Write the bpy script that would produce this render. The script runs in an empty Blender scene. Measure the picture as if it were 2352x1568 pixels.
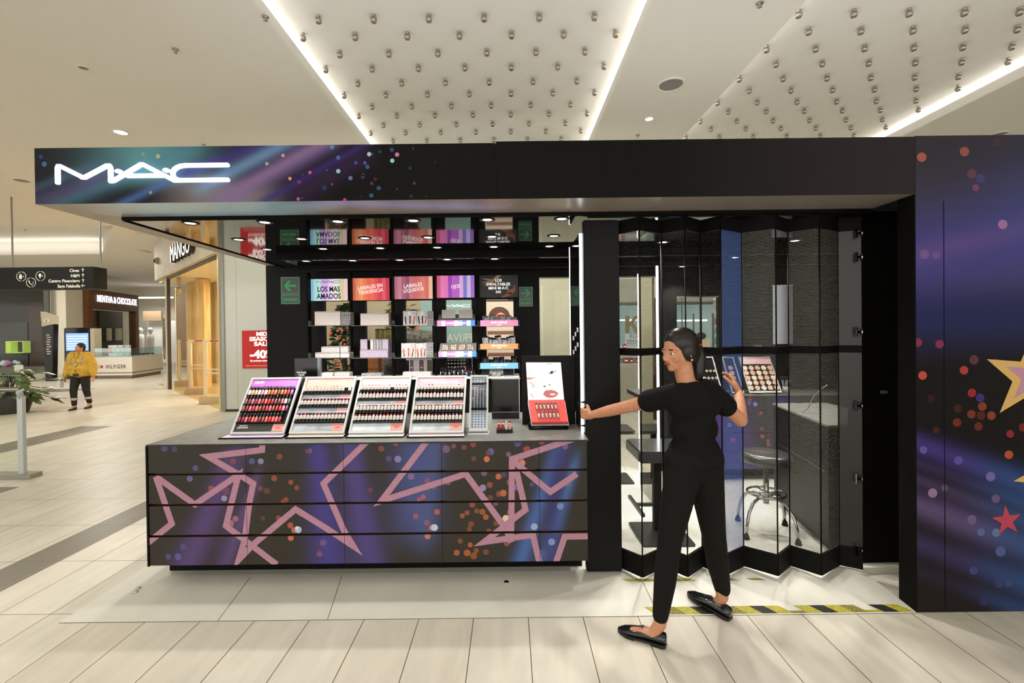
import bpy, bmesh, math, random
from mathutils import Vector, Matrix
random.seed(7)
scn = bpy.context.scene
COL = scn.collection

# ------------------------------------------------------------------ camera
FPX, CX, CY, H = 1040.0, 1170.0, 765.2, 1.6          # focal length and principal point in pixels, eye height in metres
PITCH, ROLL = math.radians(0.45), 0.0115
cam_d = bpy.data.cameras.new('camera'); cam = bpy.data.objects.new('camera', cam_d); COL.objects.link(cam)
cam_d.sensor_width = 36; cam_d.lens = 36 * FPX / 2352
cam_d.shift_x = (1176 - CX) / 2352; cam_d.shift_y = -(784 - CY) / 2352
cam_d.clip_start = 0.05; cam_d.clip_end = 200
CM = Matrix.Rotation(math.pi / 2 - PITCH, 4, 'X') @ Matrix.Rotation(-ROLL, 4, 'Z')
cam.matrix_world = Matrix.Translation((0, 0, H)) @ CM
scn.camera = cam

# ------------------------------------------------------------------ world, exposure
w = bpy.data.worlds.new('world'); scn.world = w; w.use_nodes = True
w.node_tree.nodes['Background'].inputs[0].default_value = (1.0, 0.97, 0.925, 1)
w.node_tree.nodes['Background'].inputs[1].default_value = 2.35
scn.view_settings.view_transform = 'Standard'; scn.view_settings.look = 'None'
scn.view_settings.gamma = 1; scn.view_settings.use_curve_mapping = False
scn.view_settings.exposure = 0.0
scn.cycles.use_denoising = True; scn.cycles.denoising_input_passes = 'RGB_ALBEDO'
scn.cycles.max_bounces = 8; scn.cycles.transparent_max_bounces = 24; scn.cycles.glossy_bounces = 4
scn.cycles.sample_clamp_indirect = 4.0
scn.cycles.caustics_reflective = False; scn.cycles.caustics_refractive = False

def lamp(name, kind, loc, power, color=(1, .95, .86), size=.3, size_y=None, rot=(0, 0, 0), spot=None, blend=.6, radius=.03):
    d = bpy.data.lights.new(name, kind); d.energy = power; d.color = color
    if kind == 'AREA':
        d.size = size
        if size_y: d.shape = 'RECTANGLE'; d.size_y = size_y
    if kind == 'SPOT': d.spot_size = spot or 1.8; d.spot_blend = blend; d.shadow_soft_size = radius
    if kind == 'POINT': d.shadow_soft_size = radius
    o = bpy.data.objects.new(name, d); COL.objects.link(o); o.location = loc; o.rotation_euler = rot
    return o

ZC = 4.35            # height of the mall ceiling
# added fill lamps just under the ceiling: over and behind the viewer, and over the concourse behind the kiosk
for (x, y, p, sx, sy) in [(-1.6, 0.4, 30, 2.4, 2.4), (2.6, -0.6, 20, 2.4, 2.4), (-6.5, 1.5, 50, 3, 3), (0, -5, 120, 6, 4),
                          (-3.6, 8.2, 85, 3, 3), (1.5, 8.5, 110, 3, 3), (6.5, 8.0, 80, 3, 3), (-2.5, 13, 140, 4, 4), (5, 13, 120, 4, 4)]:
    lamp('added_ceiling_fill', 'AREA', (x, y, ZC - .03), p * .75, (1, .98, .94), sx, sy)
for (x, y, p) in [(-9.0, 7.0, 75), (-13, 14.5, 130), (-20, 16, 110)]:
    lamp('added_ceiling_fill', 'AREA', (x, y, ZC - .03), p * 1.2, (1, .95, .86), .9, .9)  # more added fill, over the left of the concourse

# added unseen fill: kiosk roof up to the ceiling, and behind the kiosk
for (x, y, p) in [(-1.3, 3.7, 12), (1.2, 3.7, 12), (3.4, 3.7, 11)]: lamp('added_roof_fill', 'AREA', (x, y, 2.70), p, (1, .98, .94), 2.2, 1.6, (math.pi, 0, 0))
lamp('added_rear_fill', 'AREA', (-.6, 5.05, 2.55), 60, (1, .96, .88), 4.5, .2, (math.radians(62), 0, 0))
# ------------------------------------------------------------------ helpers
def ray(px, py):
    d = Vector(((px - CX) / FPX, -(py - CY) / FPX, -1)); return CM.to_3x3() @ d
def W(px, py, Y):                       # the point of the plane y = Y seen at a pixel
    d = ray(px, py); t = Y / d.y; return Vector((d.x * t, Y, H + d.z * t))
def F(px, py, z=0.0):                   # the point at height z seen at a pixel
    d = ray(px, py); t = (z - H) / d.z; return Vector((d.x * t, d.y * t, z))
CMI = CM.to_3x3().inverted()
def PX(p):                              # world point to pixel
    v = CMI @ (Vector(p) - Vector((0, 0, H))); return (CX + FPX * v.x / -v.z, CY - FPX * v.y / -v.z)

def lin(c): return c / 12.92 if c <= .04045 else ((c + .055) / 1.055) ** 2.4
def C(r, g, b): return (lin(r / 255), lin(g / 255), lin(b / 255), 1)
MATS = {}
def mat(name, col=(.5, .5, .5, 1), rough=.5, metal=0, emit=None, es=1, spec=.5, trans=0, alpha=1, coat=0, ior=1.45, bump=0, bscale=60):
    if name in MATS: return MATS[name]
    m = bpy.data.materials.new(name); m.use_nodes = True; nt = m.node_tree; b = nt.nodes['Principled BSDF']
    if len(col) == 3: col = (*col, 1)
    b.inputs['Base Color'].default_value = col; b.inputs['Roughness'].default_value = rough
    b.inputs['Metallic'].default_value = metal; b.inputs['Specular IOR Level'].default_value = spec
    b.inputs['Transmission Weight'].default_value = trans; b.inputs['Alpha'].default_value = alpha
    b.inputs['Coat Weight'].default_value = coat; b.inputs['IOR'].default_value = ior
    if emit: b.inputs['Emission Color'].default_value = emit if len(emit) == 4 else (*emit, 1); b.inputs['Emission Strength'].default_value = es
    if bump:
        n = nt.nodes.new('ShaderNodeTexNoise'); n.inputs['Scale'].default_value = bscale
        tc = nt.nodes.new('ShaderNodeTexCoord'); nt.links.new(tc.outputs['Object'], n.inputs['Vector'])
        bp = nt.nodes.new('ShaderNodeBump'); bp.inputs['Strength'].default_value = bump
        nt.links.new(n.outputs['Fac'], bp.inputs['Height']); nt.links.new(bp.outputs[0], b.inputs['Normal'])
    MATS[name] = m; return m
def noisy(name, c1, c2, scale=(4, 4, 4), rough=.5, detail=4, coat=0, ns=3.0, spec=.5, lo=.35, hi=.65):
    if name in MATS: return MATS[name]
    m = mat(name, c1, rough, coat=coat, spec=spec); nt = m.node_tree; b = nt.nodes['Principled BSDF']
    tc = nt.nodes.new('ShaderNodeTexCoord'); mp = nt.nodes.new('ShaderNodeMapping'); mp.inputs['Scale'].default_value = scale
    n = nt.nodes.new('ShaderNodeTexNoise'); n.inputs['Scale'].default_value = ns; n.inputs['Detail'].default_value = detail
    r = nt.nodes.new('ShaderNodeValToRGB'); r.color_ramp.elements[0].position = lo; r.color_ramp.elements[1].position = hi
    r.color_ramp.elements[0].color = c1; r.color_ramp.elements[1].color = c2
    L = nt.links.new; L(tc.outputs['Object'], mp.inputs[0]); L(mp.outputs[0], n.inputs['Vector']); L(n.outputs['Fac'], r.inputs[0]); L(r.outputs[0], b.inputs['Base Color'])
    return m
def glass(name, tint=(1, 1, 1), a=.12, rough=.02):      # thin pane: mostly see-through, with a reflection
    if name in MATS: return MATS[name]
    m = bpy.data.materials.new(name); m.use_nodes = True; nt = m.node_tree; nt.nodes.clear(); L = nt.links.new
    o = nt.nodes.new('ShaderNodeOutputMaterial'); mx = nt.nodes.new('ShaderNodeMixShader'); t = nt.nodes.new('ShaderNodeBsdfTransparent')
    g = nt.nodes.new('ShaderNodeBsdfGlossy'); g.inputs['Roughness'].default_value = rough; f = nt.nodes.new('ShaderNodeLayerWeight'); f.inputs[0].default_value = .08
    ad = nt.nodes.new('ShaderNodeMath'); ad.operation = 'ADD'; ad.inputs[1].default_value = a
    pw = nt.nodes.new('ShaderNodeMath'); pw.operation = 'POWER'; pw.inputs[1].default_value = 3; L(f.outputs[1], pw.inputs[0])
    t.inputs[0].default_value = (*tint, 1); L(pw.outputs[0], ad.inputs[0]); L(ad.outputs[0], mx.inputs[0]); L(t.outputs[0], mx.inputs[1]); L(g.outputs[0], mx.inputs[2]); L(mx.outputs[0], o.inputs[0])
    MATS[name] = m; return m

class MB:                                # collects shapes into ONE mesh object
    def __init__(s): s.v = []; s.f = []; s.m = []; s.mats = []; s.sm = []; s.cur = 0; s.M = None
    def mat(s, m):
        if m not in s.mats: s.mats.append(m)
        s.cur = s.mats.index(m); return s
    def add(s, vs, fs, smooth=False):
        b = len(s.v)
        for p in vs:
            p = Vector(p); s.v.append(s.M @ p if s.M else p)
        for f in fs: s.f.append([i + b for i in f]); s.m.append(s.cur); s.sm.append(smooth)
        return s
    def box(s, x0, x1, y0, y1, z0, z1):
        if x0 > x1: x0, x1 = x1, x0
        if y0 > y1: y0, y1 = y1, y0
        if z0 > z1: z0, z1 = z1, z0
        v = [(x, y, z) for z in (z0, z1) for y in (y0, y1) for x in (x0, x1)]
        return s.add(v, [(0, 2, 3, 1), (4, 5, 7, 6), (0, 1, 5, 4), (2, 6, 7, 3), (0, 4, 6, 2), (1, 3, 7, 5)])
    def rbox(s, x0, x1, y0, y1, z0, z1, r=.01, n=3):      # box with rounded vertical edges
        pts = []
        for cx, cy, a0 in ((x1 - r, y1 - r, 0), (x0 + r, y1 - r, 90), (x0 + r, y0 + r, 180), (x1 - r, y0 + r, 270)):
            for k in range(n + 1):
                a = math.radians(a0 + 90 * k / n); pts.append((cx + r * math.cos(a), cy + r * math.sin(a)))
        return s.prism(pts, z0, z1)
    def prism(s, pts, z0, z1):                            # polygon in xy extruded in z
        n = len(pts); v = [(x, y, z0) for x, y in pts] + [(x, y, z1) for x, y in pts]
        return s.add(v, [tuple(range(n))[::-1], tuple(range(n, 2 * n))] + [(i, (i + 1) % n, n + (i + 1) % n, n + i) for i in range(n)])
    def prism_y(s, pts, y0, y1):                          # polygon in xz extruded in y (y0 = front)
        n = len(pts); v = [(x, y0, z) for x, z in pts] + [(x, y1, z) for x, z in pts]
        return s.add(v, [tuple(range(n)), tuple(range(n, 2 * n))[::-1]] + [((i + 1) % n, i, n + i, n + (i + 1) % n) for i in range(n)])
    def hexa(s, p, q):                                    # two quads p, q joined
        return s.add(list(p) + list(q), [(3, 2, 1, 0), (4, 5, 6, 7)] + [(i, (i + 1) % 4, 4 + (i + 1) % 4, 4 + i) for i in range(4)])
    def quad(s, *p): return s.add(p, [tuple(range(len(p)))])
    def slab(s, pts, t):                                  # 3d polygon given thickness along its normal
        pts = [Vector(p) for p in pts]; n = len(pts); nn = (pts[1] - pts[0]).cross(pts[2] - pts[0]).normalized() * t
        v = pts + [p + nn for p in pts]
        return s.add(v, [tuple(range(n))[::-1], tuple(range(n, 2 * n))] + [(i, (i + 1) % n, n + (i + 1) % n, n + i) for i in range(n)])
    def tube(s, pts, r, n=8, caps=True, r2=None):
        pts = [Vector(p) for p in pts]; rs = r if isinstance(r, (list, tuple)) else [r] * len(pts); v = []; ref = None
        for i, p in enumerate(pts):
            t = (pts[min(i + 1, len(pts) - 1)] - pts[max(i - 1, 0)]).normalized()
            if ref is None: ref = Vector((0, 0, 1)) if abs(t.z) < .9 else Vector((1, 0, 0))
            a = t.cross(ref).normalized(); b = t.cross(a).normalized(); ref = -b if False else ref
            for k in range(n):
                g = 2 * math.pi * k / n; v.append(p + (a * math.cos(g) + b * math.sin(g)) * rs[i])
        fs = [(i * n + k, i * n + (k + 1) % n, (i + 1) * n + (k + 1) % n, (i + 1) * n + k) for i in range(len(pts) - 1) for k in range(n)]
        s.add(v, fs, True)
        if caps: s.f += [[len(s.v) - len(v) + k for k in range(n)][::-1], [len(s.v) - n + k for k in range(n)]]; s.m += [s.cur] * 2; s.sm += [False] * 2
        return s
    def lathe(s, prof, c=(0, 0, 0), n=20, axis=None):     # profile of (radius, height) around z at c
        M = Matrix.Translation(c) @ (axis.to_track_quat('Z', 'Y').to_matrix().to_4x4() if axis else Matrix())
        v = [M @ Vector((r * math.cos(2 * math.pi * k / n), r * math.sin(2 * math.pi * k / n), z)) for r, z in prof for k in range(n)]
        m = len(prof)
        s.add(v, [(i * n + k, i * n + (k + 1) % n, (i + 1) * n + (k + 1) % n, (i + 1) * n + k) for i in range(m - 1) for k in range(n)], True)
        b = len(s.v) - len(v)
        if prof[0][0] > 1e-5: s.f.append([b + k for k in range(n)][::-1]); s.m.append(s.cur); s.sm.append(False)
        if prof[-1][0] > 1e-5 and not (prof[0][0] < 1e-5 and m == 2): s.f.append([b + (m - 1) * n + k for k in range(n)]); s.m.append(s.cur); s.sm.append(False)
        return s
    def ball(s, c, r, n=12, sc=(1, 1, 1)):
        c = Vector(c); v = []; h = n // 2
        for i in range(h + 1):
            a = math.pi * i / h
            for k in range(n):
                g = 2 * math.pi * k / n; v.append(c + Vector((r * sc[0] * math.sin(a) * math.cos(g), r * sc[1] * math.sin(a) * math.sin(g), r * sc[2] * math.cos(a))))
        return s.add(v, [(i * n + k, (i + 1) * n + k, (i + 1) * n + (k + 1) % n, i * n + (k + 1) % n) for i in range(h) for k in range(n)], True)
    def mesh(s, name):
        me = bpy.data.meshes.new(name); me.from_pydata([tuple(v) for v in s.v], [], s.f)
        for m in s.mats: me.materials.append(m)
        me.polygons.foreach_set('material_index', s.m); me.polygons.foreach_set('use_smooth', s.sm)
        me.validate(); me.update(); return me
    def build(s, name, parent=None, m=None, loc=None, bevel=0):
        if m and not s.mats: s.mats = [m]
        me = s.mesh(name)
        if bevel:
            bm = bmesh.new(); bm.from_mesh(me)
            bmesh.ops.remove_doubles(bm, verts=bm.verts, dist=1e-5)
            es = [e for e in bm.edges if len(e.link_faces) == 2 and e.calc_face_angle(0) > .6]
            bmesh.ops.bevel(bm, geom=es, offset=bevel, segments=2, affect='EDGES', clamp_overlap=True)
            bm.to_mesh(me); bm.free()
        o = bpy.data.objects.new(name, me); COL.objects.link(o)
        if parent: o.parent = parent
        if loc: o.location = loc
        return o
def tag(o, label=None, cat=None, group=None, kind=None):
    if label: o['label'] = label
    if cat: o['category'] = cat
    if group: o['group'] = group
    if kind: o['kind'] = kind
    return o
def thing(name, label, cat, loc=(0, 0, 0), rz=0, group=None, rot=None):
    o = bpy.data.objects.new(name, None); COL.objects.link(o); o.location = loc; o.rotation_euler = rot or (0, 0, rz)
    return tag(o, label, cat, group)
def copy_tree(o, parent=None):
    c = o.copy(); COL.objects.link(c)
    if parent: c.parent = parent
    for ch in KIDS.get(o.name, ()): copy_tree(ch, c)
    return c
KIDS = {}
def remember(root):
    by = {}
    for o in COL.objects:
        if o.parent: by.setdefault(o.parent.name, []).append(o)
    todo = [root]
    while todo:
        o = todo.pop(); KIDS[o.name] = by.get(o.name, []); todo += KIDS[o.name]
ORD = ['first', 'second', 'third', 'fourth', 'fifth', 'sixth', 'seventh', 'eighth', 'ninth', 'tenth', 'eleventh', 'twelfth', 'thirteenth', 'fourteenth', 'fifteenth', 'sixteenth', 'seventeenth', 'eighteenth', 'nineteenth', 'twentieth', 'twenty-first', 'twenty-second', 'twenty-third', 'twenty-fourth']

def text(name, s, parent, m, M, size, width=None, bold=.0, ext=.001, align='CENTER', shear=0, spacing=1):
    """flat lettering: local x = along the line, local y = up; M places it."""
    cu = bpy.data.curves.new(name, 'FONT'); cu.body = s; cu.size = size; cu.align_x = align; cu.align_y = 'CENTER'
    cu.offset = bold * size; cu.extrude = ext; cu.shear = shear; cu.space_line = .95; cu.space_character = spacing; cu.resolution_u = 3
    t = bpy.data.objects.new(name, cu); COL.objects.link(t); bpy.context.view_layer.update()
    me = bpy.data.meshes.new_from_object(t); COL.objects.unlink(t); bpy.data.objects.remove(t); bpy.data.curves.remove(cu)
    xs = [v.co.x for v in me.vertices] or [0]
    if width and max(xs) > min(xs):
        k = width / (max(xs) - min(xs)); me.transform(Matrix.Diagonal((k, 1, 1, 1)))
    me.materials.clear(); me.materials.append(m)
    for p in me.polygons: p.material_index = 0
    o = bpy.data.objects.new(name, me); COL.objects.link(o)
    if parent is not None: o.parent = parent
    o.matrix_local = M
    return o
def facing(p, n=(0, -1, 0), up=(0, 0, 1), rot=0):         # frame whose z looks along n, for lettering and prints
    z = Vector(n).normalized(); x = Vector(up).cross(z).normalized(); y = z.cross(x)
    M = Matrix((x, y, z)).transposed().to_4x4(); M.translation = Vector(p); return M @ Matrix.Rotation(rot, 4, 'Z')

def clip(poly, x0, x1, z0, z1):
    def cut(P, f, g):
        out = []
        for i in range(len(P)):
            a, b = P[i], P[(i + 1) % len(P)]; fa, fb = f(a), f(b)
            if fa >= 0: out.append(a)
            if (fa >= 0) != (fb >= 0): t = fa / (fa - fb); out.append((a[0] + t * (b[0] - a[0]), a[1] + t * (b[1] - a[1])))
        return out
    for f in (lambda p: p[0] - x0, lambda p: x1 - p[0], lambda p: p[1] - z0, lambda p: z1 - p[1]):
        if not poly: return []
        poly = cut(poly, f, None)
    return poly

PRINT = {}
def print_mat(name='printed_vinyl', rough=.35, coat=.0, spec=.5):
    if name in PRINT: return PRINT[name]
    m = mat(name, rough=rough, coat=coat, spec=spec); nt = m.node_tree
    a = nt.nodes.new('ShaderNodeVertexColor'); a.layer_name = 'print'
    nt.links.new(a.outputs[0], nt.nodes['Principled BSDF'].inputs['Base Color']); PRINT[name] = m; return m
def paint(o, fn):                        # the printed artwork, fixed to the panel: colour per vertex
    me = o.data; at = me.color_attributes.new('print', 'FLOAT_COLOR', 'POINT')
    for i, v in enumerate(me.vertices): at.data[i].color = fn(v.co)
def mixc(a, b, t): return tuple(a[i] * (1 - t) + b[i] * t for i in range(3)) + (1,)
def strip(pts, hw):                      # mitred outline of a polyline -> quads with half width hw
    pts = [Vector(p) for p in pts]; n = len(pts); L = []; R = []
    for i in range(n):
        d0 = (pts[i] - pts[i - 1]).normalized() if i else None; d1 = (pts[i + 1] - pts[i]).normalized() if i < n - 1 else None
        d0 = d0 or d1; d1 = d1 or d0
        n0 = Vector((-d0.y, d0.x)); n1 = Vector((-d1.y, d1.x)); mm = n0 + n1
        if mm.length < .05: mm = n0
        mm.normalize(); k = hw / max(.22, mm.dot(n0)); L.append(pts[i] + mm * k); R.append(pts[i] - mm * k)
    return [[tuple(L[i]), tuple(L[i + 1]), tuple(R[i + 1]), tuple(R[i])] for i in range(n - 1)]
# ------------------------------------------------------------------ floor
def tile_mat(name, c1, c2, grout, ox=-.217, oy=1.98, w=.304, h=.605, rough=.35):
    m = mat(name, c1, rough, spec=.4); nt = m.node_tree; b = nt.nodes['Principled BSDF']; L = nt.links.new
    tc = nt.nodes.new('ShaderNodeTexCoord'); mp = nt.nodes.new('ShaderNodeMapping'); mp.inputs['Location'].default_value = (-ox + w * 200, -oy + h * 200, 0)
    br = nt.nodes.new('ShaderNodeTexBrick'); br.offset = 0; br.inputs['Scale'].default_value = 1; br.inputs['Brick Width'].default_value = w; br.inputs['Row Height'].default_value = h
    br.inputs['Mortar Size'].default_value = .0024; br.inputs['Mortar Smooth'].default_value = .1
    br.inputs['Color1'].default_value = c1; br.inputs['Color2'].default_value = c2; br.inputs['Mortar'].default_value = grout
    mp2 = nt.nodes.new('ShaderNodeMapping'); mp2.inputs['Scale'].default_value = (9, 1.6, 1); mp2.inputs['Rotation'].default_value = (0, 0, .25)
    n = nt.nodes.new('ShaderNodeTexNoise'); n.inputs['Scale'].default_value = 1.1; n.inputs['Detail'].default_value = 6; n.inputs['Distortion'].default_value = .8
    mr = nt.nodes.new('ShaderNodeMapRange'); mr.inputs[1].default_value = .3; mr.inputs[2].default_value = .7; mr.inputs[3].default_value = .90; mr.inputs[4].default_value = 1.04
    mx = nt.nodes.new('ShaderNodeMix'); mx.data_type = 'RGBA'; mx.blend_type = 'MULTIPLY'; mx.inputs[0].default_value = 1
    L(tc.outputs['Object'], mp.inputs[0]); L(mp.outputs[0], br.inputs[0]); L(tc.outputs['Object'], mp2.inputs[0]); L(mp2.outputs[0], n.inputs['Vector'])
    L(n.outputs['Fac'], mr.inputs[0]); L(br.outputs['Color'], mx.inputs[6]); L(mr.outputs[0], mx.inputs[7]); L(mx.outputs[2], b.inputs['Base Color'])
    return m
M_FLOOR = tile_mat('stone_tile', C(219, 214, 199), C(212, 205, 188), C(104, 92, 72))
M_DARKTILE = tile_mat('dark_stone_tile', C(128, 121, 106), C(118, 112, 98), C(96, 88, 74))
f = MB().mat(M_FLOOR); f.add([(-45, -9, 0), (22, -9, 0), (22, 45, 0), (-45, 45, 0)], [(0, 1, 2, 3)]); tag(f.build('floor'), kind='structure')
tag(MB().mat(M_DARKTILE).add([(-3.50, -9, .0012), (-3.20, -9, .0012), (-3.20, 30, .0012), (-3.50, 30, .0012)], [(0, 1, 2, 3)]).build('trim_1'), kind='structure')
tag(MB().mat(M_DARKTILE).add([(-7.5, -3, .0012), (-6.95, -3, .0012), (-6.95, 7.9, .0012), (-7.5, 7.9, .0012)], [(0, 1, 2, 3)]).build('trim_2'), kind='structure')
tag(MB().mat(M_DARKTILE).add([(-5.55, -3, .0012), (-5.19, -3, .0012), (-5.19, 4.77, .0012), (-5.55, 4.77, .0012)], [(0, 1, 2, 3)]).build('trim_3'), kind='structure')
tag(MB().mat(M_DARKTILE).add([(-30, 12.7, .0012), (-12.6, 12.7, .0012), (-12.2, 13.4, .0012), (-30, 13.4, .0012)], [(0, 1, 2, 3)]).build('trim_4'), kind='structure')

# ------------------------------------------------------------------ mall ceiling with sunken coffers
M_CEIL = noisy('ceiling_plaster', C(238, 235, 227), C(234, 231, 222), (.3, .3, .3), .9, ns=.6)
M_COFFER = noisy('coffer_plaster', C(240, 238, 232), C(236, 233, 226), (.3, .3, .3), .9, ns=.8)
T1, T2 = (-2.10, 1.235), (2.54, 5.75); YA, YB = -9, 11.2; ZU = 4.55
c = MB().mat(M_CEIL)
for x0, x1 in ((-45, T1[0]), (T1[1], T2[0]), (T2[1], 22)): c.box(x0, x1, YA, YB, ZC, ZC + .02)
c.box(-10, 22, YB, 15.5, ZC, ZC + .02); c.box(-45, 22, 15.5, 45, ZC, ZC + .02); c.box(-45, -10, YB, 11.5, ZC, ZC + .02)
c.prism([(-13.9, 15.5), (-10, 11.5), (-10, 15.5)], ZC, ZC + .02)
tag(c.build('ceiling'), kind='structure')
for i, (x0, x1) in enumerate((T1, T2)):
    k = MB().mat(M_COFFER).box(x0 - .25, x1 + .25, YA, YB + .05, ZU, ZU + .02)
    for x, s in ((x0, -1), (x1, 1)):          # lip with a light ledge behind it
        k.box(x + s * .002, x + s * .02, YA, YB, ZC + .0205, ZC + .12).box(x + s * .021, x + s * .228, YA, YB, ZC + .0205, ZC + .03).box(x + s * .23, x + s * .25, YA, YB, ZC + .0205, ZU - .0005)
    k.box(x0 - .25, x1 + .25, YB + .001, YB + .02, ZC + .0205, ZU - .0005)
    tag(k.build('ceiling'), kind='structure')
    for x, s in ((x0, 1), (x1, -1)):
        lamp('cove_light', 'AREA', (x - .19 * s, 5.5, ZC + .10), 24, (1, .97, .91), .07, 11.2, (0, math.radians(180 + 72 * s), 0))
k = MB().mat(M_COFFER).box(-45, -9, 11.3, 15.6, ZC + .42, ZC + .44).box(-45, -13.9, 15.502, 15.54, ZC + .0205, ZC + .419)
k.hexa([(-13.9, 15.5, ZC + .0205), (-10, 11.5, ZC + .0205), (-10, 11.5, ZC + .419), (-13.9, 15.5, ZC + .419)], [(-13.87, 15.53, ZC + .0205), (-9.97, 11.53, ZC + .0205), (-9.97, 11.53, ZC + .419), (-13.87, 15.53, ZC + .419)])
k.box(-45, -10, 11.46, 11.498, ZC + .0205, ZC + .419)
tag(k.build('ceiling'), kind='structure')
lamp('cove_light', 'AREA', (-22, 15.1, ZC + .03), 45, (1, .95, .85), 18, .3, (math.radians(180), 0, 0))

# silver coffer spots: staggered rows
M_SIL = mat('satin_nickel', C(176, 168, 156), .28, 1); M_SILD = mat('spot_lens', C(60, 55, 50), .2, .6)
proto = None
def coffer_spot(x, y, label, grp):
    global proto
    if proto is None:
        r = thing('ceiling_spot', label, 'spotlight', (x, y, ZU), 0, grp)
        b = MB().mat(M_SIL).lathe([(0, 0), (.016, 0), (.016, -.008), (.009, -.012), (.024, -.022), (.031, -.04), (.029, -.058), (.022, -.07), (.019, -.07), (.019, -.067)], n=14); b.build('spot_body', r)
        MB().mat(M_SILD).lathe([(0, -.064), (.019, -.066)], n=12).build('lens', r); proto = r; remember(r); return r
    o = copy_tree(proto); o.location = (x, y, ZU); o['label'] = label; o['group'] = grp; return o
rowsY = [4.25, 4.50, 4.78, 5.05, 5.345, 5.61, 5.90, 6.15, 6.43, 6.68, 6.96]
rown = ['nearest row', 'second row', 'third row', 'fourth row', 'fifth row', 'sixth row', 'seventh row', 'eighth row', 'ninth row', 'tenth row', 'last row']
for i, y in enumerate(rowsY):
    xs = [x for x in [-1.749 + (-.258 if i % 2 else 0) + .5155 * k for k in range(8)] if -2.02 < x < 1.16]
    for j, x in enumerate(xs): coffer_spot(x, y, f'silver ceiling spot, {ORD[j]} from left in {rown[i]}, coffer above the canopy', 'spots in the coffer above the canopy')
    xs = [x for x in [2.735 + (.258 if i % 2 else 0) + .5155 * k for k in range(-1, 6)] if 2.62 < x < 5.65]
    for j, x in enumerate(xs):
        p = PX((x, y, ZU - .1))
        if p[0] > 2360: continue
        coffer_spot(x, y, f'silver ceiling spot, {ORD[j]} from left in {rown[i]}, coffer at right', 'spots in the coffer at right')
# ceiling loudspeaker, downlights, sprinklers
def disc_light(px, py, r, label, bright=True, z=ZC, grp=None, name='ceiling_downlight', cat='downlight'):
    p = F(px, py, z); t = thing(name, label, cat, p, 0, grp)
    MB().mat(mat('white_trim', C(235, 230, 218), .5)).lathe([(r * .82, -.002), (r * .86, -.012), (r, -.012), (r * 1.02, 0)], n=28).build('trim_ring', t)
    m = mat('lamp_glow', (1, 1, 1), emit=(1, .97, .9), es=6) if bright else mat('grey_grille', C(140, 138, 132), .8)
    MB().mat(m).lathe([(0, -.004), (r * .82, -.004)], n=28).build('diffuser' if bright else 'grille', t); return t
disc_light(1541, 194, .155, 'round grey ceiling loudspeaker grille between the two spotlit coffers', False, name='ceiling_speaker', cat='loudspeaker')
disc_light(1491, 272, .06, 'small lit white downlight beside the grey ceiling loudspeaker'); disc_light(277, 303, .09, 'small lit white downlight in the ceiling above the glowing letters')
disc_light(192, 155, .05, 'round white ceiling cap high above the glowing letters', False); disc_light(50, 414, .13, 'grey round ceiling grille beside the end of the canopy', False, name='ceiling_speaker', cat='loudspeaker')
disc_light(2296, 307, .10, 'round white ceiling disc above the starry panel', False, name='ceiling_speaker', cat='loudspeaker')
for k, (px, py, lb) in enumerate([(610, 38, 'small ceiling sprinkler beside the left rim of the coffer'), (1745, 7, 'small ceiling sprinkler at the top edge near the right coffer'), (1465, 310, 'small ceiling sprinkler just above the black canopy'), (58, 527, 'small ceiling sprinkler near the far lit recess'), (468, 332, 'small ceiling sprinkler above the glowing letters'), (403, 113, 'tiny ceiling sprinkler high at the left')]):
    p = F(px, py, ZC); t = thing('ceiling_sprinkler', lb, 'sprinkler', p, 0, 'ceiling sprinklers')
    MB().mat(M_SIL).lathe([(0, 0), (.03, 0), (.03, -.006), (.008, -.008), (.008, -.03), (.02, -.034), (.0, -.036)], n=10).build('sprinkler_head', t)
p = F(1183, 0, ZC)
def ceiling_vent(pts, label):
    P = [F(x, y, ZC) for x, y in pts]; t = thing('ceiling_vent', label, 'vent', P[0])
    q = [a - P[0] for a in P]; MB().mat(mat('vent_dark', C(150, 138, 112), .8)).slab([a + Vector((0, 0, -.004)) for a in q], .003).build('vent_body', t)
    s = MB().mat(mat('white_trim'))
    for k in range(7):
        a, b = q[0].lerp(q[3], k / 6), q[1].lerp(q[2], k / 6); s.tube([a + Vector((0, 0, -.01)), b + Vector((0, 0, -.01))], .012, 4)
    s.build('vent_slats', t)
ceiling_vent([(288, 569), (342, 576), (349, 580), (290, 574)], 'long slatted ceiling vent left of the shop with white letters')
ceiling_vent([(312, 532), (328, 530), (334, 536), (316, 539)], 'small slatted ceiling vent near the canopy edge')

# ------------------------------------------------------------------ far walls of the concourse
M_BACK = noisy('pale_wall', C(222, 214, 196), C(205, 196, 176), (1, 1, 1), .8, ns=.5)
tag(MB().mat(M_BACK).box(-45, 22, 27, 27.1, 0, ZC).build('wall_back'), kind='structure')
tag(MB().mat(M_BACK).box(20, 20.1, -9, 27, 0, ZC).build('wall_right'), kind='structure')

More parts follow.
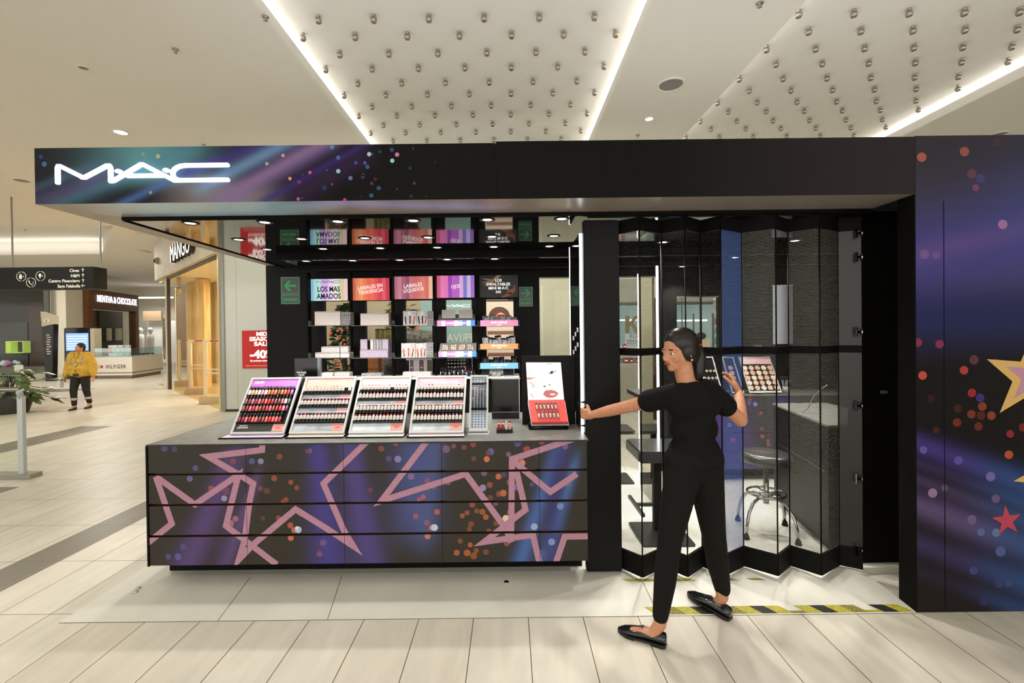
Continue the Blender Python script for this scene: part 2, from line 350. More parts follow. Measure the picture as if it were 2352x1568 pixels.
# ------------------------------------------------------------------ kiosk platform and ramp
M_PLAT = noisy('platform_stone', C(222, 221, 208), C(214, 212, 199), (2, 2, 2), .38, ns=1.5)
PZ = .045
s = MB().mat(M_PLAT)
s.box(-2.2, 4.2, 2.9, 4.95, 0, PZ)
s.add([(-2.52, 2.503, .002), (2.25, 2.503, .002), (2.23, 2.9, PZ), (-2.2, 2.9, PZ)], [(0, 1, 2, 3)])
s.add([(-2.52, 2.503, .002), (-2.2, 2.9, PZ), (-2.2, 4.95, PZ), (-2.51, 4.95, .002)], [(0, 1, 2, 3)])
s.add([(2.25, 2.503, .002), (2.25, 2.503, -.002), (2.23, 2.9, 0), (2.23, 2.9, PZ)], [(0, 1, 2, 3)])
tag(s.build('floor'), kind='structure')
g = MB().mat(mat('seam_dark', C(104, 96, 78), .8))
def zr(y): return .002 + (y - 2.503) / (2.9 - 2.503) * (PZ - .002) + .0006
for (a, b) in [((575, 1325), (500, 1425)), ((785, 1322), (752, 1423)), ((1310, 1322), (1300, 1322))][:2] + [((1468, 1318), (1502, 1390))]:
    P = []
    for (px, py) in (a, b):
        y = 2.7
        for _ in range(6): p = F(px, py, zr(y)); y = p.y
        P.append(p)
    n = Vector((.0018, 0, 0)); g.quad(P[1] - n, P[1] + n, P[0] + n, P[0] - n)
for a, b in (((-2.52, 2.503, .0026), (2.25, 2.503, .0026)),):
    g.quad(Vector(a) + Vector((0, -.0022, -.0015)), Vector(b) + Vector((0, -.0022, -.0015)), Vector(b), Vector(a))
tag(g.build('floor'), kind='structure')
# drain bolts in the ramp
M_CHROME = mat('chrome', C(205, 205, 205), .12, 1)
for k, (px, py, lb) in enumerate([(318, 1351, 'small round steel floor cap near the left ramp corner, the upper one'), (312, 1358, 'small round steel floor cap near the left ramp corner, the lower one'), (1163, 1338, 'small steel floor bolt in front of the drawers')]):
    p = F(px, py, .03); t = thing('floor_bolt', lb, 'bolt', (p.x, p.y, zr(p.y) - .0015), 0, 'steel bolts in the ramp')
    MB().mat(M_CHROME).lathe([(0, .004), (.006, .004), (.014, .005), (.016, 0)], n=14).build('bolt_cap', t)

# ------------------------------------------------------------------ hazard tape
M_YEL = noisy('tape_yellow', C(178, 172, 52), C(160, 152, 44), (20, 20, 20), .6); M_BLK = mat('tape_black', C(34, 34, 32), .6); M_BLK2 = noisy('tape_worn', C(60, 58, 38), C(170, 160, 60), (60, 60, 60), .7, ns=3)
def tape(name, x0, x1, y0, hgt, label, worn):
    t = thing(name, label, 'tape', (0, 0, 0)); a = MB(); b = MB(); x = x0; k = 0; rnd = random.Random(5)
    while x < x1:
        wd = .085; xe = min(x + wd, x1)
        mm = M_YEL if k % 2 == 0 else (M_BLK2 if (worn or k % 4 == 1) else M_BLK)
        tgt = a if k % 2 == 0 else b; tgt.mat(mm); sk = -.05
        top = y0 + hgt * (1 if not worn else rnd.uniform(.55, 1)); z0, z1 = zr(y0), zr(top)
        sk1 = sk * (top - y0) / hgt
        if not (worn and rnd.random() < .35) and not (not worn and k in (9, 14)):
            tgt.add([(x, y0, z0 + .0004), (xe, y0, z0 + .0004), (xe + sk1, top, z1 + .0004), (x + sk1, top, z1 + .0004)], [(0, 1, 2, 3)])
        elif not worn: tgt.add([(x, y0, z0 + .0004), (xe, y0, z0 + .0004), (xe + sk1 * .3, y0 + hgt * .3, zr(y0 + hgt * .3) + .0004), (x + sk1 * .3, y0 + hgt * .3, zr(y0 + hgt * .3) + .0004)], [(0, 1, 2, 3)])
        x = xe; k += 1
    a.build('yellow_stripes', t); b.build('black_stripes', t)
tape('hazard_tape', .80, 2.24, 2.512, .058, 'yellow and black hazard tape along the front edge of the ramp', False)
tape('hazard_tape', .72, 1.72, 2.79, .028, 'torn remains of yellow tape behind the shoes, nearer the shutter', True)
# ------------------------------------------------------------------ kiosk shell
YF, YBK = 2.506, 4.90
ZB, ZT = 2.323, 2.631
M_BK = mat('black_laminate', C(9, 8, 7), .5, spec=.2); M_BKG = mat('black_gloss', C(9, 9, 9), .045, spec=.9, coat=.3); M_BKM = mat('black_matt', C(8, 7, 6), .65, spec=.15)
M_MIR = mat('mirror', C(215, 215, 205), .02, 1)

def smooth(a, b, x): t = max(0, min(1, (x - a) / (b - a))); return t * t * (3 - 2 * t)
def beam(px, py, x0, y0, dx, dy, w0, w1=None, l0=-1e9, l1=1e9, fade=80):
    """soft streak through (x0,y0) along (dx,dy), half width w0 growing to w1"""
    L = math.hypot(dx, dy); dx /= L; dy /= L; u = (px - x0) * dx + (py - y0) * dy; v = -(px - x0) * dy + (py - y0) * dx
    ww = w0 if w1 is None else max(3, w0 + (w1 - w0) * max(0, min(1, u / 300)))
    return math.exp(-(v / ww) ** 2) * smooth(l0 - fade, l0, u) * (1 - smooth(l1, l1 + fade, u))
def blend(base, layers):
    c = base
    for col, a in layers:
        if a > .002: c = mixc(c, col, min(1, a))
    return c

# --- canopy artwork
def canopy_art(px, py):
    base = mixc(C(26, 24, 30), C(9, 8, 7), smooth(560, 800, px)); base = mixc(base, C(38, 33, 36), smooth(1450, 2100, px))
    L = []
    L.append((C(88, 136, 142), .85 * math.exp(-((px - 340) / 120) ** 2) * (1 - smooth(380, 450, py + (px - 340) * -.05))))
    L.append((C(70, 118, 138), .6 * beam(px, py, 290, 400, 190, -75, 22, l0=-160, l1=150)))
    L.append((C(68, 58, 92), .75 * beam(px, py, 100, 460, 190, -75, 18, l0=-80, l1=150)))
    L.append((C(62, 84, 108), .55 * beam(px, py, 100, 425, 190, -75, 10, l0=-60, l1=120)))
    L.append((C(120, 112, 112), .85 * smooth(330, 480, px) * smooth(375, 440, py + (420 - px) * .12) * (1 - smooth(560, 680, px - (470 - py) * .5))))
    L.append((C(66, 96, 150), .75 * beam(px, py, 300, 458, 180, -85, 9, l0=-30, l1=170)))
    L.append((C(56, 46, 110), .8 * beam(px, py, 520, 362, 200, -70, 14, l0=-70, l1=120)))
    L.append((C(104, 136, 176), .75 * beam(px, py, 560, 380, 180, -95, 15, l0=-80, l1=120)))
    L.append((C(118, 96, 150), .75 * beam(px, py, 620, 398, 180, -100, 22, l0=-110, l1=150)))
    L.append((C(126, 100, 128), .6 * beam(px, py, 660, 372, 180, -100, 10, l0=-110, l1=150)))
    L.append((C(52, 38, 110), .8 * beam(px, py, 680, 420, 180, -100, 9, l0=-70, l1=150)))
    L.append((C(46, 28, 60), .7 * beam(px, py, 760, 400, 160, -90, 26, l0=-80, l1=60)))
    return blend(base, L)
def soffit_art(X, Y):
    base = C(156, 146, 138); L = []
    d = X + (Y - 2.5) * 1.6
    L.append((C(178, 218, 240), .95 * smooth(-2.5, -1.9, X) * (1 - smooth(-1.5, -1.1, X + (2.8 - Y) * -1.4))))
    L.append((C(176, 178, 240), .95 * math.exp(-(((Y - 2.5) - (X + 1.25) * .16) / .07) ** 2) * smooth(-1.3, -1.1, X) * (1 - smooth(-.3, .1, X))))
    return blend(base, L)
def circ(cx, cz, r, n=14): return [(cx + r * math.cos(2 * math.pi * k / n), cz + r * math.sin(2 * math.pi * k / n)) for k in range(n)]
def print_panel(name, parent, x0, x1, z0, z1, y, art, step=.02, discs=(), depth=.018, edge=None, extra=(), mname='printed_vinyl', rough=.35):
    """panel with its artwork on the front: grid coloured by art(px,py), dots and star outlines as flat ink on it."""
    me_v = []; nx = max(1, round((x1 - x0) / step)); nz = max(1, round((z1 - z0) / step)); mb = MB()
    mb.mat(print_mat(mname, rough, spec=.12 if 'fascia' in mname else .35)); v = [(x0 + (x1 - x0) * i / nx, y, z0 + (z1 - z0) * j / nz) for j in range(nz + 1) for i in range(nx + 1)]
    mb.add(v, [(j * (nx + 1) + i, j * (nx + 1) + i + 1, (j + 1) * (nx + 1) + i + 1, (j + 1) * (nx + 1) + i) for j in range(nz) for i in range(nx)])
    cols = [art(*PX(p)) for p in v]
    for k, (cx, cz, r, col, a) in enumerate(discs):
        P = clip(circ(cx, cz, r), x0, x1, z0, z1)
        if len(P) < 3: continue
        mb.add([(p[0], y - .0004 - .00001 * (k % 7), p[1]) for p in P], [tuple(range(len(P)))]); cc = mixc(art(*PX((cx, y, cz))), col, a); cols += [cc] * len(P)
    mb.mat(edge or M_BK); b = len(mb.v); mb.box(x0, x1, y + .0003, y + depth, z0, z1); cols += [(0, 0, 0, 1)] * 8
    for li, (m_, polys) in enumerate(extra):
        mb.mat(m_)
        for k, P in enumerate(polys):
            P = clip(P, x0, x1, z0, z1)
            if len(P) >= 3: mb.add([(p[0], y - .0008 - .0003 * li - .00002 * (k % 9), p[1]) for p in P], [tuple(range(len(P)))]); cols += [(0, 0, 0, 1)] * len(P)
    o = mb.build(name, parent); at = o.data.color_attributes.new('print', 'FLOAT_COLOR', 'POINT')
    flat = [c for col in cols for c in col]; at.data.foreach_set('color', flat); return o

SEAM = 2.25
rnd = random.Random(3)
def dots_px(lst, Y, sc=1.0): # (px,py,r_px,col,alpha)
    out = []
    for (px, py, r, col, a) in lst: p = W(px, py, Y); out.append((p.x, p.z, r * Y / FPX, col, a))
    return out
cd = [(848, 354, 5, C(150, 196, 186), .9), (901, 369, 5, C(150, 200, 200), .9), (912, 355, 5, C(190, 120, 180), .9), (777, 393, 5, C(140, 190, 200), .9), (712, 396, 4, C(200, 90, 110), .8), (666, 410, 4, C(220, 150, 120), .8), (817, 374, 4, C(60, 80, 150), .8), (838, 374, 4, C(90, 80, 170), .8), (844, 383, 5, C(50, 90, 140), .8), (805, 409, 5, C(110, 120, 170), .7), (853, 449, 5, C(50, 90, 120), .8), (870, 432, 5, C(50, 80, 120), .8), (685, 457, 4, C(190, 90, 130), .8), (792, 459, 4, C(200, 60, 120), .8), (763, 338, 5, C(80, 140, 170), .7), (777, 362, 5, C(80, 100, 170), .7), (900, 344, 5, C(60, 70, 120), .7), (329, 353, 4, C(110, 150, 140), .8), (363, 359, 5, C(170, 170, 130), .8), (102, 377, 6, C(70, 110, 150), .7), (94, 360, 5, C(60, 70, 130), .6), (346, 442, 4, C(170, 130, 120), .7), (650, 357, 4, C(190, 160, 150), .8), (613, 376, 4, C(170, 190, 160), .6), (763, 423, 3, C(140, 60, 110), .7), (687, 418, 5, C(110, 60, 110), .6), (745, 431, 6, C(40, 60, 100), .6)]
for k in range(24):
    px = rnd.uniform(600, 1000); cd.append((px, rnd.uniform(336, 455), rnd.uniform(1.5, 4), rnd.choice([C(70, 80, 130), C(120, 60, 110), C(60, 100, 130)]), rnd.uniform(.2, .5)))
can = thing('kiosk_canopy', 'black and cosmic-print canopy box running over the whole kiosk', 'canopy', (0, 0, 0))
XL = W(80, 405, YF).x; XJ = W(1139, 390, YF).x
print_panel('fascia_panel', can, XL, XJ, ZB, ZT, YF, canopy_art, .016, dots_px(cd, YF), .02, M_BKM, mname='printed_fascia', rough=.55)
print_panel('fascia_panel', can, XJ + .002, SEAM - .001, ZB, ZT + .008, YF, canopy_art, .05, (), .02, M_BKM, mname='printed_fascia', rough=.55)
# top, soffit strips, left side
XI = W(280, 498, 2.8).x; YI = 2.80; XIB = XL + .17; XR = 4.1
MB().mat(M_BKM).box(XL, XR, YF + .02, YBK, ZT - .02, ZT).build('roof_panel', can)
MB().mat(noisy('beige_side', C(176, 166, 148), C(168, 158, 140), (1, 1, 1), .5)).box(XL, XL + .02, YF + .021, YBK + .04, ZB + .001, ZT - .021).build('side_panel', can)
mb = MB().mat(print_mat('printed_soffit', .25)); nx = 120; v = []; rows = 8
for j in range(rows + 1):
    y = YF + .0 + (YI - YF) * j / rows
    xa = XL + (XI - XL) * j / rows
    for i in range(nx + 1): v.append((xa + (SEAM - xa) * i / nx, y, ZB - .0005))
mb.add(v, [(j * (nx + 1) + i, (j + 1) * (nx + 1) + i, (j + 1) * (nx + 1) + i + 1, j * (nx + 1) + i + 1) for j in range(rows) for i in range(nx)])
cols = [soffit_art(p[0], p[1]) for p in v]; r2 = random.Random(9)
for k in range(150):
    x = r2.uniform(-1.7, .1); y = r2.uniform(YF + .02, YI - .02)
    if soffit_art(x, y)[2] > .3 and r2.random() < .5: continue
    P = circ(x, y, r2.uniform(.003, .007), 8); mb.add([(p[0], p[1], ZB - .0010) for p in P][::-1], [tuple(range(8))]); cols += [r2.choice([C(200, 130, 190), C(170, 180, 210), C(150, 110, 170), C(210, 150, 170)])] * 8
o = mb.build('soffit_strip', can); at = o.data.color_attributes.new('print', 'FLOAT_COLOR', 'POINT'); at.data.foreach_set('color', [c for col in cols for c in col])
MB().mat(mat('beige_side')).add([(XL, YF, ZB), (XI, YI, ZB), (XIB, YBK, ZB), (XL, YBK, ZB)], [(0, 1, 2, 3)]).build('soffit_strip', can)
ZG = ZB - .018; XBM = -2.05
MB().mat(M_BKM).tube([(XIB + .004, YBK, ZG - .001), (XI + .004, YI + .004, ZG - .001), (SEAM, YI + .004, ZG - .001)], .007, 4).box(XI, SEAM, YI - .001, YI + .004, ZG, ZB - .001).hexa([(XI - .003, YI, ZG), (XI, YI, ZG), (XI, YI, ZB - .001), (XI - .003, YI, ZB - .001)], [(XIB - .003, YBK, ZG), (XIB, YBK, ZG), (XIB, YBK, ZB - .001), (XIB - .003, YBK, ZB - .001)]).build('soffit_trim', can)
# glossy inner ceiling in three steps, dropped beams between
g = MB().mat(M_BKG); g.add([(XI, YI, ZG), (XR, YI, ZG), (XR, 4.0, ZG), (XI + (XIB - XI) * .57, 4.0, ZG)][::-1], [(0, 1, 2, 3)]); g.add([(XI + (XIB - XI) * .57, 4.0, ZG), (XBM, 4.0, ZG), (XBM, YBK, ZG), (XIB, YBK, ZG)][::-1], [(0, 1, 2, 3)]); g.build('ceiling_panel', can)
MB().mat(M_BKG).box(XBM, XR, 4.05, 4.40, ZB - .075, ZB - .07).build('ceiling_panel', can)
MB().mat(M_BKG).box(XBM, XR, 4.44, YBK, ZB - .085, ZB - .08).build('ceiling_panel', can)
MB().mat(M_BKM).box(XBM, XR, 4.0, 4.05, ZB - .082, ZG + .001).build('ceiling_beam', can)
MB().mat(M_BKM).box(XBM, XR, 4.40, 4.44, ZB - .12, ZB - .07).build('ceiling_beam', can)
# canopy downlights
M_LED = mat('led_lens', (1, 1, 1), emit=(1, .97, .92), es=14); M_RING = mat('black_ring', C(40, 38, 36), .3, .5)
dlp = None; dn = 0
def downlight(x, y, z, label, on=True, p=7):
    global dlp
    if dlp is None:
        t = thing('canopy_downlight', label, 'downlight', (x, y, z), 0, 'downlights in the glossy canopy ceiling')
        MB().mat(M_RING).lathe([(.050, 0), (.051, -.003), (.041, -.006), (.031, -.003), (.030, -.0005)], n=22).build('trim_ring', t)
        MB().mat(M_LED).lathe([(0, -.0015), (.030, -.0015)], n=18).build('lens', t); dlp = t; remember(t)
    else:
        t = copy_tree(dlp); t.location = (x, y, z); t['label'] = label
    if on: lamp('downlight_beam', 'SPOT', (x, y, z - .02), p, (1, .95, .88), spot=1.9, blend=.8, radius=.03)
rows = [([437, 608, 776, 949, 1119, 1290], 500, ZB, 'front row', 14), ([548, 692, 838, 983, 1130, 1272], 540, ZB, 'middle row', 17), ([613, 742, 873, 1004, 1134, 1262], 564, ZB, 'back row', 34), ([690, 800, 911, 1023, 1135], 592, ZB - .076, 'row behind the dropped beam', 30)]
for xs, y, z, nm, pw in rows:
    for k, x in enumerate(xs):
        p = F(x, y - .0115 * (x - 900), z); downlight(p.x, p.y if z == ZB else max(p.y, 4.12), (ZG if z == ZB else z) - .0005, f'small round canopy downlight, {ORD[k]} from left in the {nm}', True, pw)
for k, (x, y, z) in enumerate([(.95, 3.1, ZB), (1.27, 3.72, ZB), (1.7, 3.2, ZB), (2.35, 3.72, ZB), (2.1, 4.2, ZB - .076), (1.8, 4.7, ZB - .086), (2.9, 3.4, ZB), (1.1, 4.6, ZB - .086)]):
    downlight(x, y, (ZG if z == ZB else z) - .0005, f'small round downlight above the make-up room behind the shutter, {ORD[k]} from left', True, 75)

# ------------------------------------------------------------------ right starry panel
def star_art(px, py):
    base = mixc(C(50, 46, 54), C(60, 60, 78), smooth(320, 600, py)); base = mixc(base, C(38, 36, 66), smooth(600, 700, py))
    base = mixc(base, C(14, 11, 12), smooth(700, 860, py)); base = mixc(base, C(32, 26, 26), smooth(1000, 1400, py)); L = []
    L.append((C(66, 62, 140), .75 * math.exp(-((py - 590 + (px - 2110) * .15) / 105) ** 2)))
    L.append((C(100, 76, 136), .5 * beam(px, py, 2105, 585, 250, -60, 26)))
    L.append((C(62, 74, 130), .4 * math.exp(-((px - 2352) / 90) ** 2 - ((py - 480) / 120) ** 2)))
    L.append((C(26, 36, 84), .6 * math.exp(-((py - 735) / 50) ** 2)))
    for y0, w_, c_, a_ in ((1018, 22, C(66, 56, 126), .8), (1062, 12, C(52, 42, 78), .8), (1100, 14, C(66, 54, 88), .8), (1158, 26, C(92, 76, 118), .85), (1245, 22, C(58, 50, 88), .8), (1310, 14, C(42, 36, 56), .7)):
        L.append((mixc(c_, C(46, 84, 140), .75 * smooth(2180, 2352, px)), a_ * beam(px, py, 2105, y0, 250, 95, w_, w_ * 1.5)))
    c_ = blend(base, L); return (c_[0] * .9, c_[1] * .9, c_[2] * .9, 1)
sd = [(2117, 361, 11, C(170, 90, 80), .9), (2215, 348, 11, C(150, 84, 74), .9), (2232, 399, 11, C(104, 64, 74), .8), (2252, 410, 11, C(66, 64, 116), .8), (2303, 515, 11, C(160, 112, 158), .9), (2123, 584, 11, C(120, 86, 140), .7), (2150, 586, 10, C(120, 80, 140), .6), (2108, 786, 10, C(140, 50, 70), .8), (2158, 790, 10, C(140, 46, 90), .8), (2119, 862, 10, C(190, 80, 60), .95), (2214, 850, 10, C(170, 60, 60), .95), (2237, 826, 11, C(96, 58, 62), .8), (2288, 833, 10, C(80, 46, 60), .7), (2232, 902, 10, C(160, 40, 44), .9), (2251, 913, 10, C(60, 54, 130), .8), (2256, 933, 10, C(140, 66, 46), .8), (2231, 951, 10, C(130, 56, 44), .8), (2253, 954, 10, C(90, 36, 30), .8), (2277, 954, 10, C(140, 64, 44), .9), (2198, 970, 10, C(120, 44, 34), .8), (2247, 979, 10, C(110, 44, 30), .8), (2150, 988, 8, C(80, 26, 22), .8), (2320, 996, 9, C(150, 44, 44), .8), (2350, 981, 10, C(120, 40, 40), .8), (2317, 1044, 10, C(176, 82, 46), .95), (2121, 1033, 9, C(120, 96, 180), .6), (2201, 1057, 10, C(96, 86, 170), .7), (2275, 1094, 11, C(126, 112, 176), .7), (2142, 1132, 11, C(150, 124, 160), .8), (2170, 1120, 8, C(110, 90, 120), .6), (2287, 1145, 10, C(116, 90, 130), .7), (2232, 1193, 11, C(112, 96, 140), .7), (2253, 1222, 9, C(96, 110, 160), .7), (2288, 1223, 10, C(110, 130, 160), .6), (2298, 1266, 12, C(90, 100, 160), .7), (2236, 1310, 10, C(70, 72, 130), .7), (2295, 1340, 10, C(60, 64, 110), .7), (2317, 1338, 9, C(66, 72, 116), .7), (2260, 1381, 10, C(54, 50, 96), .7), (2319, 1401, 10, C(60, 54, 96), .7), (2241, 431, 8, C(130, 70, 100), .7), (2290, 326, 10, C(80, 56, 56), .5), (2200, 938, 10, C(70, 34, 26), .7), (2138, 915, 9, C(60, 24, 20), .6)]
M_GOLD = mat('gold_print', C(196, 158, 84), .45); M_RED = mat('red_star_print', C(170, 50, 72), .5)
M_GLIT = noisy('pink_glitter_print', C(146, 92, 116), C(196, 154, 174), (110, 110, 110), .42, ns=6, lo=.35, hi=.7)
def star_poly(pts): return [[(p.x, p.z) for p in (W(x, y, YF) for x, y in pts)]]
def star5(cx, cy, R, r, a0): return [(cx + (R if k % 2 == 0 else r) * math.sin(a0 + k * math.pi / 5), cy - (R if k % 2 == 0 else r) * math.cos(a0 + k * math.pi / 5)) for k in range(10)]
def ear(P):                                  # non convex star -> fan of convex quads about the centre
    n = len(P); cx = sum(p[0] for p in P) / n; cy = sum(p[1] for p in P) / n
    return [[(cx, cy), P[(2 * k - 1) % n], P[2 * k], P[(2 * k + 1) % n]] for k in range(n // 2)]
def stars(cx, cy, R, r, a0): return [[(q.x, q.z) for q in (W(x, y, YF) for x, y in P)] for P in ear(star5(cx, cy, R, r, a0))]
wallr = thing('printed_side_wall', 'tall panel printed with a night-sky bokeh and gold star beside the shutter', 'panel', (0, 0, 0))
XE = 3.3; XS2 = W(2167, 600, YF).x
ex = [(M_GOLD, stars(2366, 866, 108, 42, .08)), (M_GLIT, stars(2370, 866, 64, 25, .08)), (M_RED, stars(2312, 1195, 36, 14, -.12)), (M_GOLD, stars(2392, 1092, 66, 25, -.5))]
print_panel('panel_sheet', wallr, SEAM + .001, XE, .003, ZT + .012, YF, star_art, .016, dots_px([(a, b, c, d, e * .85) for a, b, c, d, e in sd], YF), .03, M_BKM, ex, mname='printed_fascia', rough=.55)
MB().mat(M_BKM).box(XS2, XS2 + .004, YF - .0012, YF, .02, ZB - .04).build('panel_seam', wallr)
jb = thing('door_pillar', 'black pillar at the right end of the shutter opening', 'pillar', (0, 0, 0))
MB().mat(M_BKM).box(SEAM - .003, SEAM + .03, YF + .001, 2.62, .003, ZB).build('pillar_face', jb)
MB().mat(M_BKM).box(SEAM + .03, XE, YF + .035, 2.62, .003, ZB).build('pillar_core', jb)
tag(MB().mat(M_BKM).box(2.24, 3.3, 2.96, 3.0, PZ, ZB + .003).build('wall_inner'), kind='structure')

# ------------------------------------------------------------------ back wall of the kiosk, with slots looking through
MW = MB().mat(M_BK)
XWL = W(613, 780, YBK).x
cols_l = [711, 807, 904, 1003, 1101]; colw = 91
slots = [(745, 806), (813 + 27, 899), (931, 993), (1024, 1084), (1117, 1180)]
def wx(px, py=760): return W(px, py, YBK).x
zs0, zs1 = W(900, 868, YBK).z, W(900, 690, YBK).z
xs = [XWL]
for a, b in slots: xs += [wx(a), wx(b)]
XWR = wx(1193); xs.append(XWR)
for k in range(0, len(xs), 2): MW.box(xs[k], xs[k + 1], YBK, YBK + .06, PZ, ZB)
for a, b in slots: MW.box(wx(a), wx(b), YBK, YBK + .06, PZ, zs0 - .25); MW.box(wx(a), wx(b), YBK, YBK + .06, zs1, ZB)
# right of the shelves: glass, then window openings towards the K shop
XG = wx(1240); MW.box(XWR, XG, YBK, YBK + .06, PZ, W(1210, 612, YBK).z)
z_h = W(1300, 636, YBK).z
MW.box(XG, wx(1505), YBK, YBK + .06, z_h, ZB)
xa, xb = wx(1508), wx(1555); MW.box(xa, xb, YBK, YBK + .06, PZ, ZB)
xc = wx(1651); MW.box(xb, xc, YBK, YBK + .06, W(1600, 680, YBK).z, ZB); MW.box(xb, xc, YBK, YBK + .06, PZ, W(1600, 806, YBK).z)
MW.box(xc, 4.1, YBK, YBK + .06, PZ, ZB)
tag(MW.build('wall_back'), kind='structure')
M_GL = glass('clear_glass', (.96, .98, .96), .012)
for i, (x0, x1, z0, z1) in enumerate([(XG, wx(1505), .3, z_h), (xb, xc, W(1600, 806, YBK).z, W(1600, 680, YBK).z)]):
    t = MB().mat(M_GL).box(x0, x1, YBK + .02, YBK + .028, z0, z1); o = t.build(f'window_{i+1}'); tag(o, kind='structure')
    MB().mat(mat('alu_trim', C(150, 148, 142), .3, .9)).box(x0, x1, YBK - .004, YBK + .03, z1 - .012, z1).build('window_frame', o)
tag(MB().mat(M_BK).box(4.08, 4.1, 3.0, YBK, PZ, ZB).build('wall_end'), kind='structure')
# ------------------------------------------------------------------ drawer counter with the star print
YC = 2.75; ZCT = .928; ZCB = .187
# sections of the print
def counter_art(px, py):
    base = C(46, 42, 35); L = []
    L.append((C(86, 64, 118), .85 * beam(px, py, 500, 1130, -70, 170, 26, 40, l0=-60, l1=400)))
    L.append((C(92, 70, 122), .8 * beam(px, py, 570, 1150, -60, 170, 12, 22, l0=-30, l1=400)))
    L.append((C(72, 56, 96), .5 * beam(px, py, 545, 1080, -30, 170, 18, 18)))
    L.append((C(66, 58, 132), .9 * beam(px, py, 728, 1010, 26, 250, 22, 46)))
    L.append((C(78, 66, 134), .8 * beam(px, py, 800, 1010, 46, 250, 24, 36)))
    L.append((C(70, 78, 134), .9 * beam(px, py, 960, 1000, -10, 200, 48, 50, l0=-100, l1=170, fade=120)))
    L.append((C(76, 88, 140), .6 * beam(px, py, 1000, 1000, -20, 200, 20, 26, l0=-100, l1=200, fade=100)))
    L.append((C(68, 96, 158), .95 * beam(px, py, 1262, 1090, -66, 200, 16, 22, l0=-60, l1=400)))
    L.append((C(76, 116, 178), .8 * beam(px, py, 1300, 1130, -60, 200, 12, 18, l0=-40, l1=400)))
    L.append((C(54, 52, 110), .8 * beam(px, py, 1290, 1000, -16, 160, 26, 20)))
    return blend(base, L)
rd = random.Random(21); OR = C(170, 92, 70); BL = C(98, 98, 160); PK = C(150, 84, 90); VI = C(150, 110, 150)
